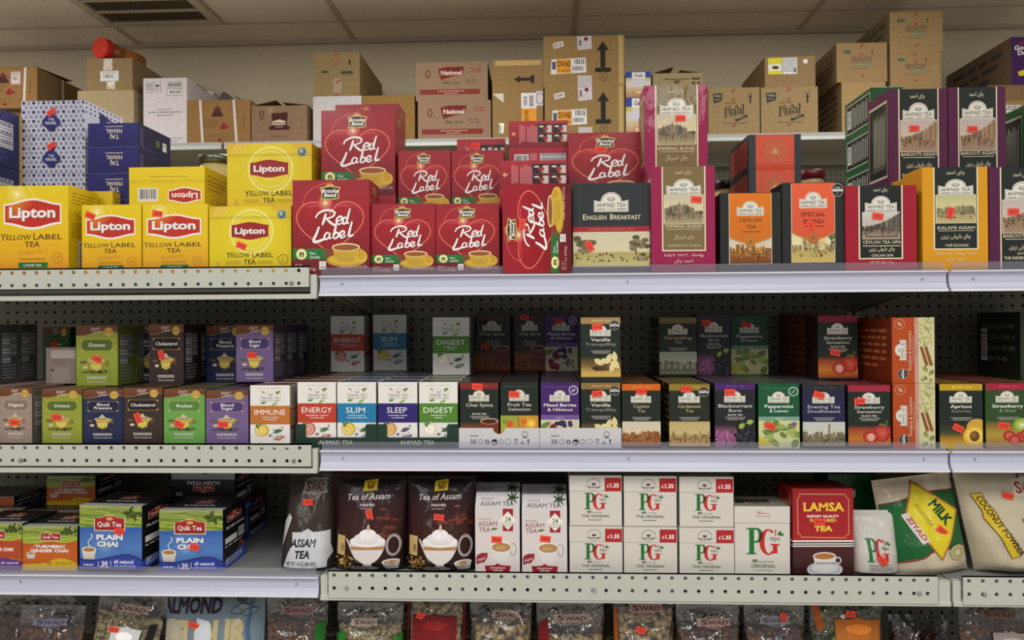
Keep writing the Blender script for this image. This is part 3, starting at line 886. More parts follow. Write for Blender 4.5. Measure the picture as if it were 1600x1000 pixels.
def red_base():
    A = Art(300, 90, (164, 26, 44)); A.barcode(28, 24, 100, 60); A.para(108, 22, 142, 62, 8, (226, 170, 175)); A.facts(158, 22, 290, 66)
    return A
def red_side():
    A = Art(100, 380, (150, 18, 36))
    for k in range(20):
        A.rect(22 + 3 * (k % 3), 60 + k * 13, 70 + 7 * (k % 4), 65 + k * 13, (120, 10, 26))
    A.rect(30, 18, 74, 48, (140, 110, 50))
    return A
def ahmad_logo(A, x0, x1, y0, y1, bg=(226, 224, 212), ink=(34, 36, 36), thin=False):
    w, h = x1 - x0, y1 - y0
    ya = y0 + 0.45 * h
    cx = (x0 + x1) / 2
    def outline(m):
        arch = [(cx + (0.29 * w + m) * math.cos(math.radians(a)), ya + 0.02 * h - (0.47 * h + m) * math.sin(math.radians(a))) for a in range(0, 181, 20)]
        return [(x0 - m, ya - m)] + arch[::-1] + [(x1 + m, ya - m), (x1 + m, y1 + m), (x0 - m, y1 + m)]
    A.poly(outline(0.035 * w), bg); A.poly(outline(0.004 * w), ink); A.poly(outline(-0.008 * w), bg)
    A.text('AHMAD TEA', x0 + 0.05 * w, x1 - 0.05 * w, y0 + 0.80 * h, 0.25 * h, ink, 0.006, 0.0)
    A.rect(x0 + 0.05 * w, y1 - 0.11 * h, cx - 0.18 * w, y1 - 0.07 * h, ink); A.rect(cx + 0.18 * w, y1 - 0.11 * h, x1 - 0.05 * w, y1 - 0.07 * h, ink)
    A.text('LONDON', cx - 0.14 * w, cx + 0.14 * w, y1 - 0.045 * h, 0.09 * h, ink)
    A.ell(cx, y0 + 0.32 * h, 0.13 * w, 0.1 * h, tuple(int(c * .6) for c in bg), 10); A.ell(cx, y0 + 0.32 * h, 0.09 * w, 0.06 * h, bg, 8); A.ring(cx, y0 + 0.40 * h, 0.1 * w, 0.05 * h, 0.01 * w, ink, 10)
def shade_(c, k): return tuple(min(255, int(x * k)) for x in c)
def view(A, x0, y0, x1, y1, sky, mid, ground, dark, seed=1, kind='town'):
    """a small printed landscape"""
    w, h = x1 - x0, y1 - y0
    r = random.Random(seed)
    A.grad(x0, y0, x1, y1, [(0, sky[0]), (0.55, sky[1]), (0.62, ground[0]), (1, ground[1])])
    if kind in ('town', 'palace', 'street', 'fort'):
        n = 14 if kind != 'fort' else 9
        for k in range(n):
            bx = x0 + w * (k + r.uniform(-.2, .2)) / n; bw = w / n * r.uniform(.7, 1.5); bh = h * r.uniform(.1, .26)
            if kind == 'street': bh = h * (0.12 + 0.55 * (k / n) ** 2)
            if kind == 'palace': bh = h * (0.3 if 2 < k < 11 else 0.12)
            if kind == 'fort': bh = h * (0.34 - 0.05 * abs(k - 3)) if k < 7 else h * .08
            f = r.uniform(.78, 1.15); c = tuple(int(q * f) for q in mid)
            A.rect(max(x0, bx), y0 + h * .64 - bh, min(bx + bw, x1), y0 + h * .68, tuple(min(255, q) for q in c))
            for q in range(3 if kind != 'street' else 6):
                wx = bx + bw * r.uniform(.15, .8); wy = y0 + h * .64 - bh * r.uniform(.2, .9)
                A.rect(max(x0, wx), wy, min(x1, wx + w * .012), wy + h * .035, dark)
            if r.random() < .35 and kind != 'street':
                A.poly([(bx + bw * .4, y0 + h * .64 - bh), (bx + bw * .5, y0 + h * .64 - bh - h * .14), (bx + bw * .6, y0 + h * .64 - bh)], tuple(min(255, q) for q in c))
    if kind in ('park', 'palace'):
        for cx, s in ((x0 + w * .13, 1.2), (x0 + w * .82, 1.1)) if kind == 'park' else ((x0 + w * .93, .9),):
            A.rect(cx - w * .008, y0 + h * .35, cx + w * .008, y0 + h * .65, dark)
            for q in range(16):
                A.ell(cx + r.gauss(0, .05) * w * s, y0 + h * (.34 + r.gauss(0, .09)), w * .045 * s, h * .06 * s, shade_(((120, 112, 80) if kind == 'park' else (112, 108, 74)), r.uniform(.72, 1.25)), 8)
    for k in range(46):                                   # a crowd along the foot of the view
        px = x0 + w * r.random(); py = y0 + h * r.uniform(.64, .86); c = r.choice([dark, dark, (190, 176, 140), tuple(int(q * .6) for q in mid), (150, 60, 40)])
        ph = h * r.uniform(.04, .09)
        A.poly([(max(x0, px), py), (min(x1, px + w * .013), py - ph), (min(x1, px + w * .026), py)], c)
PAL = {'imperial': (((196, 190, 170), (222, 208, 160)), (120, 110, 90), ((120, 110, 84), (170, 160, 120)), (44, 46, 44), 'fort'),
       'barooti': (((190, 178, 176), (206, 190, 176)), (158, 128, 96), ((150, 120, 92), (160, 134, 112)), (60, 46, 44), 'street'),
       'kalami': (((186, 186, 140), (214, 206, 150)), (150, 146, 104), ((170, 158, 108), (190, 176, 126)), (70, 74, 50), 'town'),
       'opa': (((206, 206, 196), (190, 180, 164)), (100, 92, 80), ((96, 86, 74), (180, 160, 136)), (36, 32, 30), 'street'),
       'ceylon': (((178, 190, 210), (226, 206, 166)), (176, 124, 56), ((166, 104, 40), (110, 62, 26)), (56, 36, 22), 'town'),
       'special': (((206, 210, 168), (230, 224, 176)), (190, 172, 120), ((176, 160, 96), (206, 186, 110)), (60, 44, 26), 'palace'),
       'breakfast': (((206, 200, 172), (214, 206, 172)), (170, 164, 130), ((176, 164, 96), (202, 190, 130)), (40, 40, 34), 'park')}
def ahmad_tall(side, panel, pal, lines, H=485, edge=CREAM, gold=CREAM, foot=None):
    """tall caddy: a coloured carton with a framed panel; lines: (text, y, cap height, x0, x1)"""
    A = Art(307, H, side)
    y1 = H - 101 if foot else H + 5
    A.rect(52, 0, 262, y1, edge); A.rect(58, 0, 256, y1 - 6, panel)
    ahmad_logo(A, 80, 234, 66, 136)
    A.rect(62, 138, 252, 282, edge)
    view(A, 65, 140, 249, 280, PAL[pal][0], PAL[pal][1], PAL[pal][2], PAL[pal][3], len(pal), PAL[pal][4])
    for t, y, h, x0, x1 in lines:
        A.text(t, x0, x1, y, h, gold, 0.004 if t.isascii() else 0, 0.016 if t.isascii() else 0)
    if len(lines) > 1: A.fine(74, 240, lines[1][1] + 6, 3, gold, 1)
    if foot:
        A.text(foot, 60, 250, y1 + 26, 11, gold); A.text('ﯼﺎﭼ ﺪﻤﺣا', 110, 200, y1 + 54, 15, gold)
    return A
AR_AHMAD, AR_IMP, AR_GOLD = 'ﺪﻤﺣا ﯼﺎﭼ', 'لﺎﻳﺮﭙﻣا ﯼﺎﭼ', 'ﻦﻳرز ﯽﺗورﺎﺑ ﯼﺎﭼ'
def imperial(): return ahmad_tall((150, 24, 76), (124, 106, 66), 'imperial', [(AR_AHMAD, 36, 18, 115, 195), ('IMPERIAL BLEND', 300, 14, 70, 244), (AR_IMP, 352, 18, 108, 206), ('ИМПЕРСКАЯ СМЕСЬ', 392, 9, 78, 240)], 515, CREAM, (224, 212, 180), 'NET WT. 454g')
def imperial_b(): return ahmad_tall((150, 24, 76), (124, 106, 66), 'imperial', [(AR_AHMAD, 36, 18, 115, 195), ('IMPERIAL BLEND', 308, 15, 64, 246), (AR_IMP, 352, 20, 100, 210), ('MAHARAJI IMPERIAL', 400, 9, 78, 240)], 410, CREAM, (224, 212, 180))
def barooti(): return ahmad_tall((82, 24, 64), (28, 36, 33), 'barooti', [(AR_AHMAD, 40, 18, 110, 190), ('BAROOTI ASSAM', 300, 14, 62, 252), (AR_GOLD, 348, 20, 90, 225), ('· ﻢﻴﺘﺴﻫ ·', 370, 12, 120, 190), ('THE INDIEN BAROOTI', 394, 13, 66, 248)], 435)
def kalami(): return ahmad_tall((214, 152, 22), (28, 36, 33), 'kalami', [(AR_AHMAD, 36, 18, 110, 200), ('KALAMI ASSAM', 312, 15, 68, 246), (AR_GOLD, 356, 20, 84, 226), ('ЧАЙ КАЛАМИ', 400, 13, 104, 214)], 515, CREAM, CREAM, 'NET WT. 454g / 16oz')
def ceylon_opa(): return ahmad_tall((158, 20, 44), (26, 32, 30), 'opa', [(AR_AHMAD, 30, 18, 115, 190), ('CEYLON TEA OPA', 244, 13, 64, 250), (AR_GOLD, 280, 17, 90, 214), ('CEYLAN OPA', 308, 12, 104, 214)], 340)
def ahmad_opa():
    A = Art(360, 420, (158, 20, 44))
    A.rect(66, 0, 290, 364, CREAM); A.rect(73, 0, 283, 358, (26, 32, 30))
    A.text(AR_AHMAD, 140, 215, 28, 17, CREAM)
    ahmad_logo(A, 104, 255, 56, 128)
    view(A, 84, 130, 276, 266, *PAL['opa'][:4], 7, 'street'); A.fine(100, 262, 250, 5, (60, 54, 48), 2)
    A.text('CEYLON TEA OPA', 84, 278, 288, 15, CREAM, 0.004, 0.016); A.fine(86, 276, 297, 4, CREAM)
    A.text(AR_GOLD, 116, 248, 322, 19, CREAM); A.text('CEYLAN OPA', 128, 240, 352, 12, CREAM, 0.004, 0.016)
    A.text('NET WT. 454g / 16oz', 120, 240, 386, 12, (226, 190, 190))
    return A
def award(A, cx, cy, r, col=(36, 38, 38)):
    A.ell(cx, cy, r, r, (210, 205, 195)); A.ell(cx, cy, r * .94, r * .94, col)
    A.text('great', cx - r * .45, cx + r * .45, cy - r * .28, r * .26, WHITE); A.text('taste', cx - r * .88, cx + r * .88, cy + r * .22, r * .52, WHITE, 0.03); A.ell(cx, cy + r * .55, r * .08, r * .08, WHITE, 6)
def ahmad_arch(col, pal, words_, ink, sealc, taste=False):
    A = Art(400, 510, (34, 37, 37))
    A.rect(58, 6, 340, 460, CREAM)
    view(A, 62, 250, 336, 458, *PAL[pal][:4], len(words_[0]), PAL[pal][4])
    arc = [(62 + 274 * k / 16, 290 + 38 * math.sin(math.pi * k / 16)) for k in range(17)]
    A.poly([(62, 4), (336, 4)] + arc[::-1], [tuple(min(255, int(c * 1.08)) for c in col)] * 2 + [col] * 17)
    A.line(arc, 3, GOLD)
    ahmad_logo(A, 116, 282, 60, 142)
    for (t, y, x0, x1) in words_:
        A.text(t, x0, x1, y, 24, ink, 0.008, 0.03)
    A.fine(140, 270, 250, 6, ink, 4)
    A.ell(199, 318, 36, 34, sealc); A.ring(199, 318, 28, 26, 2.5, (120, 70, 26)); A.ell(199, 318, 14, 13, (150, 96, 40))
    if taste: award(A, 356, 46, 38)
    return A
def breakfast():
    A = Art(372, 438, (44, 50, 53))
    for k in range(30):
        A.rect(30, 8 + k * 7, 34, 11 + k * 7, (90, 96, 100))
    ahmad_logo(A, 108, 264, 50, 135)
    A.text('E', 46, 66, 178, 26, CREAM, 0.005, 0.035); A.text('NGLISH', 67, 164, 178, 20, CREAM, 0.008, 0.035); A.text('B', 178, 198, 178, 26, CREAM, 0.005, 0.035); A.text('REAKFAST', 199, 328, 178, 20, CREAM, 0.008, 0.035)
    A.rect(0, 212, 372, 238, (160, 40, 48)); A.text('CELEBRATED MORNING TEAS', 78, 298, 230, 9, (206, 130, 120), 0, 0, 0, 0, True, 0.1)
    view(A, 0, 238, 372, 408, *PAL['breakfast'][:4], 5, 'park')
    A.text('100', 318, 352, 360, 18, BLACK, 0.02); A.rect(312, 366, 358, 378, BLACK); A.fine(318, 352, 370, 4, WHITE)
    return A
def seal_top():
    A = Art(350, 215, (52, 58, 62))
    A.rect(48, 0, 305, 215, (212, 88, 62))
    A.poly([(48, 185), (305, 185), (305, 215), (48, 215)], (206, 70, 34))
    for r_, w in ((66, 4), (58, 2), (44, 3)):
        A.ring(178, 100, r_, r_, w, (176, 130, 84))
    A.ell(178, 100, 40, 36, (196, 110, 72)); A.poly([(150, 116), (178, 78), (206, 116)], (208, 140, 100)); A.ell(178, 108, 16, 10, (214, 160, 120))
    r = random.Random(3)
    for k in range(70):                                    # the crackle of the print under its wrap
        x, y = r.uniform(52, 300), r.uniform(4, 160)
        if math.hypot(x - 178, y - 100) > 68: A.poly([(x, y), (x + r.uniform(4, 9), y + r.uniform(-3, 3)), (x + r.uniform(0, 6), y + r.uniform(2, 5))], (224, 130, 110))
    return A
def panel_side(bg, ink, frame=None, W=200, H=120, code=True, rows=9, vert=False, pane=None):
    A = Art(W, H, bg)
    if frame:
        A.rect(W * .06, H * .1, W * .94, H * .9, frame); A.rect(W * .075, H * .125, W * .925, H * .875, pane or tuple(int(c * .35) for c in bg))
    if vert:
        for k in range(rows):
            x = W * (.28 + .6 * k / rows); A.rect(x, H * (.2 + .03 * (k % 3)), x + W * .6 / rows * .4, H * (.8 - .05 * (k % 2)), ink)
    else:
        A.para(W * .12, H * .18, W * .88, H * .84, rows, ink, 0.42)
    if code: A.barcode(W * .1, H * .25, W * .24, H * .75, False)
    return A
def prince(bg, l1, l2=None, plate=None, ink=WHITE, frame=None, H=360):
    A = Art(264, H, bg)
    A.grad(0, 0, 264, H, [(0, bg), (0.6, tuple(min(255, int(c * 1.06)) for c in bg)), (1, bg)])
    wave = [(264 * k / 12, 46 + 14 * math.sin(1.1 + k * 0.42)) for k in range(13)]
    A.poly([(0, 0), (264, 0)] + wave[::-1], [(118, 66, 40)] * 2 + [(96, 54, 34)] * 13)
    A.line(wave, 3, (176, 140, 70))
    A.text('Prince', 92, 150, 28, 20, (232, 226, 216), -0.004, 0, 0.4, -10); A.text('of Peace', 98, 164, 45, 14, (232, 226, 216), -0.004, 0, 0.4, -10)
    A.ell(206, 38, 29, 28, (206, 172, 78)); A.ring(206, 38, 24, 23, 1.5, (120, 84, 30)); A.fine(184, 228, 30, 3, (110, 76, 30)); A.fine(186, 226, 40, 3, (110, 76, 30))
    plate = plate or tuple(int(c * 0.6) for c in bg); frame = frame or GOLD
    A.line([(30, 82), (234, 82), (234, 152), (30, 152)], 1.5, frame, True)
    A.poly([(54, 85), (210, 85), (228, 100), (228, 134), (210, 149), (54, 149), (36, 134), (36, 100)], plate)
    for sx, sy in ((30, 82), (234, 82), (30, 152), (234, 152)):
        dx, dy = (14 if sx < 100 else -14), (14 if sy < 100 else -14)
        A.poly([(sx, sy), (sx + dx, sy), (sx, sy + dy)], frame)
    if l2:
        A.text(l1, 132 - len(l1) * 8.4, 132 + len(l1) * 8.4, 114, 20, ink, 0.012, 0.03); A.text(l2, 132 - len(l2) * 7.6, 132 + len(l2) * 7.6, 138, 20, ink, 0.012, 0.03)
    else:
        q = min(84, len(l1) * 10.5); A.text(l1, 132 - q, 132 + q, 126, 20, ink, 0.012, 0.03)
    r = random.Random(7)
    for k in range(60):
        A.ell(132 + r.gauss(0, 44), 278 + r.gauss(0, 6), r.uniform(4, 9), r.uniform(2, 4), r.choice([(40, 32, 24), (58, 46, 34), (30, 24, 20), (92, 76, 56)]), 6)
    A.rect(28, 212, 66, 226, (112, 84, 58)); A.ell(60, 250, 16, 9, (214, 196, 160)); A.ell(196, 226, 12, 14, (120, 90, 50)); A.ell(196, 226, 6, 8, bg)
    A.poly([(84, 210), (172, 210), (160, 262), (128, 274), (98, 262)], [(190, 150, 50), (190, 150, 50), (214, 190, 80), (206, 200, 90), (214, 190, 80)])
    A.ell(128, 206, 52, 12, (206, 196, 160)); A.ell(128, 204, 42, 8, (150, 120, 60)); A.poly([(100, 202), (156, 202), (140, 184), (116, 184)], (196, 190, 160)); A.ell(128, 180, 8, 6, (206, 200, 176))
    for k in range(8):
        A.ell(104 + k * 7, 236 + (k % 3) * 7, 6, 4, (236, 226, 120), 7)
    A.poly([(172, 214), (198, 200), (194, 210), (168, 236)], (190, 160, 80))
    A.fine(66, 190, 306, 6, (220, 216, 206), 1); A.fine(70, 194, 316, 5, (220, 216, 206), 2); A.text('Dietary Supplement', 72, 192, 341, 9, (226, 222, 214), 0.01)
    return A
def leaf(A, cx, cy, l, w, ang, col, vein=None):
    ca, sa = math.cos(math.radians(ang)), math.sin(math.radians(ang))
    P = [(-l, 0), (-l * .4, -w), (l * .3, -w * .9), (l, 0), (l * .3, w * .9), (-l * .4, w)]
    A.poly([(cx + x * ca - y * sa, cy + x * sa + y * ca) for x, y in P], col)
    if vein: A.line([(cx - l * ca, cy - l * sa), (cx + l * ca, cy + l * sa)], w * .14, vein)
def herbal(name, col, subs, fruit):
    A = Art(242, 408, (232, 230, 226))
    A.text('NATURAL BENEFITS', 48, 196, 24, 6, (90, 90, 86), 0, 0, 0, 0, True, 0.15)
    for cx, cy, l, w, a, c in ((168, 48, 22, 10, -30, (110, 150, 50)), (84, 112, 22, 9, -20, (86, 140, 52)), (150, 122, 26, 9, -35, (160, 190, 110)), (80, 46, 14, 6, 40, (196, 150, 90))):
        leaf(A, cx, cy, l, w, a, c, (70, 110, 40))
    ahmad_logo(A, 62, 186, 40, 104, (236, 234, 230), (60, 60, 56))
    A.rect(0, 134, 242, 256, col)
    A.text(name, 22 if len(name) > 5 else 52, 216 if len(name) > 5 else 178, 194, 34, (244, 244, 244), 0.0)
    for k, t in enumerate(subs):
        A.text(t, 121 - len(t) * 4, 121 + len(t) * 4, 214 + k * 15, 7.5, (240, 240, 240), 0.012)
    f1, f2, f3 = fruit
    A.ell(70, 295, 44, 42, f1); A.ell(66, 298, 33, 32, (240, 226, 210)); A.ell(66, 298, 29, 28, tuple(min(255, int(c * 1.15)) for c in f1))
    for k in range(8):
        a = math.pi * k / 4; A.line([(66, 298), (66 + 27 * math.cos(a), 298 + 26 * math.sin(a))], 2.2, (240, 226, 210))
    leaf(A, 44, 270, 20, 8, 60, (70, 120, 44)); leaf(A, 168, 300, 32, 13, -20, f2, (40, 70, 30)); leaf(A, 176, 296, 18, 7, 25, (70, 110, 60))
    A.ell(60, 262, 10, 7, f2, 8); A.ell(196, 276, 7, 6, f3, 8); A.ell(120, 330, 9, 8, f3, 8)
    leaf(A, 178, 344, 36, 15, -18, f3); A.text('100%', 160, 196, 342, 10, WHITE, 0.02, 0, 0, -18); A.fine(160, 198, 346, 4, WHITE)
    r = random.Random(len(name))
    for k in range(9):
        leaf(A, r.uniform(20, 225), r.uniform(275, 350), r.uniform(3, 7), r.uniform(2, 3), r.uniform(0, 180), r.choice([f2, f3, (80, 120, 60)]))
    return A
FG = (27, 38, 31)
def foil(l1, l2, band=None, bandtxt='BLACK TEA', bg=FG, pic='town', l3='BLACK TEA', ink=(206, 204, 196), ink2=None, taste=None, H=410):
    A = Art(242, H, bg)
    ink2 = ink2 or ink
    if band:
        A.rect(0, 0, 242, 40, band); A.text(bandtxt, 70, 180, 24, 9, tuple(min(255, int(c * 1.5) + 40) for c in band), 0.01, 0, 0, 0, True, 0.2)
        for k in range(24):
            A.rect(4 + k * 10, 40, 9 + k * 10, 43, band)
    else:
        A.fine(20, 226, 26, 4, tuple(min(255, c + 50) for c in bg), 3)
    ahmad_logo(A, 60, 178, 52, 116)
    q1 = min(104, len(l1) * 8.6); A.text(l1, 121 - q1, 121 + q1, 153, 21, ink, 0.012)
    if l2:
        q2 = min(94, len(l2) * 8.0); A.text(l2, 121 - q2, 121 + q2, 181, 19, ink2, 0.006)
    if l3: A.text(l3, 76, 166, 204, 9.5, (230, 228, 220), 0.02)
    for k in range(3):
        A.fine(60 + 8 * k, 184 - 8 * k, 212 + 8 * k, 3.2, (190, 188, 180), k)
    y0 = 262
    if pic == 'cup':
        A.grad(0, 250, 242, H, [(0, bg), (0.4, (150, 84, 40)), (1, (120, 60, 26))]); A.rect(126, 246, 242, 330, (120, 48, 26)); A.ell(184, 246, 58, 20, (200, 160, 130)); A.ell(184, 248, 50, 15, (70, 36, 22)); A.poly([(126, 330), (242, 330), (228, 362), (140, 362)], (100, 36, 20))
        r = random.Random(2)
        for k in range(26): A.ell(r.uniform(20, 220), r.uniform(340, 385), r.uniform(6, 14), r.uniform(4, 8), r.choice([(96, 62, 36), (150, 104, 60), (64, 40, 26)]), 7)
    elif pic == 'berries':
        A.rect(0, 206, 242, 236, (112, 84, 150)); A.text('Balance', 94, 150, 228, 16, (176, 156, 200), 0, 0, 0.35, -5); A.rect(0, 236, 242, H, (206, 200, 172))
        r = random.Random(5)
        for k in range(12): A.ell(r.choice([r.uniform(110, 170), r.uniform(80, 190)]), r.uniform(252, 312), 15, 14, r.choice([(46, 38, 74), (58, 46, 92), (34, 26, 56)]), 12)
        for k in range(7): A.ell(r.uniform(14, 90), r.uniform(286, 385), 22, 26, r.choice([(130, 30, 60), (150, 40, 66), (104, 22, 50)]), 14)
        for k in range(26): A.ell(170 + r.gauss(0, 26), 350 + r.gauss(0, 18), 6, 6, (36, 26, 46), 8)
        leaf(A, 30, 270, 40, 16, -30, (110, 130, 60))
    elif pic == 'vanilla':
        A.grad(0, 250, 242, H, [(0, bg), (0.35, (120, 92, 48)), (0.62, (196, 164, 86)), (0.78, (206, 170, 90)), (0.8, (30, 36, 32)), (1, (24, 30, 26))])
        for k in range(7): A.line([(60 + 4 * k, 322 + 3 * k), (150 + 9 * k, 300 + 6 * k)], 4.5, (66, 40, 24))
        for cx, cy, a in ((110, 286, 35), (170, 262, -70), (205, 250, -95), (214, 300, 60), (190, 320, 110), (150, 280, 10)): leaf(A, cx, cy, 36, 17, a, (226, 216, 160), (196, 180, 110))
        A.ell(192, 288, 12, 10, (240, 214, 110), 10)
    elif pic in ('fruits',):
        A.grad(0, 212, 112, H, [(0, (150, 160, 60)), (1, (200, 180, 60))]); A.grad(116, 212, 242, H, [(0, (196, 150, 50)), (1, (214, 120, 40))])
        A.ell(60, 265, 24, 22, (214, 90, 30)); A.ell(30, 250, 18, 16, (120, 150, 50)); A.ell(94, 280, 20, 18, (196, 150, 40)); A.ell(190, 260, 36, 32, (226, 170, 40)); A.ell(150, 250, 20, 18, (206, 110, 40)); A.ell(196, 264, 22, 18, (240, 206, 90))
    elif pic == 'currant':
        A.grad(0, 262, 130, H, [(0, bg), (0.4, (150, 90, 130)), (1, (120, 70, 110))])
        r = random.Random(8)
        for k in range(60): A.ell(170 + r.gauss(0, 36), 330 + r.gauss(0, 34), 10, 10, r.choice([(24, 24, 32), (44, 44, 58), (16, 16, 22), (70, 66, 86)]), 9)
        for k in range(30): leaf(A, r.uniform(5, 90), r.uniform(300, 390), 10, 5, r.uniform(0, 180), r.choice([(170, 100, 150), (130, 70, 120), (190, 130, 170)]))
        leaf(A, 160, 268, 24, 16, -40, (150, 180, 70)); leaf(A, 210, 244, 24, 16, -20, (150, 180, 70))
    elif pic == 'mint':
        A.rect(0, 208, 242, 234, (120, 160, 140)); A.text('Relax', 96, 146, 228, 16, (190, 210, 196), 0, 0, 0.35, -5); A.rect(0, 234, 242, H, (204, 206, 150))
        r = random.Random(4)
        for k in range(22): leaf(A, r.uniform(40, 235), r.uniform(245, 385), r.uniform(26, 40), r.uniform(14, 20), r.uniform(-60, 60), r.choice([(110, 140, 56), (136, 160, 76), (86, 120, 50), (160, 176, 96)]), (190, 204, 130))
        A.poly([(0, 330), (90, 390), (0, 395)], (206, 190, 60)); A.ell(210, 256, 18, 14, (140, 90, 140), 10)
    elif pic == 'berry':
        A.grad(0, 262, 242, H, [(0, bg), (0.15, (150, 60, 30)), (0.6, (196, 120, 40)), (0.9, (150, 70, 30)), (0.92, (30, 32, 40)), (1, (24, 26, 34))])
        for cx, cy, rx, ry in ((196, 310, 50, 56), (130, 336, 46, 42)):
            A.ell(cx, cy, rx, ry, (170, 44, 40)); A.ell(cx - 6, cy + 6, rx * .7, ry * .7, (190, 70, 56))
            for k in range(14): A.ell(cx + rx * .75 * math.cos(k * 2.4) * (k / 14), cy + ry * .75 * math.sin(k * 2.4) * (k / 14), 3, 4, (220, 150, 100), 6)
        A.ell(130, 338, 22, 26, (226, 170, 140)); A.line(spline([(214, 258), (222, 240), (214, 226)]), 5, (110, 130, 60)); leaf(A, 200, 256, 26, 8, 10, (90, 110, 50))
    elif pic == 'apricot':
        A.grad(0, 250, 242, H, [(0, bg), (0.4, (60, 70, 40)), (0.7, (190, 140, 40)), (1, (206, 180, 60))])
        A.ell(210, 280, 60, 60, (206, 160, 70)); A.ell(196, 330, 66, 64, (226, 176, 40)); A.ell(196, 330, 52, 50, (238, 206, 90)); A.ell(196, 332, 28, 34, (110, 66, 30)); A.ell(190, 326, 14, 20, (150, 96, 50))
    elif pic == 'kiwi':
        A.grad(0, 230, 242, H, [(0, bg), (0.5, (180, 150, 60)), (1, (150, 110, 40))])
        A.ell(200, 262, 48, 44, (140, 170, 60)); A.ell(200, 262, 34, 30, (170, 196, 90)); A.ell(200, 262, 14, 12, (226, 230, 190))
        for cx, cy in ((130, 330), (196, 340), (160, 356), (226, 320)): A.ell(cx, cy, 36, 34, (170, 50, 44)); A.ell(cx, cy, 22, 20, (206, 100, 80))
    else:
        p = {'city': (((206, 200, 180), (220, 206, 170)), (170, 110, 60), ((170, 100, 46), (140, 84, 40)), (70, 44, 26)), 'bazaar': (((190, 170, 110), (206, 186, 130)), (170, 150, 100), ((160, 120, 60), (196, 170, 110)), (90, 60, 30)),
             'river': (((190, 196, 196), (206, 206, 190)), (130, 124, 96), ((110, 104, 80), (140, 134, 100)), (60, 56, 40)), 'bridge': (((170, 176, 160), (190, 190, 166)), (96, 100, 90), ((100, 104, 90), (120, 120, 100)), (50, 54, 48))}[pic]
        view(A, 0, 240, 242, H - 12, *p, len(l1), 'town')
        if pic == 'river': A.rect(146, 262, 156, 330, (140, 120, 80)); A.poly([(146, 262), (151, 246), (156, 262)], (140, 120, 80))
        if pic == 'bridge':
            for k in range(6): A.ell(20 + 40 * k, 340, 16, 22, (150, 150, 130), 12)
        A.rect(0, H - 12, 242, H, (20, 26, 22))
    if taste == 'taste': award(A, 206, 50, 31)
    elif taste == 'leaf': A.ring(206, 48, 27, 27, 4, WHITE); leaf(A, 206, 48, 20, 10, -40, (90, 150, 90) if bg[1] > bg[0] else (160, 140, 190))
    return A
def rooibos():
    B = Art(420, 264, (178, 72, 24))          # drawn upright, used lying on its side
    B.rect(0, 140, 420, 165, (196, 150, 140)); B.text('Balance', 180, 240, 158, 14, (130, 70, 60), 0, 0, 0.3)
    B.rect(0, 165, 420, 264, (206, 204, 160))
    r = random.Random(6)
    for k in range(70):
        x, y = r.uniform(230, 420), r.uniform(170, 260)
        B.line([(x, y), (x + r.uniform(-34, 34), y + r.uniform(-18, 18))], 4, r.choice([(150, 160, 50), (120, 140, 50), (196, 180, 80), (206, 206, 120)]))
    for q, y in enumerate((186, 214)):
        B.poly([(110, y + 20), (230, y - 14), (232, y + 4), (114, y + 40)], (150, 90, 46)); B.line([(112, y + 28), (232, y - 6)], 4, (110, 62, 30))
    for k in range(14): B.ell(r.uniform(10, 110), r.uniform(180, 250), 12, 9, r.choice([(150, 150, 70), (190, 190, 120), (110, 120, 50)]), 8)
    B.ring(378, 46, 31, 31, 3, (214, 170, 140)); leaf(B, 378, 46, 22, 11, -45, (206, 150, 120))
    award(B, 58, 66, 32)
    ahmad_logo(B, 150, 272, 20, 84)
    B.text('Rooibos & Cinnamon', 80, 334, 118, 20, (226, 196, 170), 0.006); B.fine(120, 300, 126, 4, (214, 170, 140))
    return B.turned(3)
def field(A, x0, y0, x1, y1, seed=1):
    """a printed tea garden"""
    A.grad(x0, y0, x1, y1, [(0, (170, 172, 110)), (0.25, (126, 146, 60)), (1, (136, 160, 40))])
    r = random.Random(seed); w, h = x1 - x0, y1 - y0
    for k in range(16):
        a = k / 16; y = y0 + h * (0.15 + 0.85 * a)
        pts = [(x0 + w * q / 10, y + h * 0.07 * math.sin(q * 0.7 + k * 1.3) - h * .1 * (q / 10) * (1 - a)) for q in range(11)]
        A.line(pts, h * 0.035 * (0.6 + a), r.choice([(90, 114, 34), (164, 182, 70), (100, 130, 40), (182, 196, 90)]))
    for k in range(40):
        A.ell(x0 + w * (.82 + r.gauss(0, .07)), y0 + h * (.36 + r.gauss(0, .11)), w * .025, h * .06, r.choice([(60, 80, 24), (44, 60, 20), (80, 100, 34)]), 7)
def quik_logo(A, x0, y0, x1, y1):
    w, h = x1 - x0, y1 - y0
    o = lambda m: [(x0 - m, y0 + .16 * h), (x0 + .2 * w, y0 + .14 * h - m * .5), (x0 + .38 * w, y0 - m), (x0 + .62 * w, y0 - m), (x0 + .8 * w, y0 + .14 * h - m * .5), (x1 + m, y0 + .16 * h), (x1 + m, y1 + m), (x0 - m, y1 + m)]
    A.poly(o(.03 * w), (226, 210, 190)); A.poly(o(0), [(170, 30, 26)] * 6 + [(140, 20, 20)] * 2)
    A.ell((x0 + x1) / 2, y0 + .2 * h, .12 * w, .12 * h, GOLD, 10)
    A.text('Quik Tea', x0 + .08 * w, x1 - .1 * w, y0 + .76 * h, .34 * h, WHITE, 0.012, 0.04)
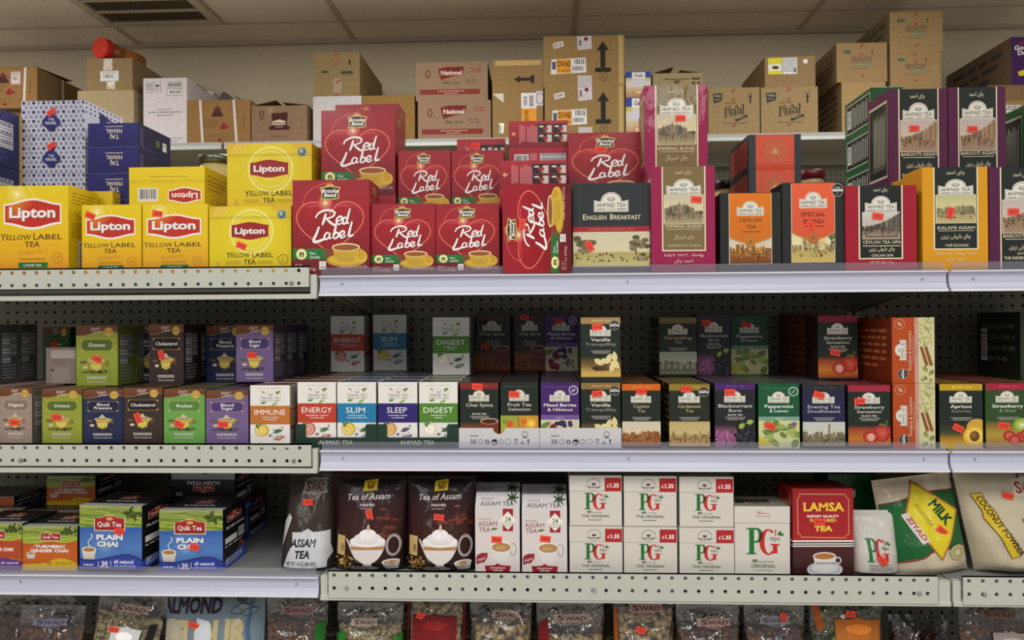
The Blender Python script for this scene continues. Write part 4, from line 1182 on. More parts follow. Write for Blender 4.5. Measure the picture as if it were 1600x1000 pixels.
def quik(turmeric=True, label='TURMERIC'):
    if turmeric:
        A = Art(437, 405, (190, 92, 24))
        A.grad(0, 130, 437, 405, [(0, (184, 84, 26)), (0.6, (198, 96, 20)), (1, (190, 90, 20))])
        field(A, 0, 0, 437, 150, 3); A.poly([(0, 150), (110, 150), (220, 128), (330, 140), (437, 118), (437, 170), (0, 170)], (188, 88, 24)); A.line(spline([(0, 150), (110, 152), (220, 134), (330, 146), (437, 122)]), 12, (170, 190, 40))
        quik_logo(A, 146, 60, 302, 130)
        A.text('TURMERIC', 100, 342, 202, 30, WHITE, 0.045); A.text('GINGER CHAI', 66, 366, 240, 30, WHITE, 0.045)
        A.poly(spline([(80, 345), (180, 335), (270, 298), (350, 300), (437, 340)]) + [(437, 405), (0, 405), (0, 352)], (214, 176, 24)); A.text('all natural', 260, 390, 346, 20, (110, 90, 20), 0.01); A.text('20', 190, 230, 350, 24, (110, 90, 20), 0.03)
        B = (68, 262, 0.62)
    else:
        A = Art(490, 520, (44, 104, 190))
        A.grad(0, 170, 490, 520, [(0, (52, 92, 170)), (0.5, (76, 124, 190)), (1, (44, 70, 156))])
        A.glow(200, 330, 145, (120, 166, 212), (66, 112, 182)); field(A, 0, 0, 490, 180, 5)
        A.poly([(0, 178), (490, 172), (490, 196), (0, 200)], (40, 96, 180))
        quik_logo(A, 122, 84, 354, 200)
        for t, x0, x1, y in (('PLAIN', 132, 344, 280), ('CHAI', 140, 306, 336)):
            A.text(t, x0 + 4, x1 + 4, y + 4, 44, (36, 60, 110), 0.05); A.text(t, x0, x1, y, 44, (232, 232, 236), 0.05)
        A.poly(spline([(0, 440), (110, 450), (240, 422), (350, 400), (420, 408), (490, 440)]) + [(490, 520), (0, 520)], (36, 60, 156)); A.line(spline([(0, 440), (110, 450), (240, 422), (350, 400), (420, 408), (490, 440)]), 10, (24, 34, 90))
        A.text('all natural', 270, 425, 470, 30, (226, 230, 240), 0.02); A.fine(270, 440, 484, 10, (150, 170, 220)); A.text('20', 172, 222, 488, 34, WHITE, 0.03); A.rect(146, 460, 150, 496, WHITE); A.rect(244, 448, 248, 490, WHITE); A.fine(30, 110, 480, 10, WHITE); A.fine(160, 232, 494, 9, WHITE)
        B = (75, 380, 1.0)
    cx, cy, k = B
    A.line(spline([(cx + 10, cy - 40 * k), (cx - 6, cy - 80 * k), (cx + 24, cy - 120 * k), (cx + 16, cy - 150 * k)]), 9 * k, (200, 206, 214) if not turmeric else (206, 150, 110))
    A.poly([(cx - 56 * k, cy - 20 * k), (cx + 56 * k, cy - 20 * k), (cx + 44 * k, cy + 60 * k), (cx - 44 * k, cy + 60 * k)], [(226, 222, 214)] * 2 + [(190, 184, 176)] * 2)
    A.ell(cx, cy - 20 * k, 57 * k, 24 * k, (234, 230, 222)); A.ell(cx, cy - 18 * k, 48 * k, 18 * k, (170, 120, 70))
    return A
def quik_side(col=(44, 80, 180)):
    A = Art(140, 520, (20, 20, 22)); quik_logo(A, 30, 60, 110, 130); A.text('PLAIN CHAI', 20, 130, 190, 22, WHITE, 0.03)
    A.rect(14, 260, 84, 310, WHITE); A.barcode(94, 230, 130, 310); A.fine(14, 120, 330, 9, WHITE); A.ell(112, 400, 16, 40, (170, 84, 30)); A.ell(110, 396, 9, 22, (110, 40, 20))
    A.poly([(0, 450), (60, 430), (140, 400), (140, 520), (0, 520)], col); A.para(16, 440, 120, 500, 4, WHITE); return A
def mantra():
    A = Art(340, 460, (214, 206, 208)); A.grad(0, 0, 340, 460, [(0, (216, 210, 210)), (1, (222, 214, 214))])
    A.text('ORGANIC', 20, 126, 84, 18, (150, 110, 112), 0); A.text('ASSAM', 22, 172, 122, 30, (130, 40, 52), 0.006, 0.04); A.text('TEA', 28, 116, 162, 30, (130, 40, 52), 0.006, 0.04); leaf(A, 146, 143, 30, 9, -10, (90, 130, 50), (50, 90, 30))
    A.rect(211, 0, 290, 158, (160, 24, 42)); A.poly([(250, 18), (314, 82), (250, 150), (184, 82)], (236, 232, 226))
    A.text('24', 228, 274, 92, 34, (70, 110, 50), 0.01); A.rect(230, 58, 250, 64, (206, 130, 40)); A.text('MANTRA', 204, 296, 108, 9, (90, 120, 60), 0.01); A.fine(230, 272, 116, 5, (120, 140, 90))
    A.ring(290, 286, 22, 42, 9, (170, 166, 176)); A.poly([(114, 268), (276, 268), (248, 352), (226, 384), (168, 384), (142, 352)], (226, 222, 222)); A.ell(196, 268, 83, 42, (232, 228, 224)); A.ell(198, 272, 72, 32, (176, 136, 84)); A.ell(190, 276, 40, 14, (196, 160, 104))
    A.poly([(4, 350), (16, 326), (50, 312), (96, 312), (92, 346), (66, 380), (30, 384), (10, 396)], (150, 26, 44)); A.text('Organic', 14, 82, 362, 15, WHITE, 0.01, 0, 0.2, -18)
    A.poly([(70, 402), (150, 398), (170, 384), (192, 398), (272, 402), (258, 456), (84, 456)], (156, 24, 40)); A.text('Strong flavour', 114, 230, 422, 12, WHITE, 0.02); A.text('Full body', 134, 210, 440, 12, WHITE, 0.02)
    return A
def mantra_flap():
    A = Art(340, 90, (214, 210, 212)); A.text('ORGANIC', 40, 140, 42, 12, (120, 90, 96)); A.text('ASSAM TEA', 38, 296, 74, 22, (80, 60, 74), 0.006, 0.04)
    for k in range(7): leaf(A, 284 + 22 * math.cos(k * .9), 30 + 14 * math.sin(k * .9), 34, 6, k * 52, (44, 66, 30))
    return A
def pg_mark(A, x, y, w, h, tips=True):
    """the big overlapping serif letters"""
    g, r_ = (26, 112, 48), (196, 40, 36)
    X, Y = (lambda t: x + t * w), (lambda t: y + t * h)
    A.rect(X(.085), Y(.06), X(.235), Y(.95), g); A.rect(X(0), Y(0), X(.3), Y(.055), g); A.rect(X(0), Y(.945), X(.3), Y(1), g)
    A.poly([(X(.2), Y(0))] + [(X(.32) + .17 * w * math.sin(math.radians(a)), Y(.28) - .28 * h * math.cos(math.radians(a))) for a in range(0, 181, 15)] + [(X(.2), Y(.56)), (X(.2), Y(.5))] + [(X(.3) + .07 * w * math.sin(math.radians(a)), Y(.28) - .21 * h * math.cos(math.radians(a))) for a in range(180, -1, -15)] + [(X(.2), Y(.07))], g)
    out = [(X(.66) + .27 * w * math.cos(math.radians(a)), Y(.53) - .49 * h * math.sin(math.radians(a))) for a in range(50, 311, 13)]
    inn = [(X(.67) + .125 * w * math.cos(math.radians(a)), Y(.53) - .43 * h * math.sin(math.radians(a))) for a in range(310, 49, -13)]
    A.poly(out + inn, r_); A.rect(X(.72), Y(.60), X(1.0), Y(.655), r_); A.rect(X(.79), Y(.63), X(.93), Y(.96), r_); A.rect(X(.86), Y(.06), X(.895), Y(.3), r_)
    dk = (62, 34, 26)
    A.poly([(X(.42), Y(.2)), (X(.48), Y(.12)), (X(.49), Y(.3)), (X(.44), Y(.48)), (X(.385), Y(.54)), (X(.395), Y(.36))], dk)
    A.text('tips', X(.70), X(1.02), Y(.47), .16 * h, (40, 44, 40), 0, 0.03); leaf(A, X(1.0), Y(.2), .09 * w, .06 * h, -60, g); leaf(A, X(1.07), Y(.25), .07 * w, .05 * h, -10, g)
def pg40():
    A = Art(410, 395, (212, 208, 200))
    A.rect(0, 122, 410, 125, (170, 166, 158))
    A.ring(190, 70, 50, 44, 2.5, (90, 88, 84)); A.poly([(176, 58), (190, 62), (204, 56), (206, 70), (190, 84), (174, 70)], (96, 44, 40)); A.line([(120, 86), (260, 86)], 2.5, (90, 88, 84)); A.ell(190, 92, 46, 14, (212, 208, 200)); A.fine(146, 236, 86, 9, (90, 88, 84)); A.line([(140, 98), (240, 98)], 2, (90, 88, 84))
    for k in range(9): a = math.radians(200 + 17.5 * k); A.rect(190 + 56 * math.cos(a) - 2, 70 + 50 * math.sin(a) - 3, 190 + 56 * math.cos(a) + 3, 70 + 50 * math.sin(a) + 3, (90, 88, 84))
    A.rect(276, 16, 406, 125, (176, 32, 36)); A.text('£', 292, 310, 92, 24, WHITE, 0.02); A.text('1.35', 312, 388, 94, 34, WHITE, 0.035)
    pg_mark(A, 116, 136, 170, 132)
    A.text('40', 136, 170, 296, 19, BLACK, 0.03); A.text('pyramid bags', 176, 250, 294, 9, (60, 60, 60)); A.text('THE ORIGINAL', 94, 314, 330, 22, (44, 84, 56), 0.012); A.fine(150, 256, 346, 7, (70, 90, 80))
    return A
def pg80():
    A = Art(412, 515, (214, 210, 202)); A.rect(0, 122, 412, 125, (170, 166, 158))
    A.text('85', 170, 204, 58, 20, (170, 60, 60), 0.02); A.fine(208, 256, 50, 6, (170, 90, 90)); A.fine(156, 268, 70, 6, (170, 110, 110))
    pg_mark(A, 86, 160, 250, 196)
    A.text('80', 132, 170, 416, 24, BLACK, 0.03); A.fine(176, 290, 406, 7, (120, 100, 60)); A.text('ORIGINAL', 120, 304, 454, 28, (44, 96, 64), 0.012); A.text('pyramid bags', 150, 280, 478, 14, (110, 120, 110)); return A
def lamsa():
    A = Art(460, 640, (160, 20, 30))
    A.grad(0, 0, 460, 380, [(0, (150, 16, 28)), (1, (170, 24, 32))])
    fr = [(48, 36), (400, 40), (404, 62), (424, 72), (424, 330), (404, 340), (400, 356), (62, 350), (58, 334), (40, 324), (36, 66), (54, 56)]
    A.line(fr, 4, (226, 190, 130), True)
    yl = (240, 206, 60)
    A.text('LAMSA', 78, 384, 162, 62, yl, 0.03, 0.05); A.text('EXPORT QUALITY', 108, 350, 208, 18, WHITE, 0.035); A.text('FLAVOURED', 130, 330, 240, 23, yl, 0.03); A.text('TEA', 164, 296, 308, 40, yl, 0.05)
    A.rect(0, 374, 460, 386, WHITE); A.rect(0, 386, 460, 396, BLACK); A.rect(0, 396, 460, 404, WHITE); A.rect(0, 404, 460, 412, BLACK); A.rect(0, 412, 460, 420, WHITE); A.grad(0, 420, 460, 640, [(0, (66, 18, 20)), (1, (44, 14, 16))])
    A.ell(240, 586, 136, 58, (206, 206, 214)); A.ell(240, 578, 122, 48, (176, 178, 196)); A.ell(240, 576, 104, 40, (214, 212, 216))
    A.ring(340, 520, 22, 22, 9, (220, 216, 212)); A.poly([(152, 490), (324, 490), (308, 556), (280, 600), (200, 600), (168, 556)], (222, 218, 216))
    for k in range(9): A.poly([(170 + 17 * k, 536), (178 + 17 * k, 552), (186 + 17 * k, 536)], (80, 90, 130))
    A.ell(238, 488, 88, 28, (236, 228, 214)); A.ell(238, 490, 78, 22, (176, 112, 60)); return A
def taste_box():
    A = Art(370, 300, (28, 88, 40)); leaf(A, 150, 80, 20, 10, -40, WHITE); leaf(A, 195, 70, 20, 10, -60, WHITE); A.poly([(150, 120), (220, 120), (210, 160), (160, 160)], (170, 30, 40)); A.line([(150, 180), (230, 170)], 4, WHITE); A.text('ch', 140, 190, 220, 34, WHITE, 0, 0, 0.3); A.text('TASTE', 160, 270, 246, 24, (190, 210, 190), 0.02); A.fine(150, 280, 262, 6, (120, 160, 120)); return A
NAVY = (34, 40, 110)
def taj_pattern():
    A = Art(390, 212, (206, 208, 222))
    for i in range(13):
        for j in range(8):
            x, y = 15 + i * 31 + (15 if j % 2 else 0), 12 + j * 27
            if j % 2 == 0 and i % 2 == 0:
                A.ell(x, y, 10, 10, NAVY, 8)
            else:
                for a in range(4): A.ell(x + 8 * math.cos(a * 1.571 + .785), y + 8 * math.sin(a * 1.571 + .785), 4, 4, (90, 96, 150), 5)
                A.ell(x, y, 3, 3, NAVY, 5)
    for cx, cy, r in ((188, 120, 40), (158, 128, 26), (218, 128, 26), (188, 150, 30), (188, 92, 22)): A.ell(cx, cy, r, r, NAVY)
    A.text('TAJ', 170, 206, 118, 14, WHITE, 0, 0.04); A.text('MAHAL', 152, 224, 142, 17, WHITE, 0, 0.04); return A
def taj_blue():
    A = Art(310, 160, (28, 24, 104)); A.grad(0, 0, 310, 160, [(0, (34, 30, 112)), (0.4, (26, 22, 102)), (1, (22, 18, 86))])
    B = Art(310, 160); B.text('TAJ', 120, 176, 90, 26, CREAM, 0.006, 0.045); B.text('MAHAL', 100, 200, 124, 24, CREAM, 0.006, 0.045); B.fine(96, 206, 136, 6, (190, 180, 160)); A.put(B.turned(2), 0, 0, 310, 160); A.line([(6, 148), (120, 152), (220, 144), (304, 150)], 3, (90, 90, 190)); return A
def taj_side():
    A = Art(190, 160, (24, 26, 70)); A.rect(100, 60, 122, 100, (70, 110, 60)); A.rect(140, 56, 164, 110, (216, 216, 206)); A.fine(142, 160, 70, 6, BLACK); A.rect(8, 20, 24, 140, (60, 62, 110)); A.fine(20, 90, 140, 8, (60, 64, 120)); return A
def taj_facts():
    A = Art(110, 150, (28, 32, 92)); A.facts(0, 30, 80, 100, (206, 206, 216), (40, 44, 100)); A.para(6, 108, 60, 140, 4, (70, 80, 140)); A.rect(100, 0, 110, 150, (196, 170, 80)); return A
def taj_pattern_side():
    A = Art(190, 212, (200, 204, 222)); A.poly([(70, 30), (150, 60), (190, 66), (190, 200), (70, 170)], (38, 44, 100)); A.facts(105, 62, 160, 160, (206, 206, 216), (50, 54, 110))
    for k in range(24): A.ell(8 + 20 * (k % 9), 12 + 26 * (k // 9), 5, 5, NAVY, 6)
    return A
# ---- corrugated shipping boxes
KR = (148, 126, 92)
def kraft(W, H, bg=KR):
    return Art(W, H, bg)
def tape(A, x, y0, y1, w=26, red=True):
    for k in range(max(2, int((y1 - y0) / 55))):
        y = y0 + k * 55
        if red: A.line([(x - w * .4, y + 20), (x + w * .4, y + 4)], 12, (150, 44, 36)); A.line([(x - w * .3, y + 15), (x + w * .3, y + 5)], 3, (190, 130, 110))
def arrow_up(A, cx, y0, y1, w, col=(40, 38, 34), bar=True):
    A.poly([(cx, y0), (cx + w / 2, y0 + w * .75), (cx - w / 2, y0 + w * .75)], col); A.rect(cx - w * .2, y0 + w * .7, cx + w * .2, y1, col)
    if bar: A.rect(cx - w * .62, y1 - w * .36, cx + w * .62, y1, col)
def soya(num, circ=True):
    A = kraft(505, 320, (150, 122, 78))
    A.rect(468, 0, 496, 310, (190, 166, 110))
    A.poly([(210, 4), (300, 0), (302, 82), (214, 90)], (206, 200, 204)); A.ell(266, 20, 13, 12, (130, 40, 60)); A.fine(222, 236, 24, 40, (120, 120, 130))
    A.text(num, 64, 118, 66, 20, (30, 40, 66), 0.03) if False else None
    A.poly([(58, 46), (120, 30), (128, 62), (66, 78)], WHITE); A.text(num, 66, 118, 64, 20, (30, 34, 60), 0.03, 0, 0, -12)
    A.poly([(50, 146), (264, 138), (268, 232), (46, 240)], (226, 226, 230)); A.rect(82, 146, 172, 234, (226, 156, 50)); A.text('SOYA WADI', 86, 168, 194, 38, (70, 40, 30), 0.03); A.text('20 X 400 GMS', 88, 166, 226, 16, (110, 60, 30), 0.02)
    A.text('10315', 190, 256, 178, 32, (34, 36, 60), 0.03); A.barcode(174, 188, 258, 226); A.fine(54, 78, 160, 50, (90, 90, 110))
    arrow_up(A, 370, 36, 232, 78)
    if circ: A.ring(374, 262, 25, 25, 3, (50, 44, 34)); A.text('1', 366, 382, 274, 26, (50, 44, 34), 0.02)
    A.poly([(212, 250), (300, 250), (302, 320), (212, 320)], (196, 190, 196))
    return A
def soya_side():
    A = kraft(315, 490, (144, 116, 74)); A.rect(20, 6, 306, 36, (190, 160, 110))
    B = Art(120, 60); arrow_up(B, 0, 0, 0, 0) if False else None
    A.poly([(135, 122), (172, 100), (172, 144)], (44, 38, 32)); A.rect(168, 112, 246, 132, (44, 38, 32)); A.rect(240, 98, 262, 146, (44, 38, 32))
    A.rect(180, 206, 276, 300, (222, 222, 228)); A.rect(182, 300, 274, 380, (222, 150, 50)); A.text('10315', 188, 248, 256, 24, (34, 36, 60), 0.03, 0, 0, -90); A.barcode(226, 216, 264, 292, False); A.text('SOYA WADI', 190, 262, 346, 26, (80, 46, 30), 0.03, 0, 0, -90)
    A.rect(272, 196, 315, 286, (206, 200, 206)); A.ring(296, 240, 22, 34, 4, (130, 80, 110)); A.poly([(0, 208), (70, 206), (72, 264)], (206, 202, 200)); A.poly([(42, 388), (74, 390), (68, 452), (36, 448)], WHITE); A.text('5027', 30, 80, 426, 18, (40, 40, 60), 0.03, 0, 0, -82); return A
def national(tall=True):
    A = kraft(460, 240, (142, 116, 94))
    A.ring(76, 72, 13, 22, 7, (90, 50, 40)); A.poly([(142, 42), (190, 30), (308, 30), (300, 84), (248, 86), (160, 110)], (112, 34, 34)); A.text('National', 160, 296, 80, 28, (216, 200, 190), 0.03, 0.03)
    A.text('750g x 12 Jar', 170, 286, 136, 15, (60, 44, 38), 0.02); A.rect(26, 170, 410, 202, (124, 48, 44)); A.fine(140, 310, 178, 6, (190, 150, 140)); A.fine(180, 270, 192, 5, (190, 150, 140)); A.fine(350, 420, 40, 10, (150, 80, 70)); A.fine(350, 420, 56, 10, (150, 80, 70)); A.fine(316, 380, 110, 9, (110, 90, 80)); A.fine(326, 390, 126, 9, (110, 90, 80)); return A
def national_crest():
    A = kraft(350, 230, (132, 106, 82)); A.ring(65, 56, 12, 24, 7, (80, 50, 40)); A.poly([(126, 46), (230, 42), (222, 120), (242, 130), (236, 148), (110, 148), (110, 130), (132, 120)], (66, 26, 26)); A.poly([(130, 96), (176, 84), (216, 96), (210, 118), (134, 118)], (206, 190, 170)); A.text('National', 136, 210, 112, 14, (66, 26, 26), 0.03); A.text('FOODS', 152, 196, 134, 9, (200, 180, 160)); A.fine(120, 220, 182, 9, (100, 80, 60)); A.poly([(100, 10), (140, 8), (144, 40), (104, 46)], (150, 124, 96)); return A
def fab():
    A = kraft(345, 285, (150, 128, 90))
    A.poly([(30, 34), (92, 30), (92, 76), (36, 92)], (58, 56, 52)); A.text('PARLE', 40, 84, 54, 13, (170, 160, 140), 0.03); A.fine(42, 80, 66, 6, (150, 140, 120))
    A.text('HIDE & SEEK', 110, 190, 96, 11, (70, 60, 46), 0.02)
    A.text('Fab!', 108, 240, 168, 62, (44, 40, 34), 0.07, 0, 0.18, -8); A.text('Fab!', 112, 236, 165, 54, (150, 128, 90), 0.0, 0, 0.18, -8); A.line([(180, 194), (262, 168)], 18, (60, 56, 48)); A.fine(186, 256, 178, 5, (150, 136, 110)); A.fine(100, 258, 206, 6, (90, 76, 56))
    arrow_up(A, 282, 40, 92, 26, (44, 40, 34), False); A.line([(282, 40), (282, 96)], 5, (44, 40, 34)); A.fine(262, 300, 32, 4, (60, 54, 46))
    tape(A, 168, 4, 60); tape(A, 172, 210, 290); return A
def nut_brand():
    A = kraft(320, 245, (148, 122, 84))
    A.poly([(40, 44), (96, 44), (86, 66), (52, 66)], (70, 100, 80)); A.text('KRUNCHY', 96, 222, 120, 34, (64, 60, 50), 0.05, 0, 0.1); A.text('KRUNCHY', 98, 220, 118, 30, (140, 116, 80), 0.0, 0, 0.1); A.rect(128, 124, 220, 146, (96, 120, 96)); A.fine(134, 214, 132, 7, (170, 150, 110)); A.fine(90, 200, 158, 5, (110, 86, 60)); A.line([(226, 48), (226, 78)], 4, (70, 60, 46)); A.poly([(218, 54), (226, 40), (234, 54)], (70, 60, 46))
    tape(A, 160, 4, 60); tape(A, 166, 190, 245); return A
def plain_tape():
    A = kraft(295, 270, (132, 112, 76)); tape(A, 146, 0, 90); tape(A, 148, 190, 270); A.rect(126, 160, 180, 250, (150, 134, 110)); arrow_up(A, 232, 44, 80, 22, (36, 32, 28), False); A.rect(50, 112, 92, 126, (60, 54, 42)); A.rect(176, 116, 252, 134, (66, 58, 46)); A.fine(180, 250, 140, 5, (90, 80, 60)); A.line([(140, 190), (175, 170)], 10, (140, 60, 50)); return A
def strapped(seed=0):
    A = kraft(390, 265, (140, 106, 62)); A.line([(104, 10), (300, 10), (300, 240), (104, 240)], 3, (110, 70, 40), True)
    A.poly([(150, 100), (170, 60), (188, 30), (206, 60), (226, 100)], (70, 34, 34)); A.poly([(164, 52), (188, 40), (212, 52), (206, 66), (170, 66)], (100, 40, 40)); A.poly([(200, 170), (224, 130), (262, 165), (226, 180)], (140, 40, 44)); A.para(108, 116, 190, 170, 5, (110, 76, 44)); A.text('LOVELLO', 110, 292, 224, 22, (80, 60, 34), 0, 0, 0, 0, True, 0.6); A.rect(346, 92, 352, 168, (104, 78, 44)); A.ell(200, 240, 12, 10, (130, 30, 40)); return A
def ad450():
    A = Art(275, 405, (206, 202, 206))
    for x0, x1 in ((20, 58), (70, 108)): A.line([(x0, 22), (x1, 22), (x1, 84), (x0, 84)], 3, (70, 84, 80), True)
    for x in (31, 47): A.line([(x, 34), (x, 72)], 4, (60, 74, 70)); A.poly([(x - 6, 44), (x, 30), (x + 6, 44)], (60, 74, 70))
    A.ell(89, 50, 14, 12, (60, 74, 70), 12, 180, 360); A.line([(89, 50), (89, 74)], 3, (60, 74, 70))
    A.line([(148, 24), (248, 24), (248, 56), (148, 56)], 2.5, (70, 84, 80), True); A.text('AD450', 156, 240, 50, 20, (60, 74, 70), 0.03); A.line([(148, 66), (248, 66), (248, 106), (148, 106)], 2.5, (70, 84, 80), True); A.barcode(156, 72, 240, 100)
    A.fine(86, 180, 186, 5, (120, 120, 124)); A.fine(30, 240, 202, 7, (120, 120, 124)); A.fine(86, 186, 222, 6, (120, 120, 124)); A.fine(150, 250, 360, 5, (130, 130, 134)); A.fine(160, 220, 378, 5, (130, 130, 134)); return A
def biscuit_box():
    A = Art(200, 330, (66, 30, 90)); A.poly([(20, 40), (80, 30), (50, 56)], (150, 40, 40)); A.text('Good', 12, 76, 90, 34, WHITE, 0.03, 0, 0.1, -6); A.text('Day', 24, 70, 124, 30, WHITE, 0.03, 0, 0.1, -6); A.poly([(24, 240), (50, 226), (200, 210), (200, 240), (60, 262), (30, 270)], (226, 206, 40)); return A
def cake_pack():
    A = Art(155, 170, (214, 210, 200)); A.rect(0, 0, 155, 40, (44, 70, 160)); A.rect(38, 4, 120, 44, WHITE); A.text('Gala', 50, 108, 34, 20, (60, 60, 110), 0.02, 0.03); A.rect(0, 40, 38, 60, (206, 190, 120)); A.rect(120, 40, 155, 60, (206, 190, 120)); A.rect(38, 60, 120, 96, (206, 212, 230)); A.grad(0, 100, 155, 170, [(0, (214, 196, 160)), (1, (176, 130, 90))]); A.ell(80, 140, 40, 16, (190, 140, 90)); A.ell(80, 136, 26, 8, (226, 200, 160)); return A
def label_pack():
    A = kraft(330, 190, (140, 116, 80)); A.rect(22, 8, 112, 110, (214, 206, 60)); A.rect(22, 46, 112, 88, (222, 218, 210)); A.ell(70, 68, 22, 10, (70, 50, 40)); A.rect(116, 8, 212, 110, (214, 214, 220)); A.para(120, 14, 206, 100, 9, (130, 130, 140)); A.rect(190, 70, 206, 100, (110, 110, 120)); A.rect(252, 20, 280, 46, (224, 222, 226)); return A

# ------------------------------------------------------------------ the far shelf of shipping boxes
ART = {}
def art(fn, *a, **k):
    key = (fn.__name__, str(a), str(k))
    if key not in ART:
        ART[key] = fn(*a, **k)
    return ART[key]
def shade(c, k): return tuple(min(255, int(x * k)) for x in c)
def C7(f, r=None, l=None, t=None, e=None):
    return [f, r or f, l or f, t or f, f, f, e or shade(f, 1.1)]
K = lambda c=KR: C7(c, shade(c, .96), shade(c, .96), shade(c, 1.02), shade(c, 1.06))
def far(label, u0, u1, vt, zb, front=None, col=KR, Y=3.53, d=0.36, name='shipping_box', yaw=0, **kw):
    kw.setdefault('group', 'boxes on the far shelf')
    return place(name, label, 'box', u0, u1, vt, Y, d, zb, front=front, cols=K(col), mat=kw.pop('mat', 'corrugated_board'), yaw=yaw, **kw)
def dims(o):
    m = o if o.type == 'MESH' else o.children[0]
    xs = [v.co for v in m.data.vertices]
    return max(v.x for v in xs) * 2, max(v.y for v in xs), max(v.z for v in (xs if o.type == 'MESH' else [w.co for ch in o.children if ch.name.startswith(('carton', 'lid')) for w in ch.data.vertices]))
def wrap_root(o):
    """turn a one-mesh box into an Empty with a carton, so that it can carry flaps, straps and labels"""
    if o.type != 'MESH': return o
    r = empty(o.name + '_tmp', o.location, o.rotation_euler.z)
    nm = o.name; o.name = 'carton'; r.name = nm
    for k in list(o.keys()):
        if k in ('label', 'category', 'group'): r[k] = o[k]; del o[k]
    o.parent = r; o.location = (0, 0, 0); o.rotation_euler = (0, 0, 0)
    return r
def flap(root, w, d, h, side, ang, col=KR):
    """an open flap hinged on one upper edge"""
    I = Ink(); L = 0.5 * (d if side in 'fb' else w) * 0.9
    W = w if side in 'fb' else d
    solid_box(I, W * 0.98, L, 0, 0, 0.004, C7(col), 0.0008)
    o = mesh_obj('flap', I.mesh('flap', 'corrugated_board'), root)
    rz = {'f': 0, 'b': math.pi, 'l': -math.pi / 2, 'r': math.pi / 2}[side]
    o.location = {'f': (0, 0, h), 'b': (0, d, h), 'l': (-w / 2, d / 2, h), 'r': (w / 2, d / 2, h)}[side]
    o.rotation_euler = (Matrix.Rotation(rz, 3, 'Z') @ Matrix.Rotation(math.radians(ang), 3, 'X')).to_euler()
def strap_band(root, x, d, h, lean=0.0, w=0.012):
    b = MB(); t = 0.0015
    for y0, y1, z0, z1 in ((-t, 0, 0, h + t), (d, d + t, 0, h + t), (-t, d + t, h, h + t)):
        s = lean
        b.add([(x - w / 2 + s * (q[2] / h - 1) , q[1], q[2]) if q[0] < 0 else (x + w / 2 + s * (q[2] / h - 1), q[1], q[2]) for q in [(-1, y0, z0), (1, y0, z0), (1, y1, z0), (-1, y1, z0), (-1, y0, z1), (1, y0, z1), (1, y1, z1), (-1, y1, z1)]],
              [(0, 3, 2, 1), (4, 5, 6, 7), (0, 1, 5, 4), (1, 2, 6, 5), (2, 3, 7, 6), (3, 0, 4, 7)])
    b.build('strap', 'strap_white', root)
def stuck_label(root, x0, x1, z0, z1, A, name='shipping_label', mat='paper_sticker', dep=0.0012):
    I = Ink(); I.flat(A, V3((x0, -dep, z1)), V3((x1 - x0, 0, 0)), V3((0, 0, z0 - z1)), V3((0, -1, 0)))
    I.poly([(x0, 0, z1), (x0, -dep - EPS0, z1), (x1, -dep - EPS0, z1), (x1, 0, z1)], [lin((200, 200, 200))] * 4)
    return mesh_obj(name, I.mesh(name, mat), root)
def white_slip(col=(214, 212, 216)):
    A = Art(120, 65, col); A.barcode(12, 18, 92, 52); A.fine(14, 100, 8, 4, (120, 120, 130)); return A
def tape_patch():
    A = Art(60, 100, (170, 156, 130)); A.poly([(6, 4), (50, 2), (54, 60), (12, 66)], (190, 182, 170)); return A

FD = 0.872
o = far('brown box laid under the strapped box at the west end of the far shelf', -40, 62, 172, FD, None, (120, 92, 56), Y=3.56)
zt = FD + dims(o)[2]
c1 = wrap_root(far('brown carton bound with white straps and a pink label, near the red capped jar', -45, 58, 106, zt, art(strapped), (144, 118, 80), d=0.62))
w, d, h = dims(c1)
strap_band(c1, 0.108, d, h, 0.008); stuck_label(c1, 0.035, 0.085, h * .58, h * .9, white_slip((200, 170, 176)))
s1 = MB(); s1.box(w / 2, w / 2 + 0.0015, 0.19, 0.202, 0, h); s1.box(w / 2, w / 2 + 0.0015, 0.49, 0.502, 0, h); s1.build('strap', 'strap_white', c1)
flap(c1, w, d, h, 'f', 4, (130, 100, 60))
o = far('pale brown carton under the labelled box, behind the blue pattern packs', 121, 209, 141, FD, None, (166, 148, 116), d=0.33)
zt = FD + dims(o)[2]
c2 = wrap_root(far('closed brown carton with a white barcode label, carrying the red capped jar', 135, 207, 91, zt, None, (140, 118, 84), d=0.5))
w, d, h = dims(c2)
stuck_label(c2, -0.045, 0.047, h * .28, h * .6, white_slip()); stuck_label(c2, -0.03, 0.016, h * .62, h * .99, tape_patch(), 'packing_tape', 'pouch_film', 0.0006); stuck_label(c2, -0.015, 0.03, 0.004, h * .27, tape_patch(), 'packing_tape', 'pouch_film', 0.0006)
zj = zt + h
# the jar lying on its side
p = at(165, 72, 3.56)
jar = tag(empty('jar', (p.x, 3.56, ZC + zj + 0.0525), math.radians(-16)), 'clear plastic jar with red screw cap lying on its side on the top carton', 'jar')
plain('red_cap', (196, 40, 28), 0.4); plain('amber_content', (150, 92, 44), 0.3, 0, 0.4, 40); plain('jar_label', (196, 120, 40), 0.5)
b = MB(); b.cyl((0, -0.03, 0), 0.052, 0.034, 'y', 28); b.cyl((0, -0.034, 0), 0.048, 0.004, 'y', 28); b.build('cap', 'red_cap', jar)
b = MB(); b.cyl((0, 0.0, 0), 0.036, 0.02, 'y', 24); b.cyl((0, 0.02, 0), 0.036, 0.02, 'y', 24, 0.045); b.cyl((0, 0.04, 0), 0.045, 0.17, 'y', 24); b.build('jar_body', 'amber_content', jar)
b = MB(); b.cyl((0, 0.08, 0), 0.0458, 0.07, 'y', 24); b.build('wrap_label', 'jar_label', jar)
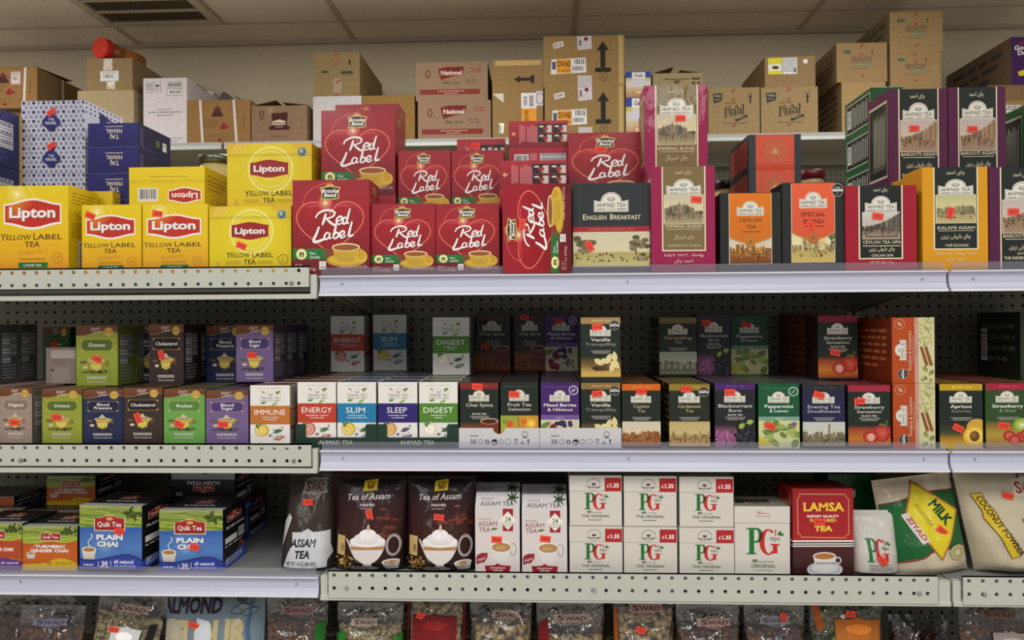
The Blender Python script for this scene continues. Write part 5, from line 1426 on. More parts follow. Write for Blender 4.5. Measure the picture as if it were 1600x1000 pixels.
far('tall white carton printed with umbrella and arrow marks', 224, 292, 122, FD, art(ad450), (206, 202, 206), d=0.34, name='shipping_carton')
c5 = wrap_root(far('squat brown box bound by two white straps, beside the tall white carton', 292, 391, 156, FD, art(strapped, 1), (142, 108, 66), d=0.34))
w, d, h = dims(c5); strap_band(c5, -0.09, d, h, -0.012); strap_band(c5, 0.075, d, h, -0.014)
c5b = wrap_root(far('small white box with a raised brown lid flap, behind the strapped box', 296, 333, 143, FD, None, (200, 196, 196), Y=3.90, d=0.14))
w, d, h = dims(c5b); flap(c5b, w, d, h, 'l', 42, (110, 80, 50))
c5c = wrap_root(far('white box with open sloping flaps behind the strapped box', 336, 382, 158, FD, None, (176, 170, 172), Y=3.90, d=0.15))
w, d, h = dims(c5c); flap(c5c, w, d, h, 'l', 50, (170, 166, 170)); flap(c5c, w, d, h, 'r', 28, (160, 156, 160))
c6 = wrap_root(far('brown carton with a dark crest print and loose top flaps, beside the strapped box', 393, 480, 165, FD, art(national_crest), (134, 108, 82), d=0.3))
w, d, h = dims(c6); flap(c6, w, d, h, 'l', 12, (120, 96, 70)); flap(c6, w, d, h, 'r', 7, (110, 88, 64))
o8 = far('white carton under the brown taped box', 489, 565, 150, FD, None, (190, 186, 190), d=0.3)
far('darker brown carton beside the white one, behind the tallest red heart box', 566, 648, 149, FD, None, (136, 104, 54), d=0.34)
far('brown box with red printed tape and a small arrow, on the white carton', 490, 562, 82, FD + dims(o8)[2], art(plain_tape), (140, 118, 78), d=0.5)
o10 = far('brown carton with a maroon banner, lower of the pair', 653, 767, 157, FD, art(national), (146, 120, 98), d=0.34)
far('brown carton with a maroon banner, stacked on its twin', 650, 762, 97, FD + dims(o10)[2], art(national), (146, 120, 98), d=0.34)
far('brown carton turned on end with a sideways arrow and orange label', 769, 848, 93, FD, art(soya_side), (148, 120, 76), d=0.34)
o12 = far('brown carton with a big up arrow and number slip 2259, lower of two', 851, 976, 135, FD, art(soya, '2259'), (152, 124, 80), d=0.36)
far('brown carton with a big up arrow and number slip 2215, upper of two', 849, 976, 56, FD + dims(o12)[2], art(soya, '2215'), (152, 124, 80), d=0.36)
o13 = far('blue and white cake packet, lower of the two beside the arrow boxes', 978, 1017, 152, FD, art(cake_pack), (206, 204, 200), name='cake_packet', mat='printed_card', d=0.2)
far('blue and white cake packet, upper of the two beside the arrow boxes', 978, 1017, 112, FD + dims(o13)[2], art(cake_pack), (206, 204, 200), name='cake_packet', mat='printed_card', d=0.2)
c14 = wrap_root(far('pale brown carton with half open flaps behind the tall maroon carton', 1020, 1097, 114, FD, None, (160, 142, 104), d=0.36))
w, d, h = dims(c14); flap(c14, w, d, h, 'l', 17, (130, 112, 80)); flap(c14, w, d, h, 'r', 7, (120, 102, 72))
A = Art(120, 40); A.line([(16, 12), (60, 14), (88, 12)], 3, (80, 70, 50)); A.poly([(40, 18), (52, 28), (64, 18)], (80, 70, 50)); A.fine(94, 118, 8, 8, (90, 80, 60)); A.fine(94, 118, 22, 8, (90, 80, 60))
stuck_label(c14, -0.09, 0.11, h - 0.07, h - 0.01, A, 'print_panel', 'corrugated_board', 0.0002)
far('brown biscuit carton with bubble lettering, nearer the tall maroon carton', 1107, 1187, 137, FD, art(fab), (156, 134, 96), d=0.36)
o15 = far('brown biscuit carton with bubble lettering, under the box with a yellow label', 1189, 1278, 136, FD, art(fab), (156, 134, 96), d=0.36)
far('brown box with a yellow and white label on top of the bubble letter cartons', 1195, 1274, 88, FD + dims(o15)[2], art(label_pack), (142, 118, 82), d=0.4)
kl = lambda: panel_side(shade(KR, .9), (80, 64, 44), None, 200, 160, True, 5)
o16 = far('brown carton at the foot of the cracker box stack, beside the bubble letter carton', 1315, 1384, 128, FD, None, (160, 132, 90), d=0.42, left=kl())
far('brown cracker box with green print and a slanted red mark, on the lower stack', 1307, 1386, 67, FD + dims(o16)[2], art(nut_brand), (150, 124, 86), d=0.36, left=kl())
o17 = far('brown carton hidden below the twin cracker boxes', 1388, 1472, 135, FD, None, (150, 124, 86), d=0.36)
z17 = FD + dims(o17)[2]
o17 = far('brown cracker box with green print, second from the ceiling', 1391, 1470, 81, z17, art(nut_brand), (150, 124, 86), d=0.36)
far('brown cracker box with green print, topmost and nearest the ceiling', 1390, 1473, 18, z17 + dims(o17)[2], art(nut_brand), (150, 124, 86), d=0.38, left=panel_side(shade(KR, .85), (60, 84, 60), None, 200, 160, False, 3))
o = far('brown carton behind the twin purple tea boxes at the shelf end', 1560, 1660, 157, FD, art(kraft, 300, 160, (156, 128, 84)), (156, 128, 84), d=0.4)
zt = FD + dims(o)[2]
b18 = wrap_root(o); w, d, h = dims(b18)
A = Art(70, 60, (214, 212, 206)); A.line([(20, 16), (52, 16), (52, 48), (20, 48)], 4, (60, 60, 60), True); A.fine(4, 66, 5, 5, (110, 110, 110))
stuck_label(b18, -w / 2 + 0.005, -w / 2 + 0.1, h * .35, h - 0.02, A)
o = far('flat wide brown carton lying under the purple biscuit box', 1545, 1700, 132, zt, None, (130, 104, 70), d=0.4)
far('purple biscuit box with a yellow ribbon, on top at the shelf end', 1580, 1662, 57, zt + dims(o)[2], art(biscuit_box), (104, 84, 60), d=0.55, left=panel_side((100, 82, 60), (60, 50, 60), None, 200, 160, False, 3))

# ------------------------------------------------------------------ top shelf of the gondola
DT = DECK['top']
Y0 = 1.472
LY, LB = (214, 184, 18), (222, 196, 16)
def lip(label, u0, u1, vt, Y, d, zb, fr, stick=(), **kw):
    kw.setdefault('group', 'yellow tea boxes on the top shelf')
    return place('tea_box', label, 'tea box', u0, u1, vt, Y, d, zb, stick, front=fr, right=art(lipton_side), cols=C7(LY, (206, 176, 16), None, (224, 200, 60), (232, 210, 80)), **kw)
# dark blue boxes at the end of the shelf
for k in range(3):
    zb = DT + k * 0.1235
    p = at(28, 200, 1.6)
    make_box('tea_box', ('dark blue tea box with a gold edge under two more, beside the pattern packs', 'dark blue tea box with a gold edge, middle of its stack', 'dark blue tea box with a nutrition panel, top of its stack')[k], 'tea box', 0.13, 0.105, 0.122, (p.x - 0.066, 1.51, ZC + zb), right=art(taj_facts), front=art(taj_blue), cols=C7((30, 30, 96), None, None, None, (90, 84, 60)))
for k in range(5):
    h = (at(82, 157, 1.62).z - DT) / 5
    place('tea_pack', ('blue and white patterned tea pack at the foot of its stack', 'blue and white patterned tea pack, second from the shelf', 'blue and white patterned tea pack, half hidden behind the big yellow box', 'blue and white patterned tea pack, second from the top', 'blue and white patterned tea pack, top of the stack by the shipping boxes')[k], 'tea pack', 33, 132, 0, 1.62, 0.15, DT + k * h, h=h - 0.0006, front=art(taj_pattern), right=art(taj_pattern_side), cols=C7((200, 202, 218)), group='patterned tea packs', stick=[(82, 176 + (4 - k) * 52.5, -35)] if k > 2 else ())
for k in range(6):
    h = (at(176, 192, 1.61).z - DT) / 6
    place('tea_pack', f"glossy royal blue tea pack lying upside down, {('lowest', 'second', 'third', 'fourth', 'fifth', 'topmost')[k]} of its stack counting upward", 'tea pack', 137, 216, 0, 1.61, 0.14, DT + k * h, h=h - 0.0006, front=art(taj_blue), right=art(taj_side), cols=C7((28, 24, 98), (22, 22, 62), None, (34, 30, 104), (150, 150, 180)), group='royal blue tea packs')
LL, LBG = art(lipton_loose), art(lipton_bags)
lip('large yellow loose tea box with a red banner, tallest of the front yellow row', -1, 107, 290, 1.468, 0.1, DT, LL)
lip('yellow loose tea box tucked behind the large yellow box', 120, 176, 299, 1.58, 0.085, DT, None)
lip('small yellow loose tea box with an orange sticker, beside the large one', 128, 221, 320, 1.475, 0.09, DT, LL, [(141, 337, 25)])
lip('small yellow loose tea box with an orange sticker, under the upside down box', 223, 325, 319, 1.475, 0.09, DT, LL, [(246, 334, 8)])
lip('yellow box standing upside down with its barcode showing', 202, 320, 261, 1.585, 0.12, DT, art(lipton_upside), lid=0.12)
lip('yellow hundred bag tea box in front with a sticker below its banner', 327, 455, 322, 1.475, 0.095, DT, LBG, [(377, 384, 22)], lid=0.17)
o = lip('yellow hundred bag tea box under the raised one', 356, 486, 0, 1.585, 0.09, DT, LBG, h=0.139, lid=0.17)
lip('yellow hundred bag tea box raised on another at the back', 355, 487, 224, 1.585, 0.09, DT + 0.1395, LBG, lid=0.17)
lip('orange yellow tea box half hidden behind the raised yellow box', 400, 497, 240, 1.70, 0.09, DT, None)
RS = art(red_side)
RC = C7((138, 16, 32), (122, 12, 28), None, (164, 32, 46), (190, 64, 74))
def red(label, u0, u1, vt, Y, d, zb, fr=None, stick=(), **kw):
    fr = fr or art(red_label)
    kw.setdefault('group', 'red tea boxes on the top shelf')
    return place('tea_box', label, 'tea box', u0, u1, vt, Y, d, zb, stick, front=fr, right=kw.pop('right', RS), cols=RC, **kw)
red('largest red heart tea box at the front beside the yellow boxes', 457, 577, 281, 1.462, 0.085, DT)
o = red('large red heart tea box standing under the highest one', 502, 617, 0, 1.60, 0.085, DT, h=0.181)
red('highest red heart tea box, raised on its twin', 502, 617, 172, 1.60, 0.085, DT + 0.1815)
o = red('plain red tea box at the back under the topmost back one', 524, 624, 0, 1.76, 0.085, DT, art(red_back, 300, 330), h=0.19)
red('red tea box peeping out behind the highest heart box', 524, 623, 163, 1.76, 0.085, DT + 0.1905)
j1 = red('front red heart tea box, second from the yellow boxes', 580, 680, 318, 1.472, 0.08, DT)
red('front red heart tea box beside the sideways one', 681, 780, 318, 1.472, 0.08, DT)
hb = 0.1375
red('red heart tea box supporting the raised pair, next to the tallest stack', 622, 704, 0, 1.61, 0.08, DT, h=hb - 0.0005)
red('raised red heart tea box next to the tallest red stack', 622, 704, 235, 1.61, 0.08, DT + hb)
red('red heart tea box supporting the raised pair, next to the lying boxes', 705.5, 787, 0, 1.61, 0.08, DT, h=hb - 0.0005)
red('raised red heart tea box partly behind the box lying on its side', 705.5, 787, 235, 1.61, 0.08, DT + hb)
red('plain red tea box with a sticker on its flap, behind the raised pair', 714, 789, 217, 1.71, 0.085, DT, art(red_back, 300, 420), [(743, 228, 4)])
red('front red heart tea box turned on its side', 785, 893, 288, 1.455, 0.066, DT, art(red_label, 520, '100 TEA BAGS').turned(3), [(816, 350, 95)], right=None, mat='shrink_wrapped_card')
RBK, RBS = art(red_back), art(red_base)
for k in range(4):
    red(f"red tea box lying flat with picture panel outward, {('lowest', 'second', 'third', 'topmost')[k]} of the nearer low stack", 779, 884, 0, 1.535, 0.078, DT + k * 0.0595, RBK, h=0.059)
for k in range(6):
    red(f"red tea box lying flat, {('lowest', 'second up', 'third up', 'fourth up', 'barcode side outward just under the top', 'picture side outward on top')[k]} of the taller stack", 794, 886, 0, 1.64, 0.078, DT + k * 0.0580, RBS if k == 4 else RBK, h=0.0575)
red('red heart tea box supporting the one behind the black breakfast box', 888, 1006, 0, 1.61, 0.08, DT, h=0.156)
red('red heart tea box raised behind the black breakfast box', 888, 1006, 207, 1.61, 0.08, DT + 0.1565, None, [(938, 234, 0)])

def ahm(label, u0, u1, vt, Y, d, zb, fr, col, stick=(), left=None, right=None, top=None, mat='shrink_wrapped_card', **kw):
    kw.setdefault('group', 'tea cartons on the top shelf')
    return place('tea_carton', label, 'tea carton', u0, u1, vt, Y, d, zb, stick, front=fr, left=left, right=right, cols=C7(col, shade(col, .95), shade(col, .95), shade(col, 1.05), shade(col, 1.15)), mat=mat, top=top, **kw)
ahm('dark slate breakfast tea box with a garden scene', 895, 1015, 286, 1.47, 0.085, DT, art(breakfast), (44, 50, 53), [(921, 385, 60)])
MAG = (146, 26, 78)
gs = art(panel_side, MAG, (190, 170, 150), (200, 180, 150), 120, 240, False, 12, True, (124, 106, 66))
o = ahm('tall maroon and gold caddy carton in the front row', 1017, 1117, 260, 1.462, 0.075, DT, art(imperial), MAG, [(1088, 312, 6)], left=gs)
ahm('tall maroon and gold carton holding up the raised one', 1007, 1105, 0, 1.545, 0.078, DT, art(imperial), MAG, left=gs, h=0.211)
ahm('raised tall maroon and gold carton, highest of the front cartons', 1007, 1105, 133, 1.545, 0.078, DT + 0.2115, art(imperial_b), MAG, [(1063, 185, 0)], left=gs)
for k in range(2):
    ahm(f"maroon and gold carton, {('first', 'second')[k]} behind the raised one, only its striped side showing, lower tier", 1009, 1104, 0, 1.63 + 0.082 * k, 0.078, DT, None, MAG, left=gs, h=0.211)
    ahm(f"maroon and gold carton, {('first', 'second')[k]} behind the raised one, only its striped side showing, upper tier", 1006 - 2 * k, 1100, 0, 1.63 + 0.082 * k, 0.078, DT + 0.2115, None, MAG, left=gs, h=0.178)
BLK = (38, 41, 42)
ss = art(panel_side, BLK, (150, 60, 60), (90, 92, 92), 200, 110, False, 8, True, (170, 66, 56))
for k in range(4):
    zb = DT + k * 0.0755
    ahm(('orange and black tea carton lying at the foot of the stack behind the Ceylon box', 'orange and black tea carton lying second in the stack behind the Ceylon box', 'orange and black tea carton lying with its round seal half hidden, third up', 'orange and black tea carton lying with its round seal facing out, top of the stack')[k], 1168, 1250, 0, 1.61, 0.16, zb, art(seal_top), BLK, left=ss, h=0.075)
ahm('black and amber Ceylon tea box with a harbour scene', 1125, 1220, 301, 1.475, 0.075, DT, art(ahmad_arch, (206, 112, 24), 'ceylon', (('CEYLON', 190, 124, 274), ('TEA', 232, 168, 236)), (70, 40, 20), (196, 130, 44)), BLK)
ahm('black and coral special blend box with a white palace scene', 1222, 1319, 285, 1.475, 0.075, DT, art(ahmad_arch, (214, 88, 54), 'special', (('SPECIAL', 196, 118, 280), ('BLEND', 236, 134, 268)), (80, 24, 24), (190, 110, 60), True), BLK, [(1266, 353, 78)])
ahm('crimson and black OPA tea carton in the front row', 1321, 1432, 290, 1.47, 0.08, DT, art(ahmad_opa), (158, 20, 44), [(1371, 338, 6)])
ahm('amber yellow carton with a dark framed panel', 1441, 1543, 261, 1.47, 0.08, DT, art(kalami), (214, 152, 22), [(1484.5, 332, 100)])
ahm('amber yellow carton just behind the framed one, its plain side showing', 1414, 1500, 277, 1.555, 0.06, DT, None, (206, 150, 30))
PUR = (82, 24, 64)
ps = art(panel_side, PUR, (170, 170, 150), (200, 190, 170), 110, 260, False, 16, True, (24, 30, 28))
ahm('purple carton in the front row at the edge of the view', 1545, 1648, 261, 1.47, 0.08, DT, art(barooti), PUR, [(1583, 331, 0)], left=ps)
hp = 0.188
for k, (u0, u1, vt, st) in enumerate(((1388, 1480, 139, (1428, 201, 0)), (1481.5, 1571, 136, (1519, 202, 0)))):
    ahm(('purple carton supporting the raised pair, behind the crimson one', 'purple carton supporting the raised pair, behind the amber one')[k], u0, u1, 0, 1.62, 0.075, DT, art(barooti), PUR, left=ps, h=hp)
    ahm(('raised purple carton nearer the green boxes', 'raised purple carton nearer the edge of the view')[k], u0, u1, vt, 1.62, 0.1, DT + hp + 0.0005, art(barooti), PUR, [st], left=ps)
GRN = (26, 84, 44)
gsd = art(panel_side, GRN, (170, 176, 170), (190, 200, 190), 200, 110, True, 10, True, (26, 32, 30))
for k in range(5):
    ahm(f"green tea carton lying on its back beside the purple pair, {('lowest', 'second', 'third', 'fourth', 'topmost')[k]} of five", 1361, 1410, 0, 1.735, 0.15, DT + 0.0876 * k, None, GRN, left=gsd, h=0.087)
for k in range(2):
    ahm(('green tea carton standing at the edge of the view beside the purple pair, lower', 'green tea carton standing at the edge of the view beside the purple pair, upper')[k], 1598, 1680, 0, 1.66, 0.1, DT + k * 0.184, art(ahmad_tall, (26, 96, 50), (28, 36, 33), 'kalami', [], 435), (26, 96, 50), left=gsd, h=0.183)

# ---- jars at the back of the top shelf
plain('jar_glass', (176, 180, 150), 0.08); plain('jar_paste', (190, 176, 120), 0.2); plain('steel_lid', (96, 98, 92), 0.25, 0.7); plain('maroon_lid', (110, 20, 30), 0.3); plain('black_lid', (22, 24, 26), 0.3)
def stand_jar(label, u, vt, Y, r, lid, fill, h):
    p = at(u, vt, Y)
    j = tag(empty('jar', (p.x, Y, ZC + DT)), label, 'jar')
    b = MB(); b.lathe([(0, 0), (r * .92, 0), (r, 0.008), (r, h - 0.05), (r * .93, h - 0.035), (r * .8, h - 0.026), (r * .8, h - 0.008), (0, h - 0.008)]); b.build('jar_body', fill, j, smooth=True)
    b = MB(); b.lathe([(0, h), (r * .86, h), (r * .9, h - 0.003), (r * .9, h - 0.02), (r * .82, h - 0.021)]); b.build('lid', lid, j, smooth=True)
    return j
def jh(u, vt, Y): return at(u, vt, Y).z - DT
stand_jar('glass jar with a dull metal lid behind the raised yellow box', 340, 246, 1.785, 0.052, 'steel_lid', 'jar_paste', jh(340, 246, 1.785))
stand_jar('jar with a dark red lid behind the coral special blend box', 1268, 268, 1.80, 0.034, 'maroon_lid', 'jar_paste', jh(1268, 268, 1.80))
stand_jar('jar with a black lid behind the black and amber tea box', 1136, 284, 1.83, 0.036, 'black_lid', 'jar_paste', jh(1136, 284, 1.83))

# ------------------------------------------------------------------ middle shelf
DM = DECK['middle']
YM, DEP = 1.476, 0.068
REG = []                        # (x0, x1, top) of every column, for what stands on it
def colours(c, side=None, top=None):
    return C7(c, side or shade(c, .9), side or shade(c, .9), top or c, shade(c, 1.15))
TOPS = {}
def top_art(c, seed=0):
    A = Art(100, 100, c); A.rect(8, 34, 92, 66, shade(c, .8)); A.text('TEA', 36, 64, 55, 12, shade(c, 1.7)); A.fine(14, 84, 76, 4, shade(c, 1.5), seed); A.rect(0, 0, 100, 5, shade(c, 1.4)); return A
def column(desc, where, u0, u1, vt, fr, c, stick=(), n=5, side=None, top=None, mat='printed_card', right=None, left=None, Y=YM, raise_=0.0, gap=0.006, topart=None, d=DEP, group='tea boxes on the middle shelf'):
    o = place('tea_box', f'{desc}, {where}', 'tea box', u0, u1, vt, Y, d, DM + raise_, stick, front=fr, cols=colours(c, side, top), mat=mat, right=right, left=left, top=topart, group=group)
    w, dd, h = dims(o)
    REG.append((o.location.x - w / 2, o.location.x + w / 2, DM + raise_ + h))
    src = o
    for k in range(1, n):
        clone(src, o.location + V3((0, k * (d + gap), 0)), f"{desc}, {('second', 'third', 'fourth', 'fifth', 'sixth')[k - 1]} back in its receding row")
    return o
def base_under(x0, x1):
    return max([t for a, b_, t in REG if a < x1 - 0.004 and b_ > x0 + 0.004] or [DM])
def upper(desc, u0, u1, vt, vb, fr, c, stick=(), side=None, mat='printed_card', right=None, left=None, d=0.066, Y=None, behind=0, gap=0.003, yaw=0, name='tea_box', top=None, **kw):
    kw.setdefault('group', 'tea boxes on the middle shelf')
    Yg = Y or 1.68
    for _ in range(3):
        zb = base_under(at(u0, vb, Yg).x, at(u1, vb, Yg).x)
        if Y is None:
            Yg = min(max(zb / at((u0 + u1) / 2, vb, 1).z, 1.478), BACK - 0.004 - d * (1 + behind) - gap * behind)
    o = place(name, desc, 'tea box', u0, u1, vt, Yg, d, zb + 0.0006, stick, front=fr, cols=colours(c, side, top), mat=mat, right=right, left=left, yaw=yaw, **kw)
    for k in range(behind):
        clone(o, o.location + V3((0, (k + 1) * (d + gap), 0)), f"{desc}, {('next', 'second', 'third')[k]} one behind it")
    return o
BRN = (70, 44, 34)
DIG, DET, BPR, CHO, RLX, BSU = (150, 132, 122), (140, 150, 50), (28, 36, 74), (54, 40, 36), (100, 156, 72), (108, 90, 134)
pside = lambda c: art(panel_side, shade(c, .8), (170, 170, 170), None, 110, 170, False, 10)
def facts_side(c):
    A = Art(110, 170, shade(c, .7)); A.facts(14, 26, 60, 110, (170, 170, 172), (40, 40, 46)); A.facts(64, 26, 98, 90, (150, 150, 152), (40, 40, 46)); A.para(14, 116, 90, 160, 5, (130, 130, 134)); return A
P = lambda *a, **k: art(prince, *a, **k)
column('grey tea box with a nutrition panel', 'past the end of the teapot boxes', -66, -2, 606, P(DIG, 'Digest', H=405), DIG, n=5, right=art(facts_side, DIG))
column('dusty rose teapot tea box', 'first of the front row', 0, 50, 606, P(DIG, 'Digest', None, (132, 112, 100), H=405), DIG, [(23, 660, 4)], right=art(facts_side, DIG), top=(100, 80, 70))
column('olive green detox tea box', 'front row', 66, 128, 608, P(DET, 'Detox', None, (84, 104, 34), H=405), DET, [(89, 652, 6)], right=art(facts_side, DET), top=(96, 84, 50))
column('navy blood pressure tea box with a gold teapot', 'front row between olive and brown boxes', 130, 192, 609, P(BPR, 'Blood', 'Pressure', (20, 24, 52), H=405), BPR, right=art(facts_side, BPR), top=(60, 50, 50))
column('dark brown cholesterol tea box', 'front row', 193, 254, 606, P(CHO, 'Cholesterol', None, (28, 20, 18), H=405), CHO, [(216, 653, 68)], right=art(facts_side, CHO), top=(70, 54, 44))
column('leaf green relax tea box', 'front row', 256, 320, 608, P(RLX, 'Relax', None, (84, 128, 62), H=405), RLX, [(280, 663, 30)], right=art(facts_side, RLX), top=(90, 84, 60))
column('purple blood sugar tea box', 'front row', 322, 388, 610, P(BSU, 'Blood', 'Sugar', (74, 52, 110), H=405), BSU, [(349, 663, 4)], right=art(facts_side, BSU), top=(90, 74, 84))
WB = (214, 212, 206)
def wside(c):
    A = Art(120, 178, (176, 170, 160)); A.rect(0, 66, 120, 128, shade(c, .85)); A.para(14, 12, 106, 60, 7, (120, 116, 110)); A.para(14, 74, 106, 120, 6, (220, 210, 200)); A.para(14, 134, 106, 170, 5, (130, 126, 120)); return A
H_ = lambda *a: art(herbal, *a)
HB = {'IMMUNE': ((190, 112, 46), ('LEMON, GINGER', '& TURMERIC'), ((206, 180, 40), (66, 120, 110), (176, 96, 66))), 'ENERGY': ((188, 62, 36), ('GRAPEFRUIT, MATE &', 'GUARANA SEED'), ((196, 110, 96), (96, 130, 90), (180, 50, 70))),
      'SLIM': ((28, 122, 168), ('LEMON, MATE &', 'MATCHA GREEN TEA'), ((206, 180, 40), (90, 120, 50), (40, 110, 176))), 'SLEEP': ((40, 28, 110), ('CAMOMILE, HONEY', '& LAVENDER'), ((196, 150, 60), (100, 80, 150), (90, 70, 140))),
      'DIGEST': ((78, 130, 40), ('PEPPERMINT &', 'FENNEL'), ((226, 220, 200), (70, 110, 60), (60, 110, 60)))}
def herb(n): return H_(n, *HB[n])
TP = (110, 74, 60)
column('white immune tea box with an amber band', 'front row beside the green trays', 391, 453, 602, herb('IMMUNE'), WB, right=art(wside, (190, 112, 46)), top=TP)
for nm, u0, u1, wh in (('ENERGY', 465, 525, 'in the first green tray'), ('SLIM', 527, 587.5, 'in the first green tray'), ('SLEEP', 591, 652, 'in the second green tray'), ('DIGEST', 655, 715, 'in the second green tray')):
    d_ = {'ENERGY': 'white energy tea box with a red band', 'SLIM': 'white slim tea box with a blue band', 'SLEEP': 'white sleep tea box with an indigo band', 'DIGEST': 'white digest tea box with a green band'}[nm]
    column(d_, wh, u0, u1, 597, herb(nm), WB, right=art(wside, HB[nm][0]), raise_=0.0022, top={'ENERGY': TP, 'SLIM': (60, 76, 100), 'SLEEP': (50, 48, 84), 'DIGEST': (84, 96, 72)}[nm], d=0.066)
def foilcol(desc, where, u0, u1, vt, fr, top, c=FG, **kw):
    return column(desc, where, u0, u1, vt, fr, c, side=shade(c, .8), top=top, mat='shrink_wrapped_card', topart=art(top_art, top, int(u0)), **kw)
Fo = lambda *a, **k: art(foil, *a, **k)
DKT = (58, 52, 50)
foilcol('dark chai spice tea box with a rust top band', 'in the first white tray', 719, 779, 598, Fo('Chai Spice', None, (122, 38, 36), 'BLACK TEA', FG, 'cup'), DKT, stick=[(746, 604, 2)], raise_=0.0022, d=0.066)
foilcol('dark green fruit selection tea box', 'in the first white tray', 782, 841, 597, Fo('Fruit Tea', 'Selection', None, '', FG, 'fruits', None), DKT, stick=[(803, 616, 4)], raise_=0.0022, d=0.066)
foilcol('purple berries and hibiscus tea box', 'in the second white tray', 845, 905, 598, Fo('Mixed Berries', '& Hibiscus', None, '', (66, 34, 104), 'berries', None, WHITE, None, 'leaf'), (80, 66, 80), c=(66, 34, 104), raise_=0.0022, d=0.066)
foilcol('black vanilla tea box with pale blossoms', 'in the second white tray', 908, 969.5, 598, Fo('Vanilla', 'Tranquillity', (140, 112, 62), 'BLACK TEA', FG, 'vanilla', None, (226, 222, 206), (150, 150, 140), 'taste'), (90, 84, 70), stick=[(933, 615, -6)], raise_=0.0022, d=0.066)
foilcol('dark Ceylon tea box with an orange top band', 'front row next to the white trays', 972, 1032, 600, Fo('Ceylon', 'Tea', (206, 104, 26), 'BLACK TEA', FG, 'city', None, (190, 170, 130)), (110, 80, 54), stick=[(1002, 611, 0)], right=None)
foilcol('dark cardamom tea box with an award roundel', 'front row', 1045.5, 1109, 600, Fo('Cardamom', 'Tea', (140, 122, 40), 'BLACK TEA', (32, 40, 28), 'bazaar', None, (190, 176, 120), None, 'taste'), (104, 92, 52), stick=[(1072, 608, 0)], left=art(panel_side, (46, 34, 20), (150, 120, 60), None, 110, 170, False, 6))
foilcol('dark blackcurrant tea box with a violet top band', 'front row', 1117, 1180, 599, Fo('Blackcurrant', 'Burst', (70, 36, 104), 'BLACK TEA', (30, 34, 36), 'currant'), (84, 74, 86), stick=[(1140, 613, 0)])
foilcol('green peppermint and lemon tea box', 'front row', 1185, 1249, 600, Fo('Peppermint', '& Lemon', None, '', (20, 84, 52), 'mint', None, WHITE, None, 'leaf'), (84, 96, 80), c=(20, 84, 52), stick=[(1203, 666, 20)])
foilcol('navy evening tea box with a river view', 'front row', 1254, 1320, 601, Fo('Evening Tea', 'Decaffeinated', (34, 38, 42), 'BLACK TEA', (32, 32, 66), 'river', None, (180, 178, 190)), (84, 82, 84), c=(32, 32, 66), stick=[(1279, 617, 18)])
foilcol('dark strawberry tea box with a raspberry red top band', 'front row', 1325, 1391, 602, Fo('Strawberry', 'Sensation', (160, 36, 60), '', FG, 'berry'), (120, 54, 64), stick=[(1343, 627, -3)])
OR = (176, 70, 26)
orside = art(panel_side, (120, 44, 16), (190, 110, 60), None, 180, 200, False, 6)
column('orange rooibos and cinnamon tea box standing on end', 'front row', 1395, 1461, 599, art(rooibos), OR, side=(124, 46, 18), top=(150, 96, 60), left=orside, mat='shrink_wrapped_card', d=0.12, n=3)
foilcol('dark apricot tea box with a yellow band', 'front row near the edge of the view', 1468, 1535, 600, Fo('Apricot', 'Sunrise', (190, 156, 40), 'BLACK TEA', FG, 'apricot', None, WHITE, (150, 140, 130)), (130, 104, 54), stick=[(1497, 669, 28)])
foilcol('green strawberry and kiwi tea box with red band', 'last of the front row', 1540, 1608, 599, Fo('Strawberry', '& Kiwi', (160, 36, 60), 'GREEN TEA', (44, 74, 34), 'kiwi', None, WHITE, (150, 160, 130)), (124, 64, 60), c=(44, 74, 34), stick=[(1568, 665, 4)])
foilcol('dark yellow topped tea box', 'beyond the last of the front row', 1612, 1680, 600, None, (130, 100, 56), n=5)

# open display trays round the front boxes
def tray(label, u0, u1, v0, col, notch, arts, name='display_tray', d=0.36):
    xa, xb = at(u0, 690, YM - 0.003).x, at(u1, 690, YM - 0.003).x
    w, h = xb - xa, at((u0 + u1) / 2, v0, YM - 0.003).z - DM
    I = Ink(); c = lin(col)
    def prism(P, y0, y1):
        I.poly([(x, y0, z) for x, z in P], [c] * len(P)); I.poly([(x, y1, z) for x, z in P][::-1], [c] * len(P))
        for i in range(len(P)):
            a, b_ = P[i], P[(i + 1) % len(P)]
            I.poly([(a[0], y0, a[1]), (a[0], y1, a[1]), (b_[0], y1, b_[1]), (b_[0], y0, b_[1])], [c] * 4)
    out = [(-w / 2, 0), (w / 2, 0)] + notch(w, h)
    prism(out, -0.0022, -0.0002)
    for s in (-1, 1):
        prism([(s * (w / 2 - 0.0008), 0), (s * w / 2, 0), (s * w / 2, h), (s * (w / 2 - 0.0008), h)], 0, d)
    I.poly([(-w / 2, 0, 0.001), (w / 2, 0, 0.001), (w / 2, d, 0.001), (-w / 2, d, 0.001)], [c] * 4)
    if arts: I.flat(arts, V3((-w / 2, -0.0022, h)), V3((w, 0, 0)), V3((0, 0, -h)), V3((0, -1, 0)))
    o = mesh_obj(name, I.mesh(name, 'printed_card'), None, ((xa + xb) / 2, YM - 0.001, ZC + DM + 0.0002))
    return tag(o, label, 'tray')
def green_notch(w, h):
    return [(w / 2, h), (w / 2 - .12 * w, h), (w / 2 - .14 * w, h * .94), (w / 2 - .14 * w, h * .5), (w / 2 - .16 * w, h * .44), (-w / 2 + .14 * w, h * .44), (-w / 2 + .12 * w, h * .5), (-w / 2 + .12 * w, h * .94), (-w / 2 + .10 * w, h), (-w / 2, h)]
def round_notch(w, h):
    return [(w / 2, h)] + [(0 + .076 * w * math.cos(math.radians(a)), h - .3 * h * math.sin(math.radians(a))) for a in range(0, 181, 20)] + [(-w / 2, h)]
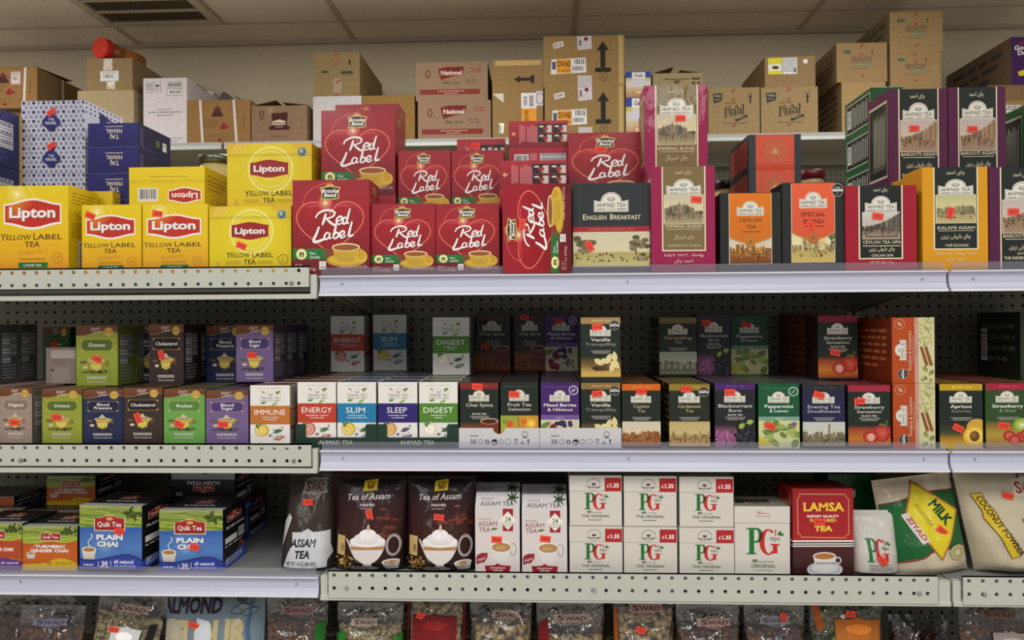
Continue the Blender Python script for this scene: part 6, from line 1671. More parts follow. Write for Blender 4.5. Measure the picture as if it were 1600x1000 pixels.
GA = Art(500, 145); GA.text('AHMAD TEA', 140, 352, 124, 24, (206, 206, 196), 0.0, 0.04)
WA = Art(500, 108)
WA.text('ЗHE', 70, 108, 88, 26, (40, 40, 44), 0.02); WA.ring(410, 34, 17, 15, 3, (40, 40, 44)); WA.text('KF', 398, 422, 42, 14, (40, 40, 44), 0.02, 0, 0, 180); WA.fine(70, 124, 40, 5, (60, 60, 64)); WA.ring(135, 74, 14, 12, 3, (70, 70, 74)); WA.line([(165, 62), (172, 88)], 4, (40, 40, 44)); WA.line([(180, 62), (186, 88)], 4, (40, 40, 44)); WA.ring(176, 76, 12, 9, 3, (40, 40, 44))
WA.ring(220, 76, 17, 13, 6, (36, 36, 40)); WA.poly([(206, 70), (236, 60), (230, 80)], (36, 36, 40)); WA.ring(262, 74, 13, 12, 3, (70, 70, 74)); WA.ring(306, 74, 18, 14, 2, (70, 70, 74)); WA.line([(342, 62), (364, 62)], 4, (40, 40, 44)); WA.line([(347, 62), (347, 88)], 3, (40, 40, 44)); WA.line([(359, 62), (359, 88)], 3, (40, 40, 44)); WA.ell(394, 82, 14, 3, (40, 40, 44)); WA.line([(394, 64), (394, 80)], 3, (40, 40, 44)); WA.rect(426, 60, 436, 72, (36, 36, 40)); WA.rect(428, 74, 434, 90, (36, 36, 40))
tray('dark green display tray holding the energy and slim tea boxes', 462.5, 588.7, 663, (22, 52, 40), green_notch, GA)
tray('dark green display tray holding the sleep and digest tea boxes', 589.3, 716.5, 663, (22, 52, 40), green_notch, GA)
tray('white display tray holding the chai spice and fruit tea boxes', 717.2, 842.8, 669, (206, 206, 208), round_notch, WA)
tray('white display tray holding the berries and vanilla tea boxes', 843.4, 971, 669, (206, 206, 208), lambda w, h: [(w / 2, h), (-w / 2, h)], WA)

# ---- what stands on top of the front rows
p = at(58, 507, 1.67)
zb = base_under(p.x - 0.07, p.x)
gs_ = art(facts_side, (100, 104, 100))
for k in range(2):
    make_box('tea_box', ('grey green tea box showing its nutrition panel, nearer of two on the back row', 'grey green tea box showing its nutrition panel, farther of two on the back row')[k], 'tea box', 0.066, 0.058, p.z - zb, (p.x - 0.034, 1.553 + k * 0.0595, ZC + zb + 0.0006), right=gs_, cols=C7((100, 104, 100)))
upper('dark green relax tea box turned askew on the back row', 62, 114, 511, 592, P((34, 80, 34), 'Relax', None, (40, 90, 40)), (34, 80, 34), [(84, 538, -6)], Y=1.70, yaw=-14, d=0.05)
GB = Art(196, 220, (134, 120, 112)); GB.rect(32, 16, 194, 66, (176, 166, 158)); GB.para(36, 70, 150, 110, 3, (110, 98, 90)); GB.para(40, 124, 160, 216, 8, (166, 156, 148)); GB.ell(44, 138, 9, 9, (40, 40, 40), 8)
upper('small grey tea box with its printed back outward on the back row', 72, 118, 543, 597, GB, (134, 120, 112), Y=1.575, d=0.06)
upper('olive green detox tea box on the upper back row', 119, 184, 509, 597, P(DET, 'Detox', None, (84, 104, 34)), DET, [(152, 561, 24)], right=art(facts_side, DET), Y=1.555, d=0.07, behind=1)
upper('navy tea box half hidden behind the brown one on the back row', 206, 262, 508, 593, P(BPR, 'Blood', 'Pressure', (20, 24, 52)), BPR, Y=1.66)
upper('dark brown cholesterol tea box on the upper back row', 233, 287, 507, 597, P(CHO, 'Cholesterol', None, (28, 20, 18)), CHO, [(253, 555, 70)], right=art(facts_side, (56, 38, 40)), mat='shrink_wrapped_card', Y=1.565, d=0.07, behind=1)
upper('navy blood pressure tea box on the upper back row', 322, 382, 509, 592, P(BPR, 'Blood', 'Pressure', (20, 24, 52)), BPR, mat='shrink_wrapped_card', Y=1.645, d=0.07)
upper('purple blood sugar tea box on the upper back row', 369, 427, 508, 594, P(BSU, 'Blood', 'Sugar', (74, 52, 110)), BSU, [(394, 555, 4)], right=art(facts_side, (86, 70, 100)), mat='shrink_wrapped_card', Y=1.56, d=0.075, behind=2)
upper('white energy tea box with a red band on the back row', 517, 569, 494, 581, herb('ENERGY'), (190, 188, 182), right=art(wside, (188, 62, 36)), mat='shrink_wrapped_card')
upper('white slim tea box with a blue band on the back row', 583, 635, 492, 577, herb('SLIM'), (190, 188, 182), right=art(wside, (28, 122, 168)), mat='shrink_wrapped_card')
upper('white digest tea box with a green band on the back row', 676, 733.5, 496, 586, herb('DIGEST'), (190, 188, 182), right=art(wside, (78, 130, 40)), mat='shrink_wrapped_card')
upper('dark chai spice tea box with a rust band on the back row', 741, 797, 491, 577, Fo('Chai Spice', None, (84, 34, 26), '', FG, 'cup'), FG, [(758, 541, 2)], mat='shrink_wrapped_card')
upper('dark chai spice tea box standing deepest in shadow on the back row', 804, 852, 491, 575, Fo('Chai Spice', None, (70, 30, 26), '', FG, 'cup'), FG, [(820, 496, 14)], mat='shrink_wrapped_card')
upper('purple berries tea box on the back row', 852, 902.5, 491, 580, Fo('Mixed Berries', '& Hibiscus', None, '', (66, 34, 104), 'berries', None, WHITE, None, 'leaf'), (66, 34, 104), [(872, 502, 2)], mat='shrink_wrapped_card')
upper('black vanilla tea box stacked on its twin', 907.5, 969.5, 496, 597, Fo('Vanilla', 'Tranquillity', (160, 132, 82), 'BLACK TEA', FG, 'vanilla', None, (226, 222, 206), (150, 150, 140), 'taste', 415), FG, [(933, 511, -6)], mat='shrink_wrapped_card', Y=1.477)
upper('dark Darjeeling tea box with a bridge picture on the back row', 1030, 1088.5, 496, 588, Fo('Darjeeling', 'Tea', (130, 116, 70), '', FG, 'bridge', None, (200, 180, 130)), FG, mat='shrink_wrapped_card', left=art(panel_side, (50, 42, 30), (140, 120, 80), None, 110, 170, False, 5), behind=1)
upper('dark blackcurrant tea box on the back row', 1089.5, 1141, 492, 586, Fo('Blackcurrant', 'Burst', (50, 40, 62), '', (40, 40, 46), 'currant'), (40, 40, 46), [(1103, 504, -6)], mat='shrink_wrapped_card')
upper('green peppermint tea box on the back row', 1142, 1200, 494, 585, Fo('Peppermint', '& Lemon', None, '', (20, 78, 50), 'mint', None, WHITE), (20, 78, 50), [(1166, 507, 18)], mat='shrink_wrapped_card')
ord_ = art(panel_side, (110, 56, 30), (150, 90, 50), None, 110, 170, False, 6)
for k, u0 in enumerate((1266, 1248, 1232)):
    upper(f"brown orange tea box, {('first', 'second', 'third')[k]} behind the strawberry one on the back row", u0, u0 + 50, 490, 0, None, (112, 56, 34), side=(96, 44, 26), left=ord_, mat='shrink_wrapped_card', Y=1.668 + 0.071 * k, d=0.068)
upper('dark strawberry tea box on the upper back row', 1278, 1340, 493, 586, Fo('Strawberry', 'Sensation', (140, 36, 58), '', FG, 'berry'), FG, [(1305, 551, 12)], side=(50, 24, 22), mat='shrink_wrapped_card', Y=1.588, d=0.076)
upper('orange rooibos tea box on end stacked on its twin', 1393.5, 1460, 496, 599, art(rooibos), OR, side=(124, 46, 18), left=orside, mat='shrink_wrapped_card', Y=1.477, d=0.2, behind=1)
for k in range(2):
    upper(('black green tea box showing its dark side at the edge of the view, nearer', 'black green tea box showing its dark side at the edge of the view, farther')[k], 1594, 1660, 487, 0, None, (38, 50, 34), side=(26, 30, 24), left=art(panel_side, (28, 34, 26), (80, 80, 60), None, 220, 170, True, 4), Y=1.56 + 0.152 * k, d=0.15)

# ------------------------------------------------------------------ bottom shelf
DBm = DECK['bottom']
YB = 1.476
QT, QP = art(quik, True), art(quik, False)
QS = art(quik_side)
DK = (24, 24, 26)
def chai(label, u0, u1, vt, Y, d, zb, fr, stick=(), **kw):
    return place('chai_box', label, 'chai box', u0, u1, vt, Y, d, zb, stick, front=fr, right=kw.pop('right', QS), cols=C7((40, 70, 160) if fr is QP else (176, 86, 24), DK, DK, (96, 98, 96), (150, 150, 140)), top=kw.pop('top', art(black_top)), group='chai boxes on the bottom shelf', **kw)
def black_top():
    A = Art(240, 120, (22, 22, 24)); A.rect(0, 100, 240, 120, (170, 172, 176)); A.rect(0, 0, 240, 6, (90, 90, 90)); quik_logo(A, 90, 30, 150, 60); A.fine(60, 180, 76, 7, (190, 190, 190)); return A
def ginger2():
    A = Art(437, 405); A.put(QT, 0, 0, 437, 405); A.rect(0, 150, 437, 300, (176, 70, 30)); A.text('CHAI', 290, 370, 240, 30, WHITE, 0.045); A.text('GINGER', 150, 280, 240, 30, WHITE, 0.045); A.poly(spline([(60, 345), (180, 325), (300, 298), (437, 330)]) + [(437, 405), (0, 405), (0, 352)], (96, 50, 130)); A.text('all natural', 270, 410, 352, 22, WHITE, 0.01); return A
for k in range(3):
    chai(('rust orange ginger chai box with a purple wave at the edge of the view', 'rust orange ginger chai box, second of its dark receding row', 'rust orange ginger chai box, third of its dark receding row')[k], -52, 34.5, 818, YB + 0.115 * k, 0.11, DBm, art(ginger2), h=at(0, 818, YB).z - DBm)
    o = chai(('orange turmeric ginger chai box in the front row', 'orange turmeric ginger chai box behind the front one', 'orange turmeric ginger chai box deepest in the row')[k], 35.5, 121, 822, YB + 0.115 * k, 0.11, DBm, QT, h=at(78, 822, YB).z - DBm)
zq = DBm + dims(o)[2]
for k in range(2):
    chai(('orange turmeric ginger chai box stacked above the row', 'orange turmeric ginger chai box hidden behind the stacked one')[k], 73, 149, 744, 1.645 + 0.116 * k, 0.112, zq + 0.0006, QT)
for k in range(2):
    chai(('tan chai box lying in shadow at the edge of the back row, lower', 'tan chai box lying in shadow at the edge of the back row, upper')[k], -30, 22, 776 - k * 2, 1.62 + 0.1 * k, 0.095, DBm + 0.0935, None, top=None)
chai('bright blue plain chai box sticking out over the shelf edge', 123, 223, 790, 1.4625, 0.115, DBm + 0.0075, QP, [(187, 830, 0)], yaw=-2.5)
chai('bright blue plain chai box behind its twin beside the open shelf', 123, 223, 800, 1.60, 0.115, DBm, QP)
o = chai('bright blue plain chai box with a sticker across its title', 249, 348, 797, 1.478, 0.115, DBm, QP, [(304, 855, 14)])
chai('blue plain chai box under the upside down one at the back', 262, 348, 812, 1.61, 0.11, DBm, QP)
zq = at(310, 812, 1.61).z
UD = Art(490, 470, (20, 20, 22)); UD.grad(0, 0, 490, 80, [(0, (196, 190, 160)), (1, (150, 170, 180))]); UD.ell(40, 4, 40, 16, (50, 44, 30), 10); UD.ell(260, 14, 20, 18, (50, 44, 30), 8)
_t = Art(490, 470); _t.text('PLAIN CHAI', 116, 368, 374, 34, (206, 206, 206), 0.045); quik_logo(_t, 166, 264, 318, 336); _t.text('20', 404, 456, 260, 34, (206, 206, 206), 0.02); UD.put(_t.turned(2), 0, 0, 490, 470)
chai('black plain chai box turned upside down at the back of the shelf', 268, 367, 737, 1.62, 0.1, zq + 0.001, UD)
chai('blue plain chai box deep in shadow beside the open deck', 330, 388, 779, 1.70, 0.11, DBm, QP)
# long red carton lying across the back
place('long_carton', 'long plain red carton lying across the dark back of the shelf', 'carton', 505, 762, 739, 1.80, 0.08, DBm, cols=C7((130, 20, 22)))
WP = (206, 200, 202)
for k, (u0, u1, vt, st) in enumerate(((742.5, 812, 795, (776, 843, 2)), (815.5, 886, 798, (852, 842, 6)))):
    for q in range(2):
        nm = (('white organic tea box beside the black pouch', 'white organic tea box behind the one beside the black pouch'), ('white organic tea box beside the red cornered boxes', 'white organic tea box behind the one beside the red cornered boxes'))[k][q]
        o = place('tea_box', nm, 'tea box', u0, u1, vt, YB + 0.001 + 0.092 * q, 0.088, DBm, [st] if q == 0 else (), h=at((u0 + u1) / 2, vt, YB).z - DBm, front=art(mantra), cols=C7(WP, shade(WP, .8), shade(WP, .8), shade(WP, .8)))
        r = wrap_root(o)
        w, d, h = dims(r)
        A = art(mantra_flap); I = Ink(); fh = 0.026                       # the sloping gable and its upright seam
        I.poly([(-w / 2, 0, 0), (w / 2, 0, 0), (w / 2, 0.03, fh), (-w / 2, 0.03, fh)], [lin(WP)] * 4); I.poly([(w / 2, d, 0), (-w / 2, d, 0), (-w / 2, 0.034, fh), (w / 2, 0.034, fh)], [lin(WP)] * 4)
        I.poly([(w / 2, 0, 0), (w / 2, d, 0), (w / 2, 0.034, fh), (w / 2, 0.03, fh)], [lin(WP)] * 4); I.poly([(-w / 2, d, 0), (-w / 2, 0, 0), (-w / 2, 0.03, fh), (-w / 2, 0.034, fh)], [lin(WP)] * 4)
        I.poly([(-w / 2, 0.03, fh), (w / 2, 0.03, fh), (w / 2, 0.034, fh), (-w / 2, 0.034, fh)], [lin(WP)] * 4)
        I.flat(A, V3((-w / 2, 0.03, fh)), V3((w, 0, 0)), V3((0, -0.03, -fh)), V3((0, -fh, 0.03)).normalized())
        mesh_obj('gable_top', I.mesh('gable_top', 'printed_card'), r, (0, 0, h))
PGW = (206, 202, 194)
PG = art(pg40)
tops = []
for k, (u0, u1) in enumerate(((890, 972.5), (975, 1058), (1062, 1147))):
    nm = ('nearest the organic tea', 'in the middle', 'nearest the tall box')[k]
    o = place('tea_box', f'small white lettered tea box, red price corner, lower row, {nm}', 'tea box', u0, u1, 823 + k, YB, 0.085, DBm, front=PG, cols=C7(PGW), mat='shrink_wrapped_card', lid=0.31, group='small white red cornered boxes')
    w, d, h = dims(o)
    place('tea_box', f'small white lettered tea box, red price corner, upper row, {nm}', 'tea box', u0, u1 - 1, 743 + k, YB + 0.004, 0.085, DBm + h + 0.0012, front=PG, cols=C7(PGW), mat='shrink_wrapped_card', lid=0.31, group='small white red cornered boxes')
PT = Art(200, 100, (150, 146, 136)); PT.rect(20, 30, 50, 70, (24, 60, 30)); PT.rect(50, 34, 150, 60, (70, 40, 34)); PT.fine(60, 140, 66, 8, (60, 60, 60))
place('tea_box', 'tall white tea box with big green and red letters beside the red box', 'tea box', 1148, 1234, 791, YB + 0.002, 0.085, DBm, front=art(pg80), cols=C7(PGW), mat='shrink_wrapped_card', lid=0.24, top=PT)
LS = Art(120, 640, (130, 16, 24)); LS.line([(20, 40), (100, 40), (100, 330), (20, 330)], 4, (206, 160, 90), True); LS.text('LAMSA', 30, 96, 130, 18, (226, 190, 60), 0.03); LS.rect(0, 374, 120, 386, WHITE); LS.rect(0, 412, 120, 420, WHITE); LS.rect(0, 420, 120, 640, (50, 16, 16)); LS.para(20, 460, 100, 620, 8, (110, 60, 56))
place('tea_box', 'red and dark maroon flavoured tea box with a cup and saucer', 'tea box', 1238, 1334, 764, YB, 0.08, DBm, [(1280, 815, 2)], front=art(lamsa), left=LS, cols=C7((150, 18, 28), None, None, (120, 16, 22), (190, 70, 60)), yaw=2.0)
place('tea_box', 'green shrink wrapped box standing behind the red flavoured tea', 'tea box', 1294, 1371, 741, 1.60, 0.09, DBm, front=art(taste_box), cols=C7((28, 88, 40)), mat='shrink_wrapped_card')

# ------------------------------------------------------------------ soft packs
class Pillow:
    """a filled bag: u across, v up (0 at the foot)"""
    def __init__(s, w, h, t, seed=0, foot=0.12, seal=0.06, lean=0.0, wide=None, wr=0.0035, turn=0.0, side=2.4, skew=0.0, sag=0.75):
        s.w, s.h, s.t, s.seed, s.foot, s.seal, s.lean, s.wide, s.wr, s.turn, s.side, s.skew, s.sag = w, h, t, seed, foot, seal, lean, wide or (lambda v: 1.0), wr, math.radians(turn), side, skew, sag
    def bulge(s, u, v):
        a = max(0.0, 1 - abs(2 * u - 1) ** s.side) ** 0.62
        up = max(0.0, 1 - v / (1 - s.seal)) if v < 1 - s.seal else 0.0
        b = min(1.0, (v / s.foot) ** 0.5 if v > 0 else 0.0) if s.foot else 1.0
        return a * b * min(1.0, up ** 0.5 * (1 + s.sag * (1 - v)) * 0.85)
    def at(s, u, v, front=True, off=0.0):
        x = (u - 0.5) * s.w * s.wide(v)
        z = v * s.h
        q = Vector((x * 16 + s.seed * 3.1, z * 13, s.seed * 1.7))
        wr = (noise.noise(q) + 0.6 * noise.noise(q * 2.3) + 0.35 * noise.noise(Vector((x * 70, z * 22, s.seed)))) * s.wr
        bl = s.bulge(u, v)
        y = s.t * bl / 2
        y = (-(y + wr * (0.4 + bl) + off + 0.0012) if front else y)
        y += s.lean * z
        x += s.skew * z
        if s.turn:
            c, n = math.cos(s.turn), math.sin(s.turn)
            x, z = x * c - z * n, x * n + z * c
        return Vector((x, y, z))
    def body(s, I, col, nx=26, ny=34, both=True, off=0.0):
        l = lin(col) if isinstance(col, tuple) else None
        for fr in ((True, False) if both else (True,)):
            for i in range(nx):
                for j in range(ny):
                    uv = [(i / nx, j / ny), ((i + 1) / nx, j / ny), ((i + 1) / nx, (j + 1) / ny), (i / nx, (j + 1) / ny)]
                    if not fr: uv = uv[::-1]
                    P_ = [s.at(a, b_, fr, off) for a, b_ in uv]
                    I.poly(P_, [l or lin(col(a, b_)) for a, b_ in uv])
        n = len(I.f)
        return n
    def ink(s, I, A, u0=0.0, v0=0.0, u1=1.0, v1=1.0, off=0.0006, maxl=0.0065):
        """lay a flat print on the front, cut finely enough to follow it"""
        for pts, cols, n in A.P:
            tri = [(0, 1, 2)] if len(pts) == 3 else tessellate_polygon([[Vector((x, y, 0)) for x, y in pts]])
            T = [[(pts[i], cols[i]) for i in t] for t in tri]
            z = off + min(0.00016, 0.0045 / max(A.n, 1)) * n
            while T:
                t = T.pop()
                m = [math.hypot((t[i][0][0] - t[(i + 1) % 3][0][0]) / A.W * s.w * (u1 - u0), (t[i][0][1] - t[(i + 1) % 3][0][1]) / A.H * s.h * (v1 - v0)) for i in range(3)]
                k = m.index(max(m))
                if m[k] > maxl:
                    a, b_, c = t[k], t[(k + 1) % 3], t[(k + 2) % 3]
                    md = (((a[0][0] + b_[0][0]) / 2, (a[0][1] + b_[0][1]) / 2), tuple((p + q) / 2 for p, q in zip(a[1], b_[1])))
                    T += [[a, md, c], [md, b_, c]]
                    continue
                Q = [s.at(u0 + x / A.W * (u1 - u0), v1 - y / A.H * (v1 - v0), True, z) for (x, y), _ in t]
                nrm = (Q[1] - Q[0]).cross(Q[2] - Q[0])
                cc = [c for _, c in t]
                if nrm.y > 0: Q, cc = Q[::-1], cc[::-1]
                I.poly(Q, cc)
def weld(o):
    bm = bmesh.new(); bm.from_mesh(o.data); bmesh.ops.remove_doubles(bm, verts=bm.verts, dist=1e-6); bm.to_mesh(o.data); bm.free()
def pouch(name, label, u0, u1, vt, Y, zb, t, A, col, stick=(), cat='pouch', area_=(0, 0, 1, 1), mat='pouch_film', seal_col=None, h=None, **kw):
    vb_ = at(u0, 880, Y)
    um = (u0 + u1) / 2
    p0, p1 = at(u0, 850, Y), at(u1, 850, Y)
    zt = at(um, vt, Y).z
    w, h = p1.x - p0.x, h or zt - zb
    pl = Pillow(w, h, t, **kw)
    r = tag(empty(name, ((p0.x + p1.x) / 2, Y + t / 2, ZC + zb)), label, cat)
    I = Ink(); n = pl.body(I, col)
    if A: pl.ink(I, A, *area_)
    o = mesh_obj('film_body', I.mesh('film_body', mat, n), r)
    weld(o)
    if seal_col:
        J = Ink(); q = 30
        for i in range(q):
            a, b_ = i / q, (i + 1) / q
            for k in range(4):
                v0, v1 = 1 - pl.seal * .7 * (k + 1) / 4, 1 - pl.seal * .7 * k / 4
                J.poly([pl.at(a, v0, True, 0.001 + 0.0008 * (k % 2)), pl.at(b_, v0, True, 0.001 + 0.0008 * (k % 2)), pl.at(b_, v1, True, 0.001 + 0.0008 * ((k + 1) % 2)), pl.at(a, v1, True, 0.001 + 0.0008 * ((k + 1) % 2))], [lin(seal_col)] * 4)
        mesh_obj('crimped_seal', J.mesh('crimped_seal', mat), r)
    for i, (su, sv, sr) in enumerate(stick):
        p = at(su, sv, Y); x, z = p.x - r.location.x, p.z - zb
        c, s_ = math.cos(-pl.turn), math.sin(-pl.turn); xr, zr = x * c - z * s_, x * s_ + z * c
        uu, vv = (xr - pl.skew * zr) / (w * pl.wide(zr / h)) + .5, zr / h
        q = pl.at(min(max(uu, .05), .95), min(max(vv, .05), .95), True, 0.0035)
        sticker(r, q.x, q.y, q.z, sr, seed=int(su) + i)
    return r
def swad_logo(A, x0, y0, x1, y1, ink=(70, 24, 22), bg=(170, 150, 140), ring=True):
    w, h = x1 - x0, y1 - y0
    if ring: A.ell(x0 + w * .5, y0 + h * .52, w * .34, h * .62, shade(bg, .9))
    A.poly([(x0, y0 + h * .2), (x0 + w * .3, y0 + h * .12), (x1, y0 + h * .1), (x1 - w * .06, y0 + h * .5), (x1, y0 + h * .82), (x0 + w * .5, y0 + h * .9), (x0, y0 + h * .85), (x0 + w * .05, y0 + h * .5)], bg)
    A.text('S', x0 + w * .1, x0 + w * .32, y0 + h * .74, h * .46, ink, 0.016, 0.0, 0.06); A.text('WAD', x0 + w * .32, x0 + w * .9, y0 + h * .72, h * .38, ink, 0.012, 0.03, 0.06)
    if ring:
        A.text('BEST TASTE', x0 + w * .3, x0 + w * .7, y0 + h * .06, h * .12, (40, 34, 32), 0.02, 0, 0, 0, True, 0, h * .12); A.text('IN TOWN', x0 + w * .34, x0 + w * .66, y0 + h * 1.06, h * .12, (40, 34, 32), 0.02, 0, 0, 0, True, 0, -h * .1)
# ---- black tea in a gusseted pouch with a pale label
A = Art(430, 780); BR = (52, 43, 37)
swad_logo(A, 130, 40, 370, 200, (54, 24, 24), (136, 124, 118))
A.poly([(90, 470), (170, 466), (220, 440), (262, 468), (392, 462), (392, 560), (404, 640), (372, 690), (366, 750), (250, 760), (226, 776), (196, 752), (40, 742), (70, 640), (106, 560)], (198, 200, 206))
A.text('ASSAM', 96, 290, 580, 62, (24, 24, 44), 0.035, 0, 0.12); A.text('TEA', 128, 244, 668, 62, (24, 24, 44), 0.035, 0, 0.12); A.text('NET WT. 14 OZ (400 GMS.)', 66, 300, 724, 30, (24, 24, 44), 0.01)
A.poly([(0, 400), (40, 330), (70, 360), (20, 560), (0, 600)], (190, 190, 190))
pouch('tea_pouch', 'dark brown tea pouch with a pale ragged label, at the end of the open deck', 433, 513, 745, 1.475, DBm, 0.085, A, BR, [(473, 791, 2)], seal_col=(46, 38, 32), seed=2, foot=0.05, seal=0.1, wide=lambda v: 1.12 - 0.28 * v if v < .9 else 0.87, wr=0.0022, lean=0.12, sag=0.5, area_=(0.04, 0, 1.04, 1), side=3.6)
# ---- two black pouches with a tureen picture
def mamri(seed):
    A = Art(510, 640, (26, 18, 20)); A.grad(0, 0, 510, 640, [(0, (20, 16, 18)), (0.3, (44, 16, 18)), (0.6, (58, 24, 20)), (1, (40, 28, 24))])
    r = random.Random(seed)
    for k in range(26): A.ell(380 + r.gauss(0, 50), 300 + r.gauss(0, 50), 26, 10, r.choice([(80, 30, 22), (60, 22, 18), (110, 50, 34)]), 8)
    A.poly([(206, 30), (306, 20), (302, 90), (204, 98)], (206, 180, 40)); A.poly([(226, 50), (286, 44), (276, 80), (236, 84)], (110, 80, 24)); A.text('DEEP', 222, 288, 44, 14, (70, 40, 20), 0.03)
    A.text('Tea of Assam', 84, 404, 152, 40, (214, 206, 204), 0.005, 0.03, 0.22, -2); A.text('MAMRI', 186, 294, 196, 18, (206, 196, 196), 0.02, 0.04); A.fine(190, 280, 208, 6, (170, 150, 150))
    A.rect(26, 390, 92, 520, (196, 170, 110)); A.text('MIX', 34, 84, 470, 24, (90, 30, 60), 0.03, 0, 0, 80); 
    for k in range(60): A.ell(80 + r.gauss(0, 38), 575 + r.gauss(0, 26), 10, 6, r.choice([(196, 160, 70), (150, 110, 50), (120, 80, 40), (214, 190, 120)]), 6)
    A.ring(440, 450, 48, 70, 9, (160, 150, 150)); A.poly([(100, 400), (120, 410), (190, 560), (150, 500)], (206, 200, 200))
    A.ell(262, 604, 74, 18, (206, 200, 196)); A.poly([(236, 560), (288, 560), (300, 604), (224, 604)], (200, 194, 190)); A.poly([(134, 420)] + [(260 - 126 * math.cos(math.radians(q)), 430 + 140 * math.sin(math.radians(q)) ** 1.2) for q in range(5, 180, 10)] + [(386, 420)], (218, 213, 212)); A.ring(440, 450, 40, 60, 8, (176, 168, 164)); A.rect(140, 452, 382, 474, (176, 130, 84)); A.ell(260, 418, 128, 38, (236, 232, 232)); A.ell(260, 400, 100, 40, (222, 218, 220)); A.ell(260, 372, 60, 34, (234, 230, 232)); A.ell(262, 330, 10, 22, (206, 180, 140), 10)
    A.poly([(366, 560), (484, 560), (470, 616), (390, 616)], (206, 200, 198)); A.ell(425, 560, 60, 20, (230, 226, 222)); A.ell(425, 562, 50, 14, (170, 126, 90)); A.ell(200, 606, 70, 22, (160, 150, 150)); return A
for k, (u0, u1, st, lab) in enumerate(((517, 628, (574, 808, 80), 'black tea pouch with a white tureen picture, next to the brown pouch'), (631, 741, (684, 812, 6), 'black tea pouch with a white tureen picture, next to the organic tea'))):
    pouch('tea_pouch', lab, u0, u1, 752, 1.47, DBm, 0.07, art(mamri, k), (24, 18, 19), [st], seal_col=(20, 16, 17), seed=5 + k, foot=0.1, seal=0.05, lean=0.10, wr=0.0016)
# ---- white soft pack of tea bags
A = Art(360, 420); pg_mark(A, 96, 170, 160, 150); A.fine(100, 260, 336, 4, (40, 40, 40)); 
for k in range(5): A.ring(122 + k * 34, 362, 14, 14, 2.5, (60, 60, 60)); A.rect(118 + k * 34, 358, 126 + k * 34, 366, (90, 90, 90))
A.fine(110, 250, 390, 4, (40, 40, 40))
pouch('tea_pouch', 'white soft pack of tea bags with green and red letters', 1336, 1413, 806, 1.478, DBm, 0.07, A, (196, 193, 186), [(1378, 876, 50)], seed=9, foot=0.06, seal=0.03, side=4, wr=0.004, lean=0.1)
pouch('powder_pouch', 'tan topped pouch standing behind the green diamond one', 1374, 1480, 738, 1.60, DBm, 0.08, None, (150, 134, 104), seed=12, lean=0.08)
# ---- green and cream pouch with a yellow diamond
A = Art(520, 660)
gband = [(10, 170)] + spline([(10, 170), (180, 140), (330, 112), (520, 120)]) + [(520, 470), (400, 470), (260, 462), (180, 500), (10, 540)]
A.poly(gband, (24, 92, 44)); A.line(spline([(10, 166), (180, 136), (330, 108), (520, 116)]), 9, (110, 30, 30)); A.line(spline([(10, 545), (180, 506), (270, 466), (520, 474)]), 9, (130, 36, 36))
dm = lambda m: [(250, 38 - m), (500 + m, 250), (300, 520 + m), (150 - m, 250)]
A.poly(dm(16), (150, 96, 40)); A.poly(dm(4), (206, 150, 60)); A.poly(dm(-6), (214, 196, 36))
A.text('MILK', 260, 420, 250, 76, (24, 70, 40), 0.05, 0, 0.1, 62); A.text('POWDER', 170, 330, 250, 26, (150, 130, 40), 0.01, 0, 0, 66)
A.poly([(120, 230), (170, 220), (250, 400), (200, 420)], (206, 200, 190)); A.text('ZIYAD', 100, 260, 330, 34, (170, 40, 36), 0.03, 0, 0, 66)
A.ell(420, 500, 60, 50, (170, 160, 110)); A.ring(420, 500, 50, 42, 4, (206, 196, 150)); A.poly([(396, 500), (420, 476), (444, 500), (420, 524)], (206, 200, 160))
pouch('powder_pouch', 'green and cream powder pouch with a yellow diamond, leaning over', 1403, 1531, 762, 1.48, DBm - 0.006, 0.085, A, (196, 184, 160), [(1477, 832, 40)], seed=14, foot=0.12, seal=0.05, lean=0.12, wr=0.0035, turn=7, h=0.19, skew=0.0)
# ---- coconut powder
A = Art(520, 640)
swad_logo(A, 330, 30, 560, 180, (150, 40, 40), (206, 196, 180))
A.poly([(60, 150), (130, 140), (140, 190), (176, 250), (196, 330), (250, 500), (180, 520), (150, 400), (96, 290), (100, 250)], (206, 176, 40)); A.line([(60, 150), (130, 140), (140, 190), (176, 250), (196, 330), (250, 500), (180, 520), (150, 400), (96, 290), (100, 250)], 5, (50, 36, 20), True); A.text('COCONUT POWDER', -28, 344, 338, 42, (50, 30, 24), 0.02, 0, 0, 66)
A.poly([(330, 290), (430, 270), (520, 280), (520, 560), (420, 540), (370, 430)], (206, 176, 40)); A.line([(330, 290), (430, 270), (520, 280), (520, 560), (420, 540), (370, 430)], 5, (50, 36, 20), True); A.text('PREMIUM', 366, 510, 340, 24, (60, 40, 24), 0.02); A.text('COC', 380, 520, 420, 60, (40, 26, 30), 0.03, 0.04); A.text('POW', 400, 520, 500, 60, (40, 26, 30), 0.03, 0.04)
pouch('powder_pouch', 'pale coconut powder pouch with yellow labels at the edge of the view', 1542, 1670, 742, 1.475, DBm + 0.0015, 0.09, A, (190, 180, 156), [(1592, 781, 14)], seed=17, foot=0.1, seal=0.04, lean=0.08, wr=0.004, skew=-0.17)

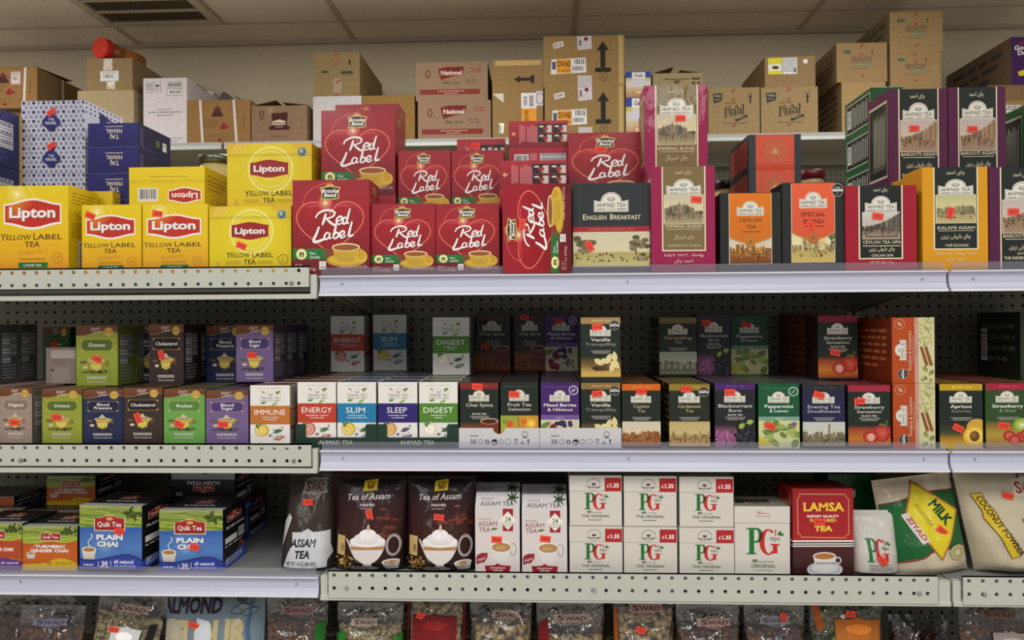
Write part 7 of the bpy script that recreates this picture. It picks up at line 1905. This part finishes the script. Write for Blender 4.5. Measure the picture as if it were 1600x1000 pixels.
# ------------------------------------------------------------------ lowest shelf: clear bags of nuts and fruit
DL = DECK['lowest']
NUTS = {}
def nut_bag(label, u0, u1, vt, fill, A=None, area_=(0, 0, 1, 1), stick=(), Y=1.485, t=0.075, seed=0, turn=0.0, lean=0.1, fillh=0.8, name='nut_bag', edge=None):
    p0, p1, zt = at(u0, 960, Y), at(u1, 960, Y), at((u0 + u1) / 2, vt, Y).z
    w, h = p1.x - p0.x, zt - DL
    pl = Pillow(w, h, t, seed=seed, foot=0.08, seal=0.05, lean=lean, wr=0.006, turn=turn, sag=0.9)
    r = tag(empty(name, ((p0.x + p1.x) / 2, Y + t / 2, ZC + DL)), label, 'bag', 'clear bags on the low shelf')
    inner = Pillow(w * 0.95, h * fillh, t * 0.96, seed=seed, foot=0.08, seal=0.0, lean=lean, wr=0.004, turn=turn, sag=1.2, side=4)
    I = Ink(); n = inner.body(I, (120, 100, 60), 22, 26)
    weld(mesh_obj('filling', I.mesh('filling', fill, n), r))
    I = Ink(); n = pl.body(I, (255, 255, 255), 22, 30, True, 0.0022)
    weld(mesh_obj('film', I.mesh('film', 'clear_bag_film', n), r))
    if A:
        I = Ink(); pl.ink(I, A, *area_, off=0.0032)
        mesh_obj('print', I.mesh('print', 'pouch_film'), r)
    for i, (su, sv, sr) in enumerate(stick):
        p = at(su, sv, Y); x, z = p.x - r.location.x, p.z - DL
        q = pl.at(min(max(x / w + .5, .06), .94), min(max(z / h, .06), .96), True, 0.006)
        sticker(r, q.x, q.y, q.z, sr, seed=int(su))
    return r
def swad_bag(lab=None, labink=None, lx=(20, 84), ly=(40, 130), extra=None, ink=(70, 24, 22), bg=(170, 150, 140), y=14, x=(24, 80)):
    A = Art(100, 260)
    swad_logo(A, x[0], y, x[1], y + 22, ink, bg)
    if lab:
        x0, x1 = lx; y0, y1 = ly
        A.poly([(x0, y0 + 5), (x0 + (x1 - x0) * .35, y0 + 4), ((x0 + x1) / 2, y0), (x1 - (x1 - x0) * .35, y0 + 4), (x1, y0 + 5), (x1 - 2, y1), (x0 + 2, y1)], lab)
        A.line([(x0, y0 + 5), (x0 + (x1 - x0) * .35, y0 + 4), ((x0 + x1) / 2, y0), (x1 - (x1 - x0) * .35, y0 + 4), (x1, y0 + 5)], 1.4, shade(lab, .4))
        A.ell((x0 + x1) / 2, y0 + 22, (x1 - x0) * .28, 9, shade(lab, 1.25))
    if extra: extra(A)
    return A
RDL = (120, 24, 26)
nut_bag('clear bag of mixed brown nuts at the west end of the low shelf', -40, 92, 944, 'brown_nut_fill', None, seed=1, Y=1.56)
nut_bag('crinkled clear bag of nuts with a violet printed crest', 4, 108, 962, 'brown_nut_fill', swad_bag(None, y=26, ink=(60, 50, 96), bg=(130, 124, 140)), seed=2)
def strip_(A): A.poly([(84, 60), (94, 58), (90, 200), (80, 200)], (24, 22, 24)); A.text('SERVE', 74, 102, 110, 7, (200, 190, 180), 0.02, 0, 0, 86)
nut_bag('clear bag of pale shredded fruit leaning beside the almond pouch', 104, 214, 938, 'shredded_fill', swad_bag((206, 206, 206), None, (34, 76), (66, 140), strip_, y=22), seed=3, turn=-9, stick=[(146, 993, 10)])
A = Art(160, 200); A.fine(6, 48, 6, 2.2, (50, 60, 70)); A.text('organic', 10, 50, 12, 5, (50, 60, 70), 0, 0, 0.3)
A.text('ALMOND', -8, 96, 40, 24, (44, 28, 44), 0.035, 0, 0.06, -2); A.text('FLOUR', 16, 138, 92, 44, (186, 172, 130), 0.06, 0, 0, -2); A.ell(14, 78, 20, 30, (176, 168, 146)); A.poly([(56, 46), (78, 50), (84, 72), (76, 96), (54, 88)], (206, 212, 218))
for cx, cy, l, w, a in ((124, 34, 15, 6, -8), (134, 30, 16, 6, 10), (142, 36, 15, 6, -14)):
    leaf(A, cx, cy, l, w, a, (40, 34, 50)); leaf(A, cx, cy, l - 1.4, w - 1.2, a, (126, 138, 146))
leaf(A, 122, 16, 9, 4, -130, (60, 70, 74)); leaf(A, 134, 14, 10, 4, -62, (60, 70, 74)); A.line([(146, 0), (140, 60), (150, 120)], 5, (66, 98, 132))
pouch('flour_pouch', 'pale blue almond flour pouch on the low shelf', 236, 396, 934, 1.476, DL, 0.085, A, (112, 130, 142), [(290, 988, 25)], seed=4, foot=0.1, seal=0.03, lean=0.1, wr=0.004, area_=(0.02, 0, 0.98, 1))
def grn(A): A.poly([(0, 70), (16, 60), (18, 250), (0, 250)], (40, 120, 40)); A.poly([(84, 80), (100, 66), (100, 250), (86, 250)], (40, 120, 40))
nut_bag('clear bag of brown dried fruit with a green edge, beside the almond pouch', 400, 500, 945, 'brown_nut_fill', swad_bag(None, y=20, ink=(90, 30, 30), bg=(150, 120, 116), x=(26, 82), extra=lambda A: A.poly([(84, 60), (98, 54), (96, 250), (80, 250)], (30, 100, 34))), seed=5)
nut_bag('clear green edged bag with two printed crests, second from the almond pouch', 516, 622, 958, 'shredded_fill', swad_bag(None, y=30, extra=grn, bg=(180, 164, 150), x=(22, 64)), seed=6)
nut_bag('clear bag behind the green edged one', 540, 640, 938, 'shredded_fill', swad_bag(None, y=16, bg=(130, 110, 104)), seed=7, Y=1.575)
nut_bag('clear bag of cashews with a red label and dark red side bands', 629, 724, 932, 'cashew_fill', swad_bag(RDL, None, (10, 86), (50, 180), y=8, extra=lambda A: (A.rect(0, 20, 5, 260, (90, 16, 20)), A.rect(95, 20, 100, 260, (90, 16, 20)))), seed=8, stick=[(654, 974, 16)], fillh=0.93)
nut_bag('clear bag of cashews with a curved white tear, beside the red labelled one', 730, 830, 946, 'cashew_fill', swad_bag(None, y=26, x=(36, 82), extra=lambda A: A.line(spline([(66, 28), (80, 40), (86, 60)]), 2, (220, 220, 214))), seed=9)
nut_bag('clear cashew bag with a small red side label', 838, 946, 958, 'cashew_fill', swad_bag(None, y=20, extra=lambda A: A.poly([(4, 44), (16, 30), (20, 90), (2, 110)], (120, 20, 26))), seed=10, fillh=0.72)
nut_bag('clear bag behind the small red side label bag', 850, 950, 936, 'cashew_fill', swad_bag(None, y=12, bg=(120, 96, 90)), seed=11, Y=1.575)
nut_bag('clear cashew bag with a large round crest and orange side band', 962, 1060, 938, 'cashew_fill', swad_bag(None, y=22, x=(24, 82), bg=(176, 140, 136), extra=lambda A: A.poly([(0, 40), (6, 34), (8, 250), (0, 250)], (170, 90, 30))), seed=12, stick=[(1004, 994, 20)], fillh=0.86)
nut_bag('clear crumpled bag lying low with a crest, next to the round crest bag', 1064, 1166, 962, 'brown_nut_fill', swad_bag(None, y=24, bg=(180, 150, 140), x=(30, 86)), seed=13)
nut_bag('clear bag with a dull crest behind the crumpled one', 1070, 1176, 940, 'brown_nut_fill', swad_bag(None, y=18, bg=(110, 84, 80)), seed=14, Y=1.575)
nut_bag('clear bag with a violet round crest and a sticker, beside the cardamom bag', 1174, 1272, 962, 'brown_nut_fill', swad_bag(None, y=20, ink=(60, 56, 90), bg=(150, 146, 154), x=(22, 74), extra=lambda A: A.ring(66, 64, 14, 14, 3, (80, 76, 120))), seed=15, stick=[(1236, 980, 80)])
nut_bag('clear bag of green cardamom pods with an orange label', 1280, 1398, 938, 'cardamom_fill', swad_bag((180, 104, 36), None, (30, 92), (48, 180), y=2, bg=(140, 140, 136), extra=lambda A: A.poly([(0, 14), (8, 10), (16, 70), (8, 80)], (176, 84, 30))), seed=16, stick=[(1342, 972, 4)], fillh=0.95)
nut_bag('dark bag deep in shadow beside the cardamom bag', 1405, 1500, 976, 'brown_nut_fill', None, seed=17, Y=1.60)
nut_bag('clear bag of dark dried fruit at the edge of the view', 1510, 1625, 950, 'brown_nut_fill', swad_bag((150, 140, 134), None, (40, 96), (60, 150), y=20, bg=(120, 100, 90)), seed=18, turn=-4)
